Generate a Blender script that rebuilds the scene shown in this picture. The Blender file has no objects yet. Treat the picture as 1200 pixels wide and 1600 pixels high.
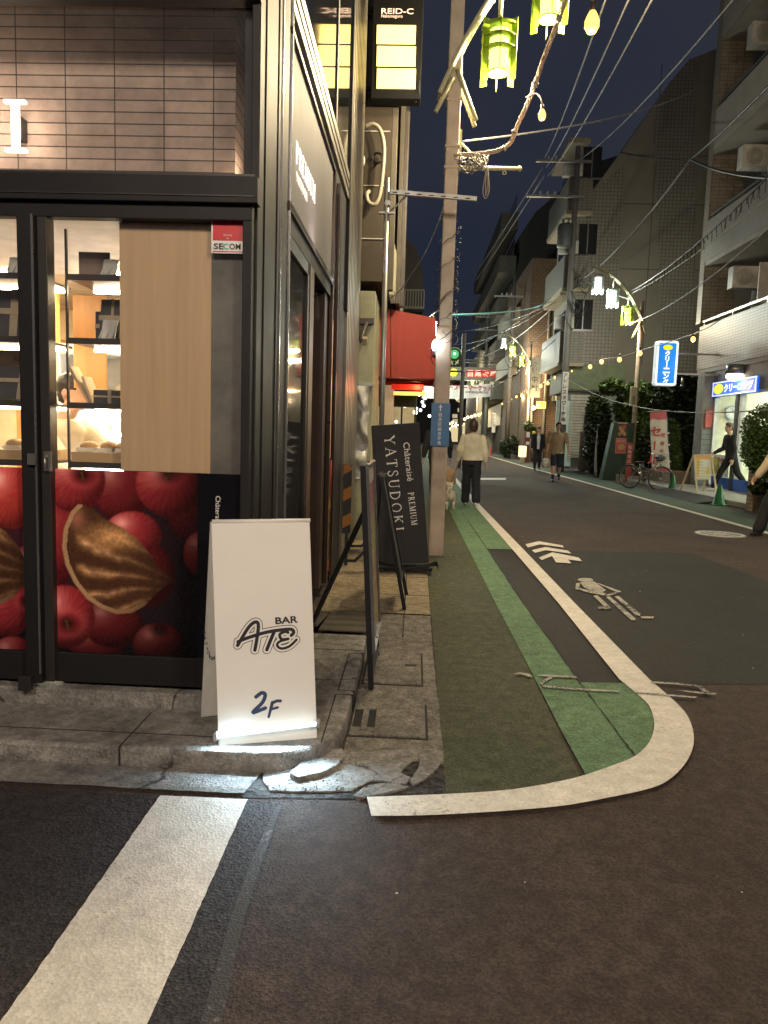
import bpy, bmesh, math, random
import numpy as np
from mathutils import Vector, Matrix, noise as mnoise
random.seed(7)
R = math.radians
S = bpy.context.scene
COL = S.collection
# ------------------------------------------------------------------ camera
CAM_H = 1.42
F = 1155.0                                   # focal length in photo pixels (1200x1600)
rho = R(1.8); th = math.atan(126.5/1155); yaw = math.atan(46.05/(1155/math.cos(th)))
_fh = np.array([-math.sin(yaw), math.cos(yaw), 0]); _r0 = np.array([math.cos(yaw), math.sin(yaw), 0]); _up = np.array([0, 0, 1.])
_f = math.cos(th)*_fh - math.sin(th)*_up; _u0 = math.cos(th)*_up + math.sin(th)*_fh
_r = math.cos(rho)*_r0 + math.sin(rho)*_u0; _u = -math.sin(rho)*_r0 + math.cos(rho)*_u0
_C = np.array([0, 0, CAM_H])
cam_data = bpy.data.cameras.new('camera')
cam = bpy.data.objects.new('camera', cam_data); COL.objects.link(cam)
cam.matrix_world = Matrix(((_r[0], _u[0], -_f[0], 0), (_r[1], _u[1], -_f[1], 0), (_r[2], _u[2], -_f[2], CAM_H), (0, 0, 0, 1)))
cam_data.sensor_fit = 'VERTICAL'; cam_data.sensor_height = 36; cam_data.sensor_width = 27
cam_data.lens = F*36/1600
cam_data.clip_start = 0.05; cam_data.clip_end = 2000
S.camera = cam
# ------------------------------------------------------------------ world, sun, exposure
W = bpy.data.worlds.new('World'); S.world = W; W.use_nodes = True
wn = W.node_tree; bg = wn.nodes['Background']
sky = wn.nodes.new('ShaderNodeTexSky'); sky.sky_type = 'NISHITA'; sky.sun_disc = False
SUN_EL, SUN_AZ = R(-4.0), R(200)
sky.sun_elevation = SUN_EL; sky.sun_rotation = SUN_AZ; sky.ozone_density = 2.0; sky.dust_density = 2.0
tc = wn.nodes.new('ShaderNodeTexCoord'); nz = wn.nodes.new('ShaderNodeTexNoise'); nz.inputs['Scale'].default_value = 2.2; nz.inputs['Detail'].default_value = 4
wn.links.new(tc.outputs['Generated'], nz.inputs['Vector'])
cr = wn.nodes.new('ShaderNodeValToRGB'); cr.color_ramp.elements[0].position = .3; cr.color_ramp.elements[0].color = (.075, .105, .21, 1)
cr.color_ramp.elements[1].position = .75; cr.color_ramp.elements[1].color = (.20, .21, .25, 1)      # low cloud lit by the town
wn.links.new(nz.outputs['Fac'], cr.inputs['Fac'])
mx = wn.nodes.new('ShaderNodeMix'); mx.data_type = 'RGBA'; mx.blend_type = 'ADD'; mx.inputs[0].default_value = 1
wn.links.new(sky.outputs[0], mx.inputs[6]); wn.links.new(cr.outputs[0], mx.inputs[7])
wn.links.new(mx.outputs[2], bg.inputs['Color'])
bg.inputs['Strength'].default_value = 0.042
sd = bpy.data.lights.new('sun', 'SUN'); sd.energy = 0.02; sd.angle = R(15); sd.color = (1, .93, .85)
sun = bpy.data.objects.new('sun', sd); COL.objects.link(sun); sun.rotation_euler = (R(60), 0, R(160))
S.view_settings.view_transform = 'Standard'; S.view_settings.look = 'None'; S.view_settings.gamma = 1; S.view_settings.use_curve_mapping = False
EXPO = 2.0; S.view_settings.exposure = EXPO; EK = 1/2**EXPO
S.cycles.max_bounces = 6; S.cycles.transparent_max_bounces = 12; S.cycles.sample_clamp_indirect = 4; S.cycles.use_denoising = True
S.cycles.caustics_reflective = False; S.cycles.caustics_refractive = False; S.cycles.blur_glossy = 1.0

# pixel of the photograph -> point in the place (on the ground, on a plane across or along the street)
def _ray(x, y): return F*_f + (x-600)*_r - (y-800)*_u
def G(x, y, z=0.): d = _ray(x, y); return _C + d*(z-CAM_H)/d[2]
def PY(x, y, Y): d = _ray(x, y); return _C + d*Y/d[1]
def PX(x, y, X): d = _ray(x, y); return _C + d*X/d[0]

# ------------------------------------------------------------------ mesh builder
def V3(p): return Vector((float(p[0]), float(p[1]), float(p[2])))
class MB:
    def __init__(s): s.v = []; s.f = []; s.m = []; s.cur = 0; s.smooth = set()
    def _add(s, vs, fs, smooth=False):
        b = len(s.v); s.v += [tuple(float(c) for c in p) for p in vs]
        for f in fs:
            if smooth: s.smooth.add(len(s.f))
            s.f.append(tuple(b+i for i in f)); s.m.append(s.cur)
        return s
    def quad(s, a, b, c, d): return s._add([a, b, c, d], [(0, 1, 2, 3)])
    def poly(s, pts, z=None):
        if z is not None: pts = [(p[0], p[1], z) for p in pts]
        return s._add(pts, [tuple(range(len(pts)))])
    def box(s, x0, x1, y0, y1, z0, z1):
        if x0 > x1: x0, x1 = x1, x0
        if y0 > y1: y0, y1 = y1, y0
        if z0 > z1: z0, z1 = z1, z0
        vs = [(x, y, z) for z in (z0, z1) for y in (y0, y1) for x in (x0, x1)]
        return s._add(vs, [(0, 2, 3, 1), (4, 5, 7, 6), (0, 1, 5, 4), (2, 6, 7, 3), (0, 4, 6, 2), (1, 3, 7, 5)])
    def cbox(s, c, sx, sy, sz, rz=0, rx=0, ry=0):
        M = Matrix.Translation(V3(c)) @ Matrix.Rotation(rz, 4, 'Z') @ Matrix.Rotation(rx, 4, 'X') @ Matrix.Rotation(ry, 4, 'Y')
        vs = [M @ Vector((x*sx/2, y*sy/2, z*sz/2)) for z in (-1, 1) for y in (-1, 1) for x in (-1, 1)]
        return s._add(vs, [(0, 2, 3, 1), (4, 5, 7, 6), (0, 1, 5, 4), (2, 6, 7, 3), (0, 4, 6, 2), (1, 3, 7, 5)])
    def prism(s, pts, z0, z1):                 # outline (x, y) going counter-clockwise, extruded in z
        n = len(pts); vs = [(p[0], p[1], z0) for p in pts] + [(p[0], p[1], z1) for p in pts]
        return s._add(vs, [tuple(range(n-1, -1, -1)), tuple(range(n, 2*n))] + [(i, (i+1) % n, n+(i+1) % n, n+i) for i in range(n)])
    def prismX(s, pts, x0, x1):                # outline (y, z) extruded in x
        n = len(pts); vs = [(x0, p[0], p[1]) for p in pts] + [(x1, p[0], p[1]) for p in pts]
        return s._add(vs, [tuple(range(n-1, -1, -1)), tuple(range(n, 2*n))] + [(i, (i+1) % n, n+(i+1) % n, n+i) for i in range(n)])
    def prismY(s, pts, y0, y1):                # outline (x, z) extruded in y
        n = len(pts); vs = [(p[0], y0, p[1]) for p in pts] + [(p[0], y1, p[1]) for p in pts]
        return s._add(vs, [tuple(range(n)), tuple(range(2*n-1, n-1, -1))] + [(i, n+i, n+(i+1) % n, (i+1) % n) for i in range(n)])
    def tube(s, pts, r, n=8, caps=True, smooth=True):
        pts = [V3(p) for p in pts]; k = len(pts); rs = r if isinstance(r, (list, tuple)) else [r]*k
        vs = []; up = None
        for i, p in enumerate(pts):
            d = (pts[min(i+1, k-1)] - pts[max(i-1, 0)])
            if d.length < 1e-9: d = Vector((0, 0, 1))
            d.normalize()
            if up is None: up = Vector((0, 0, 1)) if abs(d.z) < .9 else Vector((0, 1, 0))
            a = d.cross(up)
            if a.length < 1e-4: a = d.cross(Vector((1, 0, 0)))
            a.normalize(); b = a.cross(d).normalized(); up = b
            vs += [p + (a*math.cos(2*math.pi*j/n) + b*math.sin(2*math.pi*j/n))*rs[i] for j in range(n)]
        fs = [(i*n+j, i*n+(j+1) % n, (i+1)*n+(j+1) % n, (i+1)*n+j) for i in range(k-1) for j in range(n)]
        s._add(vs, fs, smooth)
        if caps:
            b = len(s.v)-len(vs)
            for q in (tuple(b+j for j in range(n-1, -1, -1)), tuple(b+(k-1)*n+j for j in range(n))): s.f.append(q); s.m.append(s.cur)
        return s
    def cyl(s, p0, p1, r0, r1=None, n=16): return s.tube([p0, p1], [r0, r0 if r1 is None else r1], n)
    def ell(s, c, rx, ry=None, rz=None, M=None, nu=14, nv=9):
        ry = rx if ry is None else ry; rz = rx if rz is None else rz; c = V3(c)
        vs = []
        for i in range(nv+1):
            a = math.pi*i/nv
            for j in range(nu):
                b = 2*math.pi*j/nu; p = Vector((rx*math.sin(a)*math.cos(b), ry*math.sin(a)*math.sin(b), rz*math.cos(a)))
                vs.append(c + (M @ p if M else p))
        return s._add(vs, [(i*nu+j, (i+1)*nu+j, (i+1)*nu+(j+1) % nu, i*nu+(j+1) % nu) for i in range(nv) for j in range(nu)], True)
    def torus(s, c, R_, r, axis='y', n=28, m=8, a0=0, a1=2*math.pi):
        c = V3(c); vs = []; full = abs(a1-a0-2*math.pi) < 1e-6; k = n if full else n+1
        for i in range(k):
            a = a0+(a1-a0)*i/n
            for j in range(m):
                b = 2*math.pi*j/m; q = R_+r*math.cos(b); h = r*math.sin(b)
                if axis == 'y': p = (q*math.cos(a), h, q*math.sin(a))
                elif axis == 'z': p = (q*math.cos(a), q*math.sin(a), h)
                else: p = (h, q*math.cos(a), q*math.sin(a))
                vs.append(c+Vector(p))
        return s._add(vs, [(i*m+j, ((i+1) % k)*m+j, ((i+1) % k)*m+(j+1) % m, i*m+(j+1) % m) for i in range(n) for j in range(m)], True)
    def lathe(s, prof, c=(0, 0, 0), n=20):      # profile (r, z)
        vs = [(c[0]+r*math.cos(2*math.pi*j/n), c[1]+r*math.sin(2*math.pi*j/n), c[2]+z) for r, z in prof for j in range(n)]
        return s._add(vs, [(i*n+j, i*n+(j+1) % n, (i+1)*n+(j+1) % n, (i+1)*n+j) for i in range(len(prof)-1) for j in range(n)], True)
    def loft(s, rings, smooth=True):
        n = len(rings[0]); k = len(rings); vs = [p for r in rings for p in r]
        s._add(vs, [(i*n+j, i*n+(j+1) % n, (i+1)*n+(j+1) % n, (i+1)*n+j) for i in range(k-1) for j in range(n)], smooth)
        b = len(s.v)-len(vs)
        for q in (tuple(b+j for j in range(n-1, -1, -1)), tuple(b+(k-1)*n+j for j in range(n))): s.f.append(q); s.m.append(s.cur)
        return s
    def merge(s, vs, fs, M=None):
        return s._add([M @ Vector(p) if M else p for p in vs], fs)

ROOTM = {}
def mesh_of(name, mb, inv=None):
    me = bpy.data.meshes.new(name)
    vs = mb.v
    if inv is not None: vs = [tuple(inv @ Vector(p)) for p in vs]
    me.from_pydata(vs, [], mb.f)
    if mb.smooth:
        a = [i in mb.smooth for i in range(len(mb.f))]; me.polygons.foreach_set('use_smooth', a)
    if any(mb.m): me.polygons.foreach_set('material_index', mb.m)
    me.update(); return me
def link(name, me, mats, parent=None, bevel=0):
    o = bpy.data.objects.new(name, me); COL.objects.link(o)
    for m in (mats if isinstance(mats, (list, tuple)) else [mats]):
        if m: me.materials.append(m)
    if parent is not None: o.parent = parent
    if bevel:
        b = o.modifiers.new('bevel', 'BEVEL'); b.width = bevel; b.segments = 2; b.limit_method = 'ANGLE'; b.angle_limit = R(40)
    return o
def thing(name, label, cat, loc=(0, 0, 0), rz=0, group=None, world=True, kind=None):
    o = bpy.data.objects.new(name, None); COL.objects.link(o); o.empty_display_size = .1
    o.location = V3(loc); o.rotation_euler = (0, 0, rz); o['label'] = label; o['category'] = cat
    if group: o['group'] = group
    if kind: o['kind'] = kind
    ROOTM[o.name] = (Matrix.Translation(V3(loc)) @ Matrix.Rotation(rz, 4, 'Z')).inverted() if world else None
    return o
def top_of(o):
    while o.parent is not None: o = o.parent
    return o
def part(name, mb, mats, parent, bevel=0, label=None):
    """a part (mesh built in world coordinates when its thing says so)"""
    inv = ROOTM.get(top_of(parent).name)
    o = link(name, mesh_of(name, mb, inv), mats, parent, bevel)
    if label: o['label'] = label
    return o
def single(name, mb, mats, label, cat, group=None, bevel=0):
    o = link(name, mesh_of(name, mb), mats, None, bevel); o['label'] = label; o['category'] = cat
    if group: o['group'] = group
    return o
def struct(name, mb, mats, kind='structure', bevel=0, label=None):
    o = link(name, mesh_of(name, mb), mats, None, bevel); o['kind'] = kind
    if label: o['label'] = label
    return o
def dup(o, loc=None, rz=None, label=None, parent=None, scale=None):
    c = o.copy(); COL.objects.link(c); c.parent = parent
    if loc is not None: c.location = V3(loc)
    if rz is not None: c.rotation_euler = (0, 0, rz)
    if scale is not None: c.scale = (scale,)*3 if not isinstance(scale, tuple) else scale
    if label: c['label'] = label
    for ch in list(o.children): dup(ch, parent=c)
    return c
def point_light(name, loc, power, color, size=.08, parent=None):
    d = bpy.data.lights.new(name, 'POINT'); d.energy = power; d.color = color; d.shadow_soft_size = size
    o = bpy.data.objects.new(name, d); COL.objects.link(o); o.location = V3(loc); o.parent = parent
    if parent is not None:
        inv = ROOTM.get(top_of(parent).name)
        if inv is not None: o.location = inv @ V3(loc)
    return o
def area_light(name, loc, target, power, color, sx, sy, parent=None):
    d = bpy.data.lights.new(name, 'AREA'); d.energy = power; d.color = color; d.shape = 'RECTANGLE'; d.size = sx; d.size_y = sy
    o = bpy.data.objects.new(name, d); COL.objects.link(o); o.location = V3(loc)
    o.rotation_euler = (V3(target)-V3(loc)).to_track_quat('-Z', 'Y').to_euler()
    return o

# ------------------------------------------------------------------ materials
def _n(nt, t, **kw):
    n = nt.nodes.new(t)
    for k, v in kw.items():
        if k in n.inputs.keys(): n.inputs[k].default_value = v
        else: setattr(n, k, v)
    return n
def _c(c): return (c[0], c[1], c[2], 1)
def newmat(name):
    m = bpy.data.materials.new(name); m.use_nodes = True; return m, m.node_tree, m.node_tree.nodes['Principled BSDF']
MATS = {}
def mat(name, col, rough=.6, metal=0., var=.12, scale=6., bump=0., bscale=60., emit=None, es=0., spec=.5, col2=None, det=5., coat=0., stretch=None):
    """plain surface with procedural variation of colour and roughness"""
    if name in MATS: return MATS[name]
    m, nt, P = newmat(name)
    tc = _n(nt, 'ShaderNodeTexCoord'); src = tc.outputs['Object']
    if stretch:
        mp = _n(nt, 'ShaderNodeMapping'); mp.inputs['Scale'].default_value = stretch; nt.links.new(src, mp.inputs['Vector']); src = mp.outputs[0]
    nz = _n(nt, 'ShaderNodeTexNoise', Scale=scale, Detail=det, Roughness=.6); nt.links.new(src, nz.inputs['Vector'])
    a = _c(col); b = _c(col2) if col2 else _c([c*(1-var*1.6) for c in col]); a = _c([min(1, c*(1+var)) for c in col]) if not col2 else a
    mr = _n(nt, 'ShaderNodeMapRange'); mr.inputs['From Min'].default_value = .3; mr.inputs['From Max'].default_value = .7; nt.links.new(nz.outputs['Fac'], mr.inputs['Value'])
    mx = _n(nt, 'ShaderNodeMix', data_type='RGBA'); mx.inputs[6].default_value = a; mx.inputs[7].default_value = b
    nt.links.new(mr.outputs[0], mx.inputs[0]); nt.links.new(mx.outputs[2], P.inputs['Base Color'])
    rr = _n(nt, 'ShaderNodeMapRange'); rr.inputs['To Min'].default_value = max(.02, rough-.08); rr.inputs['To Max'].default_value = min(1, rough+.08)
    nt.links.new(nz.outputs['Fac'], rr.inputs['Value']); nt.links.new(rr.outputs[0], P.inputs['Roughness'])
    P.inputs['Metallic'].default_value = metal; P.inputs['Specular IOR Level'].default_value = spec; P.inputs['Coat Weight'].default_value = coat
    if bump:
        n2 = _n(nt, 'ShaderNodeTexNoise', Scale=bscale, Detail=4.); nt.links.new(src, n2.inputs['Vector'])
        bp = _n(nt, 'ShaderNodeBump', Strength=bump, Distance=.01); nt.links.new(n2.outputs['Fac'], bp.inputs['Height']); nt.links.new(bp.outputs[0], P.inputs['Normal'])
    if emit: P.inputs['Emission Color'].default_value = _c(emit); P.inputs['Emission Strength'].default_value = es
    MATS[name] = m; return m
def emat(name, col, s, hide_light=False):
    """something that gives off light: slight unevenness in the panel"""
    s = s*EK
    if name in MATS: return MATS[name]
    m, nt, P = newmat(name); P.inputs['Base Color'].default_value = _c([c*.5 for c in col])
    tc = _n(nt, 'ShaderNodeTexCoord'); nz = _n(nt, 'ShaderNodeTexNoise', Scale=3.); nt.links.new(tc.outputs['Object'], nz.inputs['Vector'])
    mr = _n(nt, 'ShaderNodeMapRange'); mr.inputs['To Min'].default_value = s*.85; mr.inputs['To Max'].default_value = s*1.15
    nt.links.new(nz.outputs['Fac'], mr.inputs['Value']); nt.links.new(mr.outputs[0], P.inputs['Emission Strength'])
    P.inputs['Emission Color'].default_value = _c(col); MATS[name] = m; return m
def tilemat(name, c1, c2, mortar, bw, bh, ms=.004, offset=0., rough=.6, bump=.5, noisev=.2, off=(0, 0)):
    """bricks or tiles laid in the wall's own metres, whatever way the wall faces"""
    if name in MATS: return MATS[name]
    m, nt, P = newmat(name)
    tc = _n(nt, 'ShaderNodeTexCoord'); sp = _n(nt, 'ShaderNodeSeparateXYZ'); nt.links.new(tc.outputs['Object'], sp.inputs[0])
    ge = _n(nt, 'ShaderNodeNewGeometry'); sn = _n(nt, 'ShaderNodeSeparateXYZ'); nt.links.new(ge.outputs['Normal'], sn.inputs[0])
    ab = _n(nt, 'ShaderNodeMath', operation='ABSOLUTE'); nt.links.new(sn.outputs[0], ab.inputs[0])
    gt = _n(nt, 'ShaderNodeMath', operation='GREATER_THAN'); gt.inputs[1].default_value = .7; nt.links.new(ab.outputs[0], gt.inputs[0])
    mu = _n(nt, 'ShaderNodeMix'); nt.links.new(gt.outputs[0], mu.inputs[0]); nt.links.new(sp.outputs[0], mu.inputs[2]); nt.links.new(sp.outputs[1], mu.inputs[3])
    az = _n(nt, 'ShaderNodeMath', operation='ABSOLUTE'); nt.links.new(sn.outputs[2], az.inputs[0])
    gz = _n(nt, 'ShaderNodeMath', operation='GREATER_THAN'); gz.inputs[1].default_value = .7; nt.links.new(az.outputs[0], gz.inputs[0])
    mv = _n(nt, 'ShaderNodeMix'); nt.links.new(gz.outputs[0], mv.inputs[0]); nt.links.new(sp.outputs[2], mv.inputs[2]); nt.links.new(sp.outputs[1], mv.inputs[3])
    cb = _n(nt, 'ShaderNodeCombineXYZ'); nt.links.new(mu.outputs[0], cb.inputs[0]); nt.links.new(mv.outputs[0], cb.inputs[1])
    mp = _n(nt, 'ShaderNodeMapping'); mp.inputs['Location'].default_value = (off[0], off[1], 0); nt.links.new(cb.outputs[0], mp.inputs['Vector'])
    br = _n(nt, 'ShaderNodeTexBrick', offset=offset, offset_frequency=2, squash=1.); br.inputs['Scale'].default_value = 1
    br.inputs['Brick Width'].default_value = bw; br.inputs['Row Height'].default_value = bh; br.inputs['Mortar Size'].default_value = ms; br.inputs['Mortar Smooth'].default_value = .15
    br.inputs['Color1'].default_value = _c(c1); br.inputs['Color2'].default_value = _c(c2); br.inputs['Mortar'].default_value = _c(mortar)
    nt.links.new(mp.outputs[0], br.inputs['Vector'])
    nz = _n(nt, 'ShaderNodeTexNoise', Scale=9., Detail=8., Roughness=.7); nt.links.new(tc.outputs['Object'], nz.inputs['Vector'])
    mr = _n(nt, 'ShaderNodeMapRange'); mr.inputs['To Min'].default_value = 1-noisev*1.6; mr.inputs['To Max'].default_value = 1+noisev; mr.inputs['From Min'].default_value = .25; mr.inputs['From Max'].default_value = .75
    nt.links.new(nz.outputs['Fac'], mr.inputs['Value'])
    vm = _n(nt, 'ShaderNodeVectorMath', operation='SCALE'); nt.links.new(br.outputs['Color'], vm.inputs[0]); nt.links.new(mr.outputs[0], vm.inputs['Scale'])
    nt.links.new(vm.outputs[0], P.inputs['Base Color']); P.inputs['Roughness'].default_value = rough
    bp = _n(nt, 'ShaderNodeBump', Strength=bump, Distance=.004); ad = _n(nt, 'ShaderNodeMath', operation='MULTIPLY_ADD'); ad.inputs[1].default_value = -1.; 
    nt.links.new(br.outputs['Fac'], ad.inputs[0]); nt.links.new(nz.outputs['Fac'], ad.inputs[2]); nt.links.new(ad.outputs[0], bp.inputs['Height']); nt.links.new(bp.outputs[0], P.inputs['Normal'])
    MATS[name] = m; return m
def groundmat(name, c1, c2, speck=.25, rough=.8, bump=.6, fine=260., wear=None, wearcol=None, crack=None, big=1.3, stain=.25, hole=None):
    """asphalt, paint, concrete: large soft patches, fine aggregate, optional worn spots and cracks"""
    if name in MATS: return MATS[name]
    m, nt, P = newmat(name); L = nt.links.new
    tc = _n(nt, 'ShaderNodeTexCoord'); o = tc.outputs['Object']
    n1 = _n(nt, 'ShaderNodeTexNoise', Scale=big, Detail=8., Roughness=.6); L(o, n1.inputs['Vector'])
    m1 = _n(nt, 'ShaderNodeMapRange'); m1.inputs['From Min'].default_value = .35; m1.inputs['From Max'].default_value = .65; L(n1.outputs['Fac'], m1.inputs['Value'])
    mx = _n(nt, 'ShaderNodeMix', data_type='RGBA'); mx.inputs[6].default_value = _c(c1); mx.inputs[7].default_value = _c(c2); L(m1.outputs[0], mx.inputs[0])
    vo = _n(nt, 'ShaderNodeTexVoronoi', Scale=fine*.45); L(o, vo.inputs['Vector'])
    sv = _n(nt, 'ShaderNodeSeparateXYZ'); L(vo.outputs['Color'], sv.inputs[0])
    m2 = _n(nt, 'ShaderNodeMapRange'); m2.inputs['To Min'].default_value = 1-speck; m2.inputs['To Max'].default_value = 1+speck; L(sv.outputs[0], m2.inputs['Value'])
    n3 = _n(nt, 'ShaderNodeTexNoise', Scale=14., Detail=6.); L(o, n3.inputs['Vector'])
    m3 = _n(nt, 'ShaderNodeMapRange'); m3.inputs['From Min'].default_value = .3; m3.inputs['From Max'].default_value = .7; m3.inputs['To Min'].default_value = 1-stain; m3.inputs['To Max'].default_value = 1+stain*.5; L(n3.outputs['Fac'], m3.inputs['Value'])
    mm = _n(nt, 'ShaderNodeMath', operation='MULTIPLY'); L(m2.outputs[0], mm.inputs[0]); L(m3.outputs[0], mm.inputs[1])
    vm = _n(nt, 'ShaderNodeVectorMath', operation='SCALE'); L(mx.outputs[2], vm.inputs[0]); L(mm.outputs[0], vm.inputs['Scale'])
    colout = vm.outputs[0]
    n4 = _n(nt, 'ShaderNodeTexNoise', Scale=fine, Detail=3.); L(o, n4.inputs['Vector'])
    hgt = n4.outputs['Fac']
    if wear is not None:
        n5 = _n(nt, 'ShaderNodeTexNoise', Scale=55., Detail=9., Roughness=.75); L(o, n5.inputs['Vector'])
        n6 = _n(nt, 'ShaderNodeTexNoise', Scale=3., Detail=3.); L(o, n6.inputs['Vector'])
        sm = _n(nt, 'ShaderNodeMath', operation='MULTIPLY_ADD'); sm.inputs[1].default_value = .45; L(n6.outputs['Fac'], sm.inputs[0]); L(n5.outputs['Fac'], sm.inputs[2])
        m5 = _n(nt, 'ShaderNodeMapRange'); m5.inputs['From Min'].default_value = wear; m5.inputs['From Max'].default_value = wear+.05; L(sm.outputs[0], m5.inputs['Value'])
        wx = _n(nt, 'ShaderNodeMix', data_type='RGBA'); wx.inputs[7].default_value = _c(wearcol); L(m5.outputs[0], wx.inputs[0]); L(colout, wx.inputs[6]); colout = wx.outputs[2]
    if crack:
        nd = _n(nt, 'ShaderNodeTexNoise', Scale=3., Detail=5.); L(o, nd.inputs['Vector'])
        va = _n(nt, 'ShaderNodeVectorMath', operation='MULTIPLY_ADD'); va.inputs[1].default_value = (.35, .35, .35); L(nd.outputs['Color'], va.inputs[0]); L(o, va.inputs[2])
        vc = _n(nt, 'ShaderNodeTexVoronoi', feature='DISTANCE_TO_EDGE', Scale=crack); L(va.outputs[0], vc.inputs['Vector'])
        m6 = _n(nt, 'ShaderNodeMapRange'); m6.inputs['From Min'].default_value = .004; m6.inputs['From Max'].default_value = .014; m6.inputs['To Min'].default_value = .25; L(vc.outputs['Distance'], m6.inputs['Value'])
        n7 = _n(nt, 'ShaderNodeTexNoise', Scale=2.); L(o, n7.inputs['Vector'])
        m7 = _n(nt, 'ShaderNodeMapRange'); m7.inputs['From Min'].default_value = .47; m7.inputs['From Max'].default_value = .53; L(n7.outputs['Fac'], m7.inputs['Value'])
        mxx = _n(nt, 'ShaderNodeMath', operation='MAXIMUM'); L(m6.outputs[0], mxx.inputs[0]); L(m7.outputs[0], mxx.inputs[1])
        v2 = _n(nt, 'ShaderNodeVectorMath', operation='SCALE'); L(colout, v2.inputs[0]); L(mxx.outputs[0], v2.inputs['Scale']); colout = v2.outputs[0]
    L(colout, P.inputs['Base Color']); P.inputs['Roughness'].default_value = rough; P.inputs['Specular IOR Level'].default_value = .35
    ad = _n(nt, 'ShaderNodeMath', operation='ADD'); L(hgt, ad.inputs[0]); L(vo.outputs['Distance'], ad.inputs[1])
    bp = _n(nt, 'ShaderNodeBump', Strength=bump, Distance=.006); L(ad.outputs[0], bp.inputs['Height']); L(bp.outputs[0], P.inputs['Normal'])
    MATS[name] = m; return m
def woodmat(name, c1, c2, axis='Z', rough=.45, sc=1.):
    if name in MATS: return MATS[name]
    m, nt, P = newmat(name); L = nt.links.new
    tc = _n(nt, 'ShaderNodeTexCoord'); mp = _n(nt, 'ShaderNodeMapping'); L(tc.outputs['Object'], mp.inputs['Vector'])
    s = {'X': (.6, 12, 12), 'Y': (12, .6, 12), 'Z': (12, 12, .6)}[axis]; mp.inputs['Scale'].default_value = [q*sc for q in s]
    nz = _n(nt, 'ShaderNodeTexNoise', Scale=2.2, Detail=8., Roughness=.65, Distortion=.6); L(mp.outputs[0], nz.inputs['Vector'])
    mr = _n(nt, 'ShaderNodeMapRange'); mr.inputs['From Min'].default_value = .3; mr.inputs['From Max'].default_value = .7; L(nz.outputs['Fac'], mr.inputs['Value'])
    mx = _n(nt, 'ShaderNodeMix', data_type='RGBA'); mx.inputs[6].default_value = _c(c1); mx.inputs[7].default_value = _c(c2); L(mr.outputs[0], mx.inputs[0]); L(mx.outputs[2], P.inputs['Base Color'])
    P.inputs['Roughness'].default_value = rough; bp = _n(nt, 'ShaderNodeBump', Strength=.15, Distance=.003); L(nz.outputs['Fac'], bp.inputs['Height']); L(bp.outputs[0], P.inputs['Normal'])
    MATS[name] = m; return m
def glassmat(name='clear_glass', tint=(1, 1, 1), ior=1.5, dirt=.03):
    if name in MATS: return MATS[name]
    m, nt, P = newmat(name); L = nt.links.new; out = nt.nodes['Material Output']
    tr = _n(nt, 'ShaderNodeBsdfTransparent'); tr.inputs[0].default_value = _c(tint)
    gl = _n(nt, 'ShaderNodeBsdfGlossy'); gl.inputs['Roughness'].default_value = .01
    lw = _n(nt, 'ShaderNodeLayerWeight', Blend=.5); pw = _n(nt, 'ShaderNodeMath', operation='POWER'); pw.inputs[1].default_value = 5; L(lw.outputs['Facing'], pw.inputs[0]); fr = _n(nt, 'ShaderNodeMath', operation='MULTIPLY_ADD'); fr.inputs[1].default_value = .93; fr.inputs[2].default_value = .05; L(pw.outputs[0], fr.inputs[0]); mx = _n(nt, 'ShaderNodeMixShader'); L(fr.outputs[0], mx.inputs[0]); L(tr.outputs[0], mx.inputs[1]); L(gl.outputs[0], mx.inputs[2])
    tc = _n(nt, 'ShaderNodeTexCoord'); nz = _n(nt, 'ShaderNodeTexNoise', Scale=7., Detail=6.); L(tc.outputs['Object'], nz.inputs['Vector'])
    mr = _n(nt, 'ShaderNodeMapRange'); mr.inputs['To Min'].default_value = 0; mr.inputs['To Max'].default_value = dirt*2; L(nz.outputs['Fac'], mr.inputs['Value'])
    df = _n(nt, 'ShaderNodeBsdfDiffuse'); df.inputs[0].default_value = (.6, .6, .6, 1)
    m2 = _n(nt, 'ShaderNodeMixShader'); L(mr.outputs[0], m2.inputs[0]); L(mx.outputs[0], m2.inputs[1]); L(df.outputs[0], m2.inputs[2]); L(m2.outputs[0], out.inputs[0])
    MATS[name] = m; return m
def vcolmat(name, rough=.3, coat=0., spec=.5):
    if name in MATS: return MATS[name]
    m, nt, P = newmat(name); a = _n(nt, 'ShaderNodeVertexColor', layer_name='print'); nt.links.new(a.outputs[0], P.inputs['Base Color'])
    P.inputs['Roughness'].default_value = rough; P.inputs['Specular IOR Level'].default_value = spec; MATS[name] = m; return m
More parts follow.
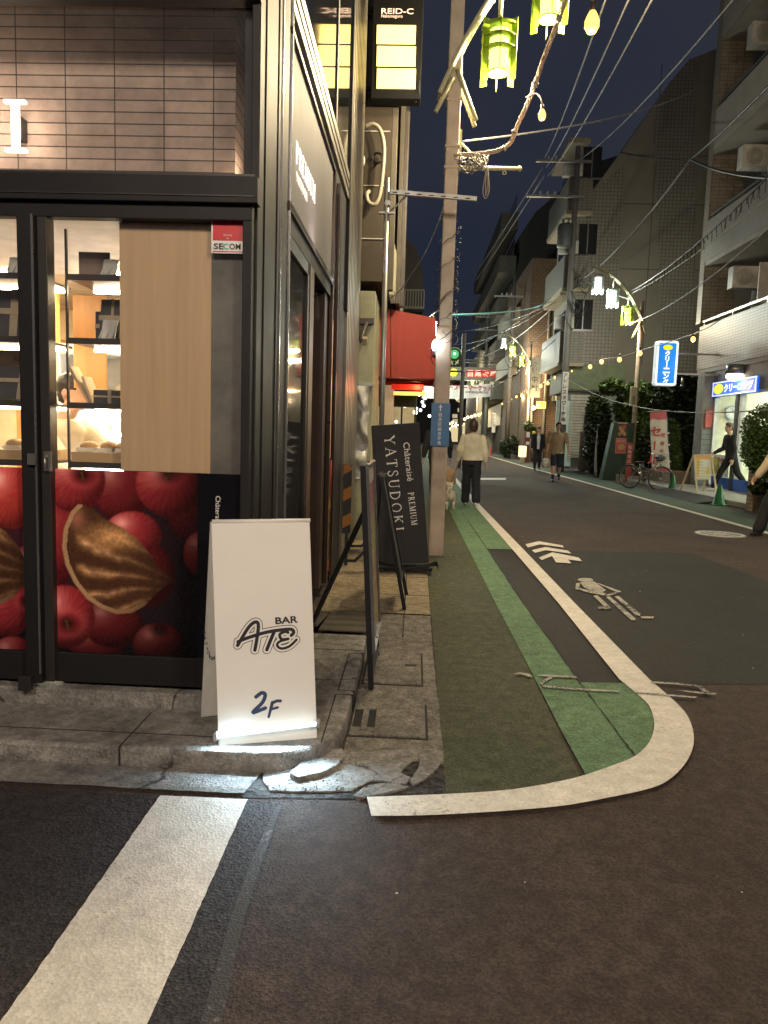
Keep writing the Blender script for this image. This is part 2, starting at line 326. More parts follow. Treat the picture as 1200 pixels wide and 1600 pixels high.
def printed(name, origin, right, up, w, h, fn, nx, ny, parent, matl, label=None):
    """a printed sheet: a fine grid of faces whose colours are worked out by fn(u, v) with u, v arrays 0..1 (v up)"""
    o = np.array(origin, float); r = np.array(right, float); u = np.array(up, float)
    gu, gv = np.meshgrid(np.linspace(0, 1, nx+1), np.linspace(0, 1, ny+1))
    P_ = o[None, None] + gu[..., None]*r*w + gv[..., None]*u*h
    inv = ROOTM.get(top_of(parent).name)
    P_ = P_.reshape(-1, 3)
    if inv is not None:
        M = np.array(inv); P_ = P_ @ M[:3, :3].T + M[:3, 3]
    idx = np.arange((nx+1)*(ny+1)).reshape(ny+1, nx+1)
    fs = np.stack([idx[:-1, :-1], idx[:-1, 1:], idx[1:, 1:], idx[1:, :-1]], -1).reshape(-1, 4)
    me = bpy.data.meshes.new(name); me.from_pydata(P_.tolist(), [], fs.tolist()); me.update()
    c = np.clip(fn(gu, gv), 0, 1).reshape(-1, 3); c = np.concatenate([c, np.ones((len(c), 1))], 1).astype(np.float32)
    at = me.color_attributes.new('print', 'FLOAT_COLOR', 'POINT'); at.data.foreach_set('color', c.ravel())
    ob = link(name, me, matl, parent)
    if label: ob['label'] = label
    return ob

# ------------------------------------------------------------------ lettering
_TX = {}
def glyphs(s, bold=0., spacing=1.):
    k = (s, bold, spacing)
    if k in _TX: return _TX[k]
    cu = bpy.data.curves.new('t', 'FONT'); cu.body = s; cu.size = 1; cu.align_x = 'CENTER'; cu.align_y = 'CENTER'; cu.offset = bold; cu.space_character = spacing
    cu.resolution_u = 3
    ob = bpy.data.objects.new('t', cu); COL.objects.link(ob)
    dg = bpy.context.evaluated_depsgraph_get(); dg.update()
    me = bpy.data.meshes.new_from_object(ob.evaluated_get(dg))
    vs = [tuple(v.co) for v in me.vertices]; fs = [tuple(p.vertices) for p in me.polygons]
    bpy.data.objects.remove(ob); bpy.data.curves.remove(cu); bpy.data.meshes.remove(me)
    if vs:
        a = np.array(vs); c = (a.min(0)+a.max(0))/2; ext = a.max(0)-a.min(0)
    else: c = np.zeros(3); ext = np.ones(3)
    _TX[k] = (vs, fs, c, ext); return _TX[k]
def frameM(origin, right, up):
    r = V3(right).normalized(); u = V3(up).normalized(); n = r.cross(u); o = V3(origin)
    return Matrix(((r.x, u.x, n.x, o.x), (r.y, u.y, n.y, o.y), (r.z, u.z, n.z, o.z), (0, 0, 0, 1)))
def put_text(mb, s, M, cx, cy, h=None, w=None, bold=.02, spacing=1., z=.003, rot=0, mirror=False):
    """lettering centred at (cx, cy) of frame M, fitted to height h and/or width w"""
    vs, fs, c, ext = glyphs(s, bold, spacing)
    if not vs: return
    sy = (h/ext[1]) if h else None; sx = (w/ext[0]) if w else None
    if sx is None: sx = sy
    if sy is None: sy = sx
    ca, sa = math.cos(rot), math.sin(rot)
    out = []
    for v in vs:
        x = (v[0]-c[0])*sx; y = (v[1]-c[1])*sy
        out.append(M @ Vector((cx+x*ca-y*sa, cy+x*sa+y*ca, z)))
    mb._add(out, fs)
def put_column(mb, s, M, cx, ytop, size, pitch=None, bold=.03, z=.003):
    pitch = pitch or size*1.12
    for i, ch in enumerate(s):
        y = ytop - pitch*(i+.5)
        if ch in 'ー一' and ch == 'ー': put_text(mb, ch, M, cx, y, w=size*.8, bold=bold, z=z, rot=-math.pi/2)
        elif ch == ' ': continue
        elif ch in 'ッャュョ': put_text(mb, ch, M, cx+size*.1, y, h=size*.6, bold=bold, z=z)
        else: put_text(mb, ch, M, cx, y, h=size*.86, bold=bold, z=z)
def stroke(mb, M, pts, w, z, n=7, closed=False):
    """a brush stroke: a ribbon with round ends; w may vary along it"""
    pts = [Vector((p[0], p[1], 0)) for p in pts]; k = len(pts); ws = w if isinstance(w, (list, tuple)) else [w]*k
    L_, R_ = [], []
    for i, p in enumerate(pts):
        d = pts[min(i+1, k-1)]-pts[max(i-1, 0)]; d.normalize(); nn = Vector((-d.y, d.x, 0))*ws[i]/2
        L_.append(p+nn); R_.append(p-nn)
    def cap(p, d, r):
        a0 = math.atan2(d.y, d.x); return [p+Vector((math.cos(a0+math.pi/2-math.pi*j/n), math.sin(a0+math.pi/2-math.pi*j/n), 0))*r for j in range(1, n)]
    for i in range(k-1):
        mb._add([M @ (q+Vector((0, 0, z))) for q in (R_[i], R_[i+1], L_[i+1], L_[i])], [(0, 1, 2, 3)])
    d = (pts[-1]-pts[-2]).normalized(); c = [L_[-1]]+cap(pts[-1], d, ws[-1]/2)+[R_[-1]]
    mb._add([M @ (q+Vector((0, 0, z))) for q in reversed(c)], [tuple(range(len(c)))])
    d = (pts[0]-pts[1]).normalized(); c = [R_[0]]+cap(pts[0], d, ws[0]/2)+[L_[0]]
    mb._add([M @ (q+Vector((0, 0, z))) for q in reversed(c)], [tuple(range(len(c)))])
def smoothpts(pts, n=6):
    out = []; k = len(pts)
    for i in range(k-1):
        p0, p1, p2, p3 = [np.array(pts[min(max(j, 0), k-1)], float) for j in (i-1, i, i+1, i+2)]
        for t in np.linspace(0, 1, n, endpoint=False):
            out.append(tuple(.5*((2*p1)+(-p0+p2)*t+(2*p0-5*p1+4*p2-p3)*t*t+(-p0+3*p1-3*p2+p3)*t**3)))
    out.append(tuple(np.array(pts[-1], float))); return out
# capitals with serifs, drawn on a 1-high box: thick stems, thin joins
def _arc(cx, cy, rx, ry, a0, a1, n=14): return [(cx+rx*math.cos(R(a0+(a1-a0)*i/n)), cy+ry*math.sin(R(a0+(a1-a0)*i/n))) for i in range(n+1)]
TK, TN = .13, .055
SER = {
 'Y': (.8, [([(.06, .97), (.4, .5)], TK), ([(.74, .97), (.4, .5)], TN), ([(.4, .5), (.4, .03)], TK)], [(.08, 1), (.72, 1), (.4, 0)]),
 'A': (.85, [([(.42, .98), (.1, .03)], TN), ([(.42, .98), (.76, .03)], TK), ([(.22, .36), (.62, .36)], TN)], [(.1, 0), (.76, 0)]),
 'T': (.75, [([(.04, .97), (.71, .97)], TN), ([(.375, .97), (.375, .03)], TK), ([(.05, .97), (.04, .8)], TN), ([(.70, .97), (.71, .8)], TN)], [(.375, 0)]),
 'S': (.6, [(smoothpts([(.5, .8), (.42, .95), (.25, .97), (.1, .85), (.12, .66), (.3, .52), (.48, .38), (.52, .2), (.4, .05), (.22, .02), (.1, .12), (.07, .24)], 4), .085)], []),
 'U': (.8, [([(.14, .97), (.14, .3)], TK), (_arc(.4, .3, .26, .28, 180, 360), .07), ([(.66, .3), (.66, .97)], TN)], [(.14, 1), (.66, 1)]),
 'D': (.85, [([(.16, .97), (.16, .03)], TK), (_arc(.3, .5, .45, .46, 90, -90), .09), ([(.1, .96), (.32, .96)], TN), ([(.1, .04), (.32, .04)], TN)], [(.16, 1), (.16, 0)]),
 'O': (.9, [(_arc(.45, .5, .37, .46, 0, 360, 24), .09)], []),
 'K': (.8, [([(.15, .97), (.15, .03)], TK), ([(.66, .97), (.2, .48)], TN), ([(.32, .6), (.7, .03)], TK)], [(.15, 1), (.15, 0), (.66, 1), (.7, 0)]),
 'I': (.4, [([(.2, .97), (.2, .03)], TK)], [(.2, 1), (.2, 0)]),
 'P': (.7, [([(.16, .97), (.16, .03)], TK), (_arc(.3, .73, .28, .23, 90, -90), .08), ([(.1, .96), (.32, .96)], TN), ([(.16, .5), (.32, .5)], TN)], [(.16, 1), (.16, 0)]),
 'R': (.78, [([(.16, .97), (.16, .03)], TK), (_arc(.3, .75, .27, .21, 90, -90), .08), ([(.1, .96), (.32, .96)], TN), ([(.16, .53), (.32, .53)], TN), ([(.34, .52), (.68, .03)], TK)], [(.16, 1), (.16, 0), (.68, 0)]),
 'E': (.66, [([(.16, .97), (.16, .03)], TK), ([(.1, .96), (.56, .96)], TN), ([(.16, .51), (.46, .51)], TN), ([(.1, .04), (.6, .04)], TN), ([(.56, .96), (.57, .82)], TN), ([(.6, .04), (.61, .2)], TN)], [(.16, 1), (.16, 0)]),
 'M': (1.0, [([(.16, .95), (.14, .03)], TN), ([(.16, .97), (.5, .05)], TK), ([(.5, .05), (.84, .97)], TN), ([(.84, .97), (.86, .03)], TK)], [(.14, 0), (.86, 0), (.14, 1), (.86, 1)]),
}
def serif_text(mb, s, M, x, y, h, gap=.22, z=.003, rot=0, xs=1.):
    """left end of the baseline at (x, y), running along direction rot"""
    ca, sa = math.cos(rot), math.sin(rot); adv = 0; i = 0
    def tr(p): px, py = (adv+p[0]*xs)*h, p[1]*h; return (x+px*ca-py*sa, y+px*sa+py*ca)
    for ch in s:
        if ch == ' ': adv += .4; continue
        w, strokes, serifs = SER[ch]
        for pts, wd in strokes: stroke(mb, M, [tr(p) for p in pts], wd*h, z+i*.00006, n=3); i += 1
        for sx, sy in serifs:
            yy = .965 if sy else .035
            stroke(mb, M, [tr((sx-.12, yy)), tr((sx+.12, yy))], .05*h, z+i*.00006, n=3); i += 1
        adv += w*xs+gap
    return adv*h
# ================================================================== ground
asphalt = groundmat('road_asphalt', (.070, .048, .039), (.047, .033, .027), speck=.42, rough=.86, bump=.75, fine=300., stain=.35)
asphalt_dark = groundmat('patch_asphalt', (.019, .0155, .0135), (.012, .010, .009), speck=.5, rough=.75, bump=1., fine=200.)
green_dull = groundmat('dull_green_paving', (.084, .088, .046), (.060, .072, .041), speck=.35, rough=.85, bump=.8, fine=240., stain=.35, big=.9, wear=.80, wearcol=(.062, .058, .042))
green_paint = groundmat('bright_green_paving', (.145, .26, .135), (.115, .215, .115), speck=.3, rough=.8, bump=.8, fine=260., stain=.3, wear=.80, wearcol=(.075, .115, .065))
white_paint = groundmat('road_line_white', (.72, .68, .60), (.60, .57, .50), speck=.12, rough=.6, bump=.4, fine=240., stain=.15, wear=.855, wearcol=(.26, .23, .19))
white_worn = groundmat('worn_line_white', (.50, .48, .42), (.44, .42, .37), speck=.25, rough=.7, bump=.9, fine=230., stain=.3, wear=.75, wearcol=(.035, .030, .027))
concrete = groundmat('kerb_concrete', (.29, .275, .25), (.17, .165, .155), speck=.22, rough=.85, bump=.7, fine=190., stain=.45, crack=1.5)
concrete_lid = groundmat('gutter_concrete', (.22, .20, .165), (.15, .14, .12), speck=.3, rough=.85, bump=.9, fine=170., stain=.45)
ground_dark = mat('gap_dirt', (.02, .018, .016), .9, bump=.6)
mb = MB(); mb.box(-300, 300, -60, 500, -1.0, 0); struct('ground', mb, asphalt)
# the dark rectangle of newer asphalt and another further up the street
def sheet(name, pts, z, m, px=False):
    if px: pts = [G(*p)[:2] for p in pts]
    mb = MB(); a = sum((pts[i][0]*pts[(i+1) % len(pts)][1]-pts[(i+1) % len(pts)][0]*pts[i][1]) for i in range(len(pts)))
    if a < 0: pts = pts[::-1]
    mb.poly(pts, z); return struct(name, mb, m)
sheet('road_patch', [(.9, 9.16), (3.55, 9.42), (3.7, 7.5), (3.4, 4.3), (2.13, 4.33), (.9, 4.2)], .002, asphalt_dark)
sheet('road_patch', [(1.5, 21.5), (4.3, 18.0), (4.6, 24.5), (1.6, 24.5)], .002, asphalt_dark)
sheet('road_patch', [(-8, 2.69), (-.45, 2.66), (-.42, 1.2), (-.46, -3), (-8, -3)], .002, groundmat('side_asphalt', (.042, .034, .033), (.030, .025, .025), speck=.6, rough=.86, bump=.9, fine=230.))
# green shoulder: dull strip, bright strip, outer strip cut by the patch
inner = [G(*p)[:2] for p in [(740, 1243), (800, 1238), (860, 1228), (908, 1217), (940, 1207), (967, 1197), (994, 1184), (1010, 1170), (1020, 1150), (1022, 1125), (1010, 1098), (967, 1064)]]
sheet('green_shoulder', [(.17, 80), (.17, 2.80)]+[tuple(p) for p in inner[:4]]+[(.74, 80)], .004, green_dull)
gl = [G(*p)[:2] for p in [(917, 1217), (879, 1148), (820, 1032), (775, 946), (708, 811)]]
g_in = [tuple(p) for p in inner[3:]]
sheet('green_shoulder', [tuple(p) for p in gl[::-1]]+g_in[:4]+[(1.03, 3.2), (1.0, 4.2), (.97, 5.6), (.93, 9.0), (.88, 14.), (.86, 80), (.62, 80)], .008, green_paint)
sheet('green_shoulder', [(1.032, 3.16)]+[tuple(p) for p in inner[7:]]+[(1.25, 4.22), (1.0, 4.20), (1.03, 3.3)], .0083, green_paint)
sheet('green_shoulder', [(.935, 9.1), (1.26, 9.15), (1.22, 14), (1.2, 80), (.865, 80), (.885, 14)], .0083, green_paint)
# crack between the two bright strips
mb = MB(); pts = [(1.036, 3.10), (1.03, 3.3), (1.012, 3.8), (1.0, 4.2), (.985, 4.9), (.968, 5.6), (.95, 7.2), (.93, 9.0), (.9, 12)]
pts = smoothpts([(p[0]+random.uniform(-.003, .003), p[1], 0) for p in pts], 12)
stroke(mb, Matrix(), [(p[0]+random.uniform(-.004, .004), p[1]) for p in pts], [random.uniform(.003, .012) for _ in pts], .0125, n=2)
struct('pavement_joint', mb, ground_dark)
# white edge line with its round corner
outer_px = [(580, 1280), (660, 1279), (742, 1275), (815, 1270), (885, 1263), (950, 1251), (1017, 1236), (1050, 1219), (1075, 1190), (1084, 1160), (1077, 1128), (1058, 1103), (1015, 1065)]
inner_px = [(573, 1250), (660, 1247), (740, 1243), (800, 1238), (860, 1228), (908, 1217), (960, 1199), (994, 1184), (1015, 1162), (1022, 1135), (1015, 1108), (1000, 1092), (967, 1064)]
A = [G(*p)[:2] for p in outer_px]+[(1.405, 6.25), (1.385, 9.3), (1.33, 14.7), (1.30, 80)]
B = [G(*p)[:2] for p in inner_px]+[(1.262, 6.25), (1.243, 9.3), (1.20, 14.7), (1.17, 80)]
A = smoothpts([tuple(p) for p in A[:13]], 4)+[tuple(p) for p in A[13:]]; B = smoothpts([tuple(p) for p in B[:13]], 4)+[tuple(p) for p in B[13:]]
mb = MB()
for i in range(len(A)-1): mb.quad((*B[i], .013), (*A[i], .013), (*A[i+1], .013), (*B[i+1], .013))
struct('road_marking', mb, white_paint)
# crosswalk bar, with a slightly ragged outline
def ragged(pts, step=.05, amp=.004):
    out = []
    for i, p in enumerate(pts):
        q = pts[(i+1) % len(pts)]; n = max(1, int(math.dist(p, q)/step))
        for k in range(n): t = k/n; out.append((p[0]+(q[0]-p[0])*t+random.uniform(-amp, amp), p[1]+(q[1]-p[1])*t+random.uniform(-amp, amp)))
    return out
def ring_fan(mb, pts, z):
    bm = bmesh.new(); f = bm.faces.new([bm.verts.new((p[0], p[1], z)) for p in pts]); f.normal_update()
    if f.normal.z < 0: f.normal_flip()
    bmesh.ops.triangulate(bm, faces=[f]); bm.verts.index_update()
    mb._add([v.co[:] for v in bm.verts], [[v.index for v in f.verts] for f in bm.faces]); bm.free()
mb = MB(); ring_fan(mb, ragged([(-.93, .2), (-.575, .2), (-.593, 2.665), (-.93, 2.66)], .022, .0017), .006); struct('road_marking', mb, white_paint)
# edge line on the far side of the street
mb = MB(); rl = [(5.75, 6), (5.62, 12.2), (5.50, 18), (5.37, 24.8), (4.98, 37), (4.8, 60), (4.8, 90)]; rl = smoothpts(rl, 5)
for a, b in zip(rl[:-1], rl[1:]): mb.quad((a[0]-.07, a[1], .006), (a[0]+.07, a[1], .006), (b[0]+.07, b[1], .006), (b[0]-.07, b[1], .006))
struct('road_marking', mb, white_paint)
mb = MB()
for a, b in zip(rl[:-1], rl[1:]): mb.quad((a[0]+.07, a[1], .004), (a[0]+1.1, a[1], .004), (b[0]+1.1, b[1], .004), (b[0]+.07, b[1], .004))
struct('green_shoulder', mb, groundmat('far_green_paving', (.07, .11, .075), (.055, .085, .06), speck=.3, rough=.8))
sheet('road_marking', [(745, 747), (791, 747), (790, 750), (746, 750)], .006, white_paint, px=True)
# chevrons, walking figure and the ghost of an older one
def M2(): return Matrix()
def px_shape(mb, pts, z=.010): ring_fan(mb, [tuple(G(*p)[:2]) for p in pts], z)
mb = MB(); c5 = lambda x, y: (700+x/2.4, 740+y/2.4)
for s in ([(290, 268), (340, 256), (430, 272), (434, 280), (345, 268), (300, 280)], [(314, 290), (365, 278), (450, 292), (463, 303), (366, 290), (326, 300)],
          [(340, 318), (392, 298), (490, 318), (503, 332), (450, 325), (462, 340), (405, 336), (390, 312), (352, 327)]):
    px_shape(mb, [c5(*p) for p in s])
struct('road_marking', mb, white_paint)
mb = MB()
px_shape(mb, [c5(*p) for p in ((515+30*math.cos(a), 402+7*math.sin(a)) for a in np.linspace(0, 6.28, 15)[:-1])])
for s in ([(494, 411), (520, 408), (548, 408), (592, 440), (578, 450), (540, 444), (510, 430)], [(480, 415), (494, 413), (492, 432), (545, 445), (592, 452), (585, 461), (535, 452), (478, 437)],
          [(556, 414), (570, 416), (650, 446), (632, 455), (598, 462), (588, 460), (628, 447)], [(545, 462), (560, 460), (604, 500), (612, 508), (600, 514), (560, 510), (562, 503), (586, 503)],
          [(592, 466), (606, 464), (704, 549), (698, 555), (684, 552)], [(624, 464), (640, 463), (722, 530), (718, 538), (704, 535)], [(722, 540), (772, 540), (770, 547), (726, 547)]):
    px_shape(mb, [c5(*p) for p in s])
struct('road_marking', mb, white_worn)
mb = MB(); zz = .0175
for s in ([(243, 762), (270, 755), (305, 762), (318, 772), (300, 772), (275, 763)], [(335, 763), (420, 766), (480, 771), (482, 777), (400, 774), (336, 768)], [(378, 772), (392, 776), (352, 799), (342, 797)],
          [(345, 797), (372, 806), (520, 818), (640, 824), (640, 830), (510, 824), (360, 812)], [(760, 790), (860, 795), (945, 805), (985, 835), (960, 835), (935, 810), (850, 801), (760, 796)],
          [(700, 828), (935, 848), (925, 853), (700, 834)], [(850, 822), (950, 830), (1008, 835), (1000, 840), (940, 836)]):
    px_shape(mb, [c5(*p) for p in s], zz)
struct('road_marking', mb, white_worn)
cr_ = [tuple(G(*p)[:2]) for p in [(915, 862), (955, 890), (1000, 925), (1060, 958), (1110, 985), (1150, 1012), (1200, 1040), (1260, 1060)]]
mb = MB(); cp_ = smoothpts([(p[0], p[1], 0) for p in cr_], 14); stroke(mb, Matrix(), [(p[0]+random.uniform(-.008, .008), p[1]+random.uniform(-.008, .008)) for p in cp_], [random.uniform(.002, .010) for _ in cp_], .0055, n=2); struct('pavement_joint', mb, ground_dark)
mb = MB()
for i in range(60): x, y = random.uniform(-.8, 4.5), random.uniform(1.2, 11); r = random.uniform(.002, .007); mb.ell((x, y, .006), r, r*.7, r*.4, nu=5, nv=3)
struct('gravel', mb, mat('litter_pale', (.6, .58, .52), .7), kind='stuff')
# manhole with a white worn cover near the far line
def manhole_fn(u, v):
    x = u*2-1; y = v*2-1; r = np.hypot(x, y); a = np.arctan2(y, x)
    lines = ((np.sin(x*16)*np.sin(y*16)) > .05) & (r < .78)
    c = np.where(((r > .84) | (r < 0)), .62, .12)
    c = np.where(lines, .42, c); c = np.where((r < .3) & (np.sin(a*6) > 0), .5, c)
    return np.stack([c, c*.98, c*.93], -1)
c = G(1125, 835)
t = thing('manhole_cover', 'round pale worn manhole cover set in the road near the far edge line', 'manhole cover', (c[0], c[1], 0), world=True)
mb = MB(); mb.cyl((c[0], c[1], -.01), (c[0], c[1], .006), .37, n=40); part('rim', mb, white_worn, t)
me_n = 40
def disc_print(name, c, r, z, fn, parent, m):
    vs, cols, fs = [], [], []
    K, N = 22, 64
    for i in range(K+1):
        for j in range(N):
            rr = r*i/K; a = 2*math.pi*j/N; vs.append((c[0]+rr*math.cos(a), c[1]+rr*math.sin(a), z))
    for i in range(K):
        for j in range(N): fs.append((i*N+j, (i+1)*N+j, (i+1)*N+(j+1) % N, i*N+(j+1) % N))
    inv = ROOTM.get(top_of(parent).name); V = [tuple(inv @ Vector(p)) if inv else p for p in vs]
    me = bpy.data.meshes.new(name); me.from_pydata(V, [], fs); me.update()
    a = np.array(vs); col = fn((a[:, 0]-c[0])/r*.5+.5, (a[:, 1]-c[1])/r*.5+.5)
    col = np.concatenate([col, np.ones((len(col), 1))], 1).astype(np.float32)
    at = me.color_attributes.new('print', 'FLOAT_COLOR', 'POINT'); at.data.foreach_set('color', col.ravel())
    return link(name, me, m, parent)
disc_print('lid', c, .355, .010, manhole_fn, t, vcolmat('manhole_metal', .5))
# ---- raised step of the corner shop: slab with a rounded corner
SZ = .09
cor = [(-8, 3.32), (-8, 2.885), (-.62, 2.885), (-.50, 2.91), (-.40, 2.97), (-.33, 3.05), (-.29, 3.17), (-.275, 3.35), (-.27, 4.72), (-.735, 4.72), (-.735, 3.32)]
mb = MB(); mb.prism(cor, -.02, SZ); o = struct('pavement', mb, concrete, bevel=.014)
# joints in the slab face and top
mb = MB()
for x in (-1.18, -3.2): mb.box(x, x+.006, 2.878, 3.25, .0, SZ+.002)
mb.box(-6, -.62, 3.02, 3.026, SZ-.002, SZ+.0015)
for (a, b) in (((-.36, 3.02), (-.355, 3.60)), ((-.355, 3.66), (-.35, 4.3))): mb.box(a[0], a[0]+.006, a[1], b[1], SZ, SZ+.0017)
for y in (3.60, 3.66, 4.3): mb.box(-.355, -.265, y, y+.006, .0, SZ+.0016)
mb.box(-.73, -.28, 4.36, 4.366, SZ, SZ+.0017)
struct('pavement_joint', mb, ground_dark)
# rear, far pavement between shop wall and green shoulder
mb = MB(); mb.box(-.74, .165, 5.65, 60, -.02, .012); struct('pavement', mb, groundmat('pavement_slabs', (.33, .265, .165), (.24, .195, .125), speck=.3, rough=.8, bump=.7, fine=180., stain=.4), bevel=.004)  # gold tone of the slabs carries the post lamp's warm light
mb = MB()
for y in (5.63, 6.3, 7.1, 7.9, 8.7, 9.5): mb.box(-.27, .163, y, y+.008, .0, .0135)
mb.box(-.045, -.037, 5.0, 9.5, .0, .0137)
struct('pavement_joint', mb, ground_dark)
# ---- gutter: strip along the front, strip along the side with two lids and grate slots
mb = MB(); ring_fan(mb, ragged([(-8, 2.70), (-.62, 2.70), (-.58, 2.885), (-8, 2.885)], .12, .004), .010); struct('gutter', mb, concrete)
mb = MB(); ring_fan(mb, ragged([(-.268, 3.86), (.165, 3.86), (.16, 5.64), (-.268, 5.64)], .12, .003), .006); struct('gutter', mb, concrete_lid)
mb = MB(); ring_fan(mb, ragged([(-.268, 3.08), (.17, 3.05), (.17, 3.86), (-.268, 3.86)], .12, .003), .006); struct('gutter', mb, concrete_lid)
def lid_thing(x0, x1, y0, y1, slots, label):
    t = thing('gutter_lid', label, 'gutter lid', ((x0+x1)/2, (y0+y1)/2, 0), group='concrete lids over the gutter')
    mb = MB(); mb.box(x0-.012, x1+.012, y0-.012, y1+.012, .0, .0085); part('gap', mb, ground_dark, t)
    mb = MB()
    if slots:
        xs = sorted(slots); cur = x0
        for sx, sw in xs: mb.box(cur, sx, y0, y1, .0, .016); mb.box(sx, sx+sw, y0, y0+.09, .0, .016); mb.box(sx, sx+sw, y1-.1, y1, .0, .016); cur = sx+sw
        mb.box(cur, x1, y0, y1, .0, .016)
    else: mb.box(x0, x1, y0, y1, .0, .016)
    part('slab', mb, concrete_lid, t, bevel=.004)
    if slots:
        mb = MB()
        for sx, sw in xs: mb.box(sx, sx+sw, y0+.09, y1-.1, .0, .0093)
        part('slot', mb, mat('slot_black', (.004, .004, .005), .9), t)
    else:
        mb = MB(); mb.cbox(((x0+x1)/2+.10, (y0+y1)/2+.03, .0165), .07, .035, .002); part('grip', mb, ground_dark, t, bevel=.0)
lid_thing(-.262, .095, 3.30, 3.72, [(-.255, .04), (-.185, .035)], 'cracked concrete gutter lid with dark slots, nearest the corner')
lid_thing(-.245, .08, 4.02, 4.62, None, 'plain concrete gutter lid with a small grip hole, under the tall poster stand')
# cracked concrete corner: pieces with dark gaps over rough fill
c8 = lambda x, y: (550+x/6.154, 1000+y/6.154)
frag_m = groundmat('broken_concrete', (.28, .265, .24), (.20, .19, .175), speck=.25, rough=.88, bump=.8, fine=160., stain=.4, crack=5.)
mb = MB(); ring_fan(mb, [(-.62, 2.68), (.12, 2.74), (.168, 2.8), (.172, 3.1), (-.27, 3.1), (-.3, 2.9), (-.62, 2.89)], .003); struct('gutter', mb, groundmat('rough_fill', (.05, .045, .04), (.03, .028, .026), speck=.8, rough=.95, bump=1., fine=90., stain=.5))
frs = [[(0, 1070), (150, 1068), (600, 1040), (640, 1090), (560, 1170), (460, 1270), (560, 1310), (530, 1370), (440, 1370), (300, 1345), (190, 1340), (60, 1400), (0, 1440), (-400, 1450), (-790, 1440), (-860, 1330), (-820, 1180), (-500, 1170), (-150, 1150)],
       [(650, 1090), (860, 1065), (872, 1120), (830, 1220), (700, 1330), (590, 1385), (550, 1350), (640, 1230), (650, 1150)],
       [(10, 1490), (120, 1410), (260, 1378), (430, 1380), (550, 1408), (360, 1460), (180, 1500), (60, 1512)]]
for i, s in enumerate(frs):
    mb = MB(); pts = [tuple(G(*c8(*p), .012)[:2]) for p in s]
    if sum(pts[k][0]*pts[(k+1) % len(pts)][1]-pts[(k+1) % len(pts)][0]*pts[k][1] for k in range(len(pts))) < 0: pts = pts[::-1]
    pts = ragged(pts, .02, .0022); mb.prism(pts, .0, .0095+.0012*i)
    struct('gutter', mb, frag_m)
# broken kerb end stone at the round corner
mb = MB(); kp = [tuple(G(*p, .05)[:2]) for p in [(452, 1200), (470, 1183), (505, 1165), (535, 1162), (541, 1172), (528, 1188), (500, 1200), (465, 1207)]]
if sum(kp[k][0]*kp[(k+1) % len(kp)][1]-kp[(k+1) % len(kp)][0]*kp[k][1] for k in range(len(kp))) < 0: kp = kp[::-1]
mb.prism(ragged(kp, .03, .002), .0, .030); struct('kerb', mb, frag_m, bevel=.004)
# grit along the edge
mb = MB()
for i in range(230):
    t_ = random.random()
    if t_ < .45: x, y = random.uniform(-.6, .17), random.uniform(2.63, 2.78)
    elif t_ < .7: x, y = .17+random.gauss(0, .012), random.uniform(2.8, 7)
    else: x, y = random.uniform(-.5, -.2), random.uniform(2.72, 2.95)
    r = random.uniform(.0015, .0045); mb.ell((x, y, .012), r, r*random.uniform(.6, 1), r*.6, nu=5, nv=3)
struct('gravel', mb, groundmat('grit', (.20, .19, .17), (.08, .075, .07), big=60.), kind='stuff')
# seam of old marking running from the corner down the side street
mb = MB(); pts = [(G(435, 1262)[0], G(435, 1262)[1]), tuple(G(400, 1350)[:2]), tuple(G(370, 1440)[:2]), tuple(G(330, 1600)[:2])]
stroke(mb, Matrix(), pts, [.02, .035, .04, .05], .0045, n=2); struct('road_marking', mb, groundmat('faint_marking', (.12, .11, .105), (.05, .045, .042), speck=.5, wear=.62, wearcol=(.05, .043, .04)))
# ================================================================== corner sweet shop
dark_metal = mat('dark_frame_metal', (.011, .010, .011), .55, .0, var=.15, scale=3., bump=.03, spec=.3)
dark_metal2 = mat('mid_frame_metal', (.030, .027, .027), .42, .2, var=.15, scale=3.)
brown_metal = mat('brown_frame_metal', (.060, .042, .034), .3, .6, var=.12, scale=3.)
brick_stack = tilemat('stack_bond_brick', (.31, .245, .205), (.25, .195, .165), (.035, .028, .026), .236, .0535, ms=.0028, offset=0., rough=.8, bump=.8, noisev=.22, off=(.02, .01))
clear_glass = glassmat('clear_glass')
XC, YF = -.74, 3.33
shop = thing('corner_shop', 'dark framed corner cake shop with stacked brick band above a lit shop window', 'shop building', (-2.4, 5, 0))
# masses (behind the glass lines)
mb = MB(); mb.box(-6, -.90, 3.62, 3.80, 2.49, 3.72); mb.box(-1.08, -.90, 3.80, 4.55, 2.49, 3.72); part('brick_wall', mb, brick_stack, shop)
mb = MB()
mb.box(-6, -.745, 3.335, 3.62, 2.46, 2.488); mb.box(-.90, -.745, 3.62, 4.0, 2.46, 2.488)
part('ledge', mb, mat('ledge_metal', (.12, .10, .09), .4), shop)
mb = MB()
mb.box(-6, -.715, 3.27, 3.34, 2.375, 2.485); mb.box(-6, -.745, 3.30, 3.36, 2.31, 2.375)          # beam under the bricks
mb.box(-6, -.715, 3.27, 3.345, 3.197, 3.75)                                                        # head frame
mb.box(-6, -.99, 3.335, 3.37, .19, .33); mb.box(-.99, -.745, 3.335, 3.37, .19, .33)
mb.box(-.785, -.745, 3.30, 3.365, .165, 2.31)                                                    # right jamb
mb.box(-.752, -.715, 3.30, 3.36, 2.485, 3.2)                                                     # jamb of upper opening
mb.box(-6, -.745, 3.345, 5.0, 3.735, 3.80)
part('frame', mb, dark_metal, shop, bevel=.003)
mb = MB(); mb.box(-6, -.73, 3.28, 3.30, 2.485, 2.497); mb.box(-6, -.73, 3.265, 3.272, 2.40, 2.405); part('trim', mb, dark_metal2, shop)
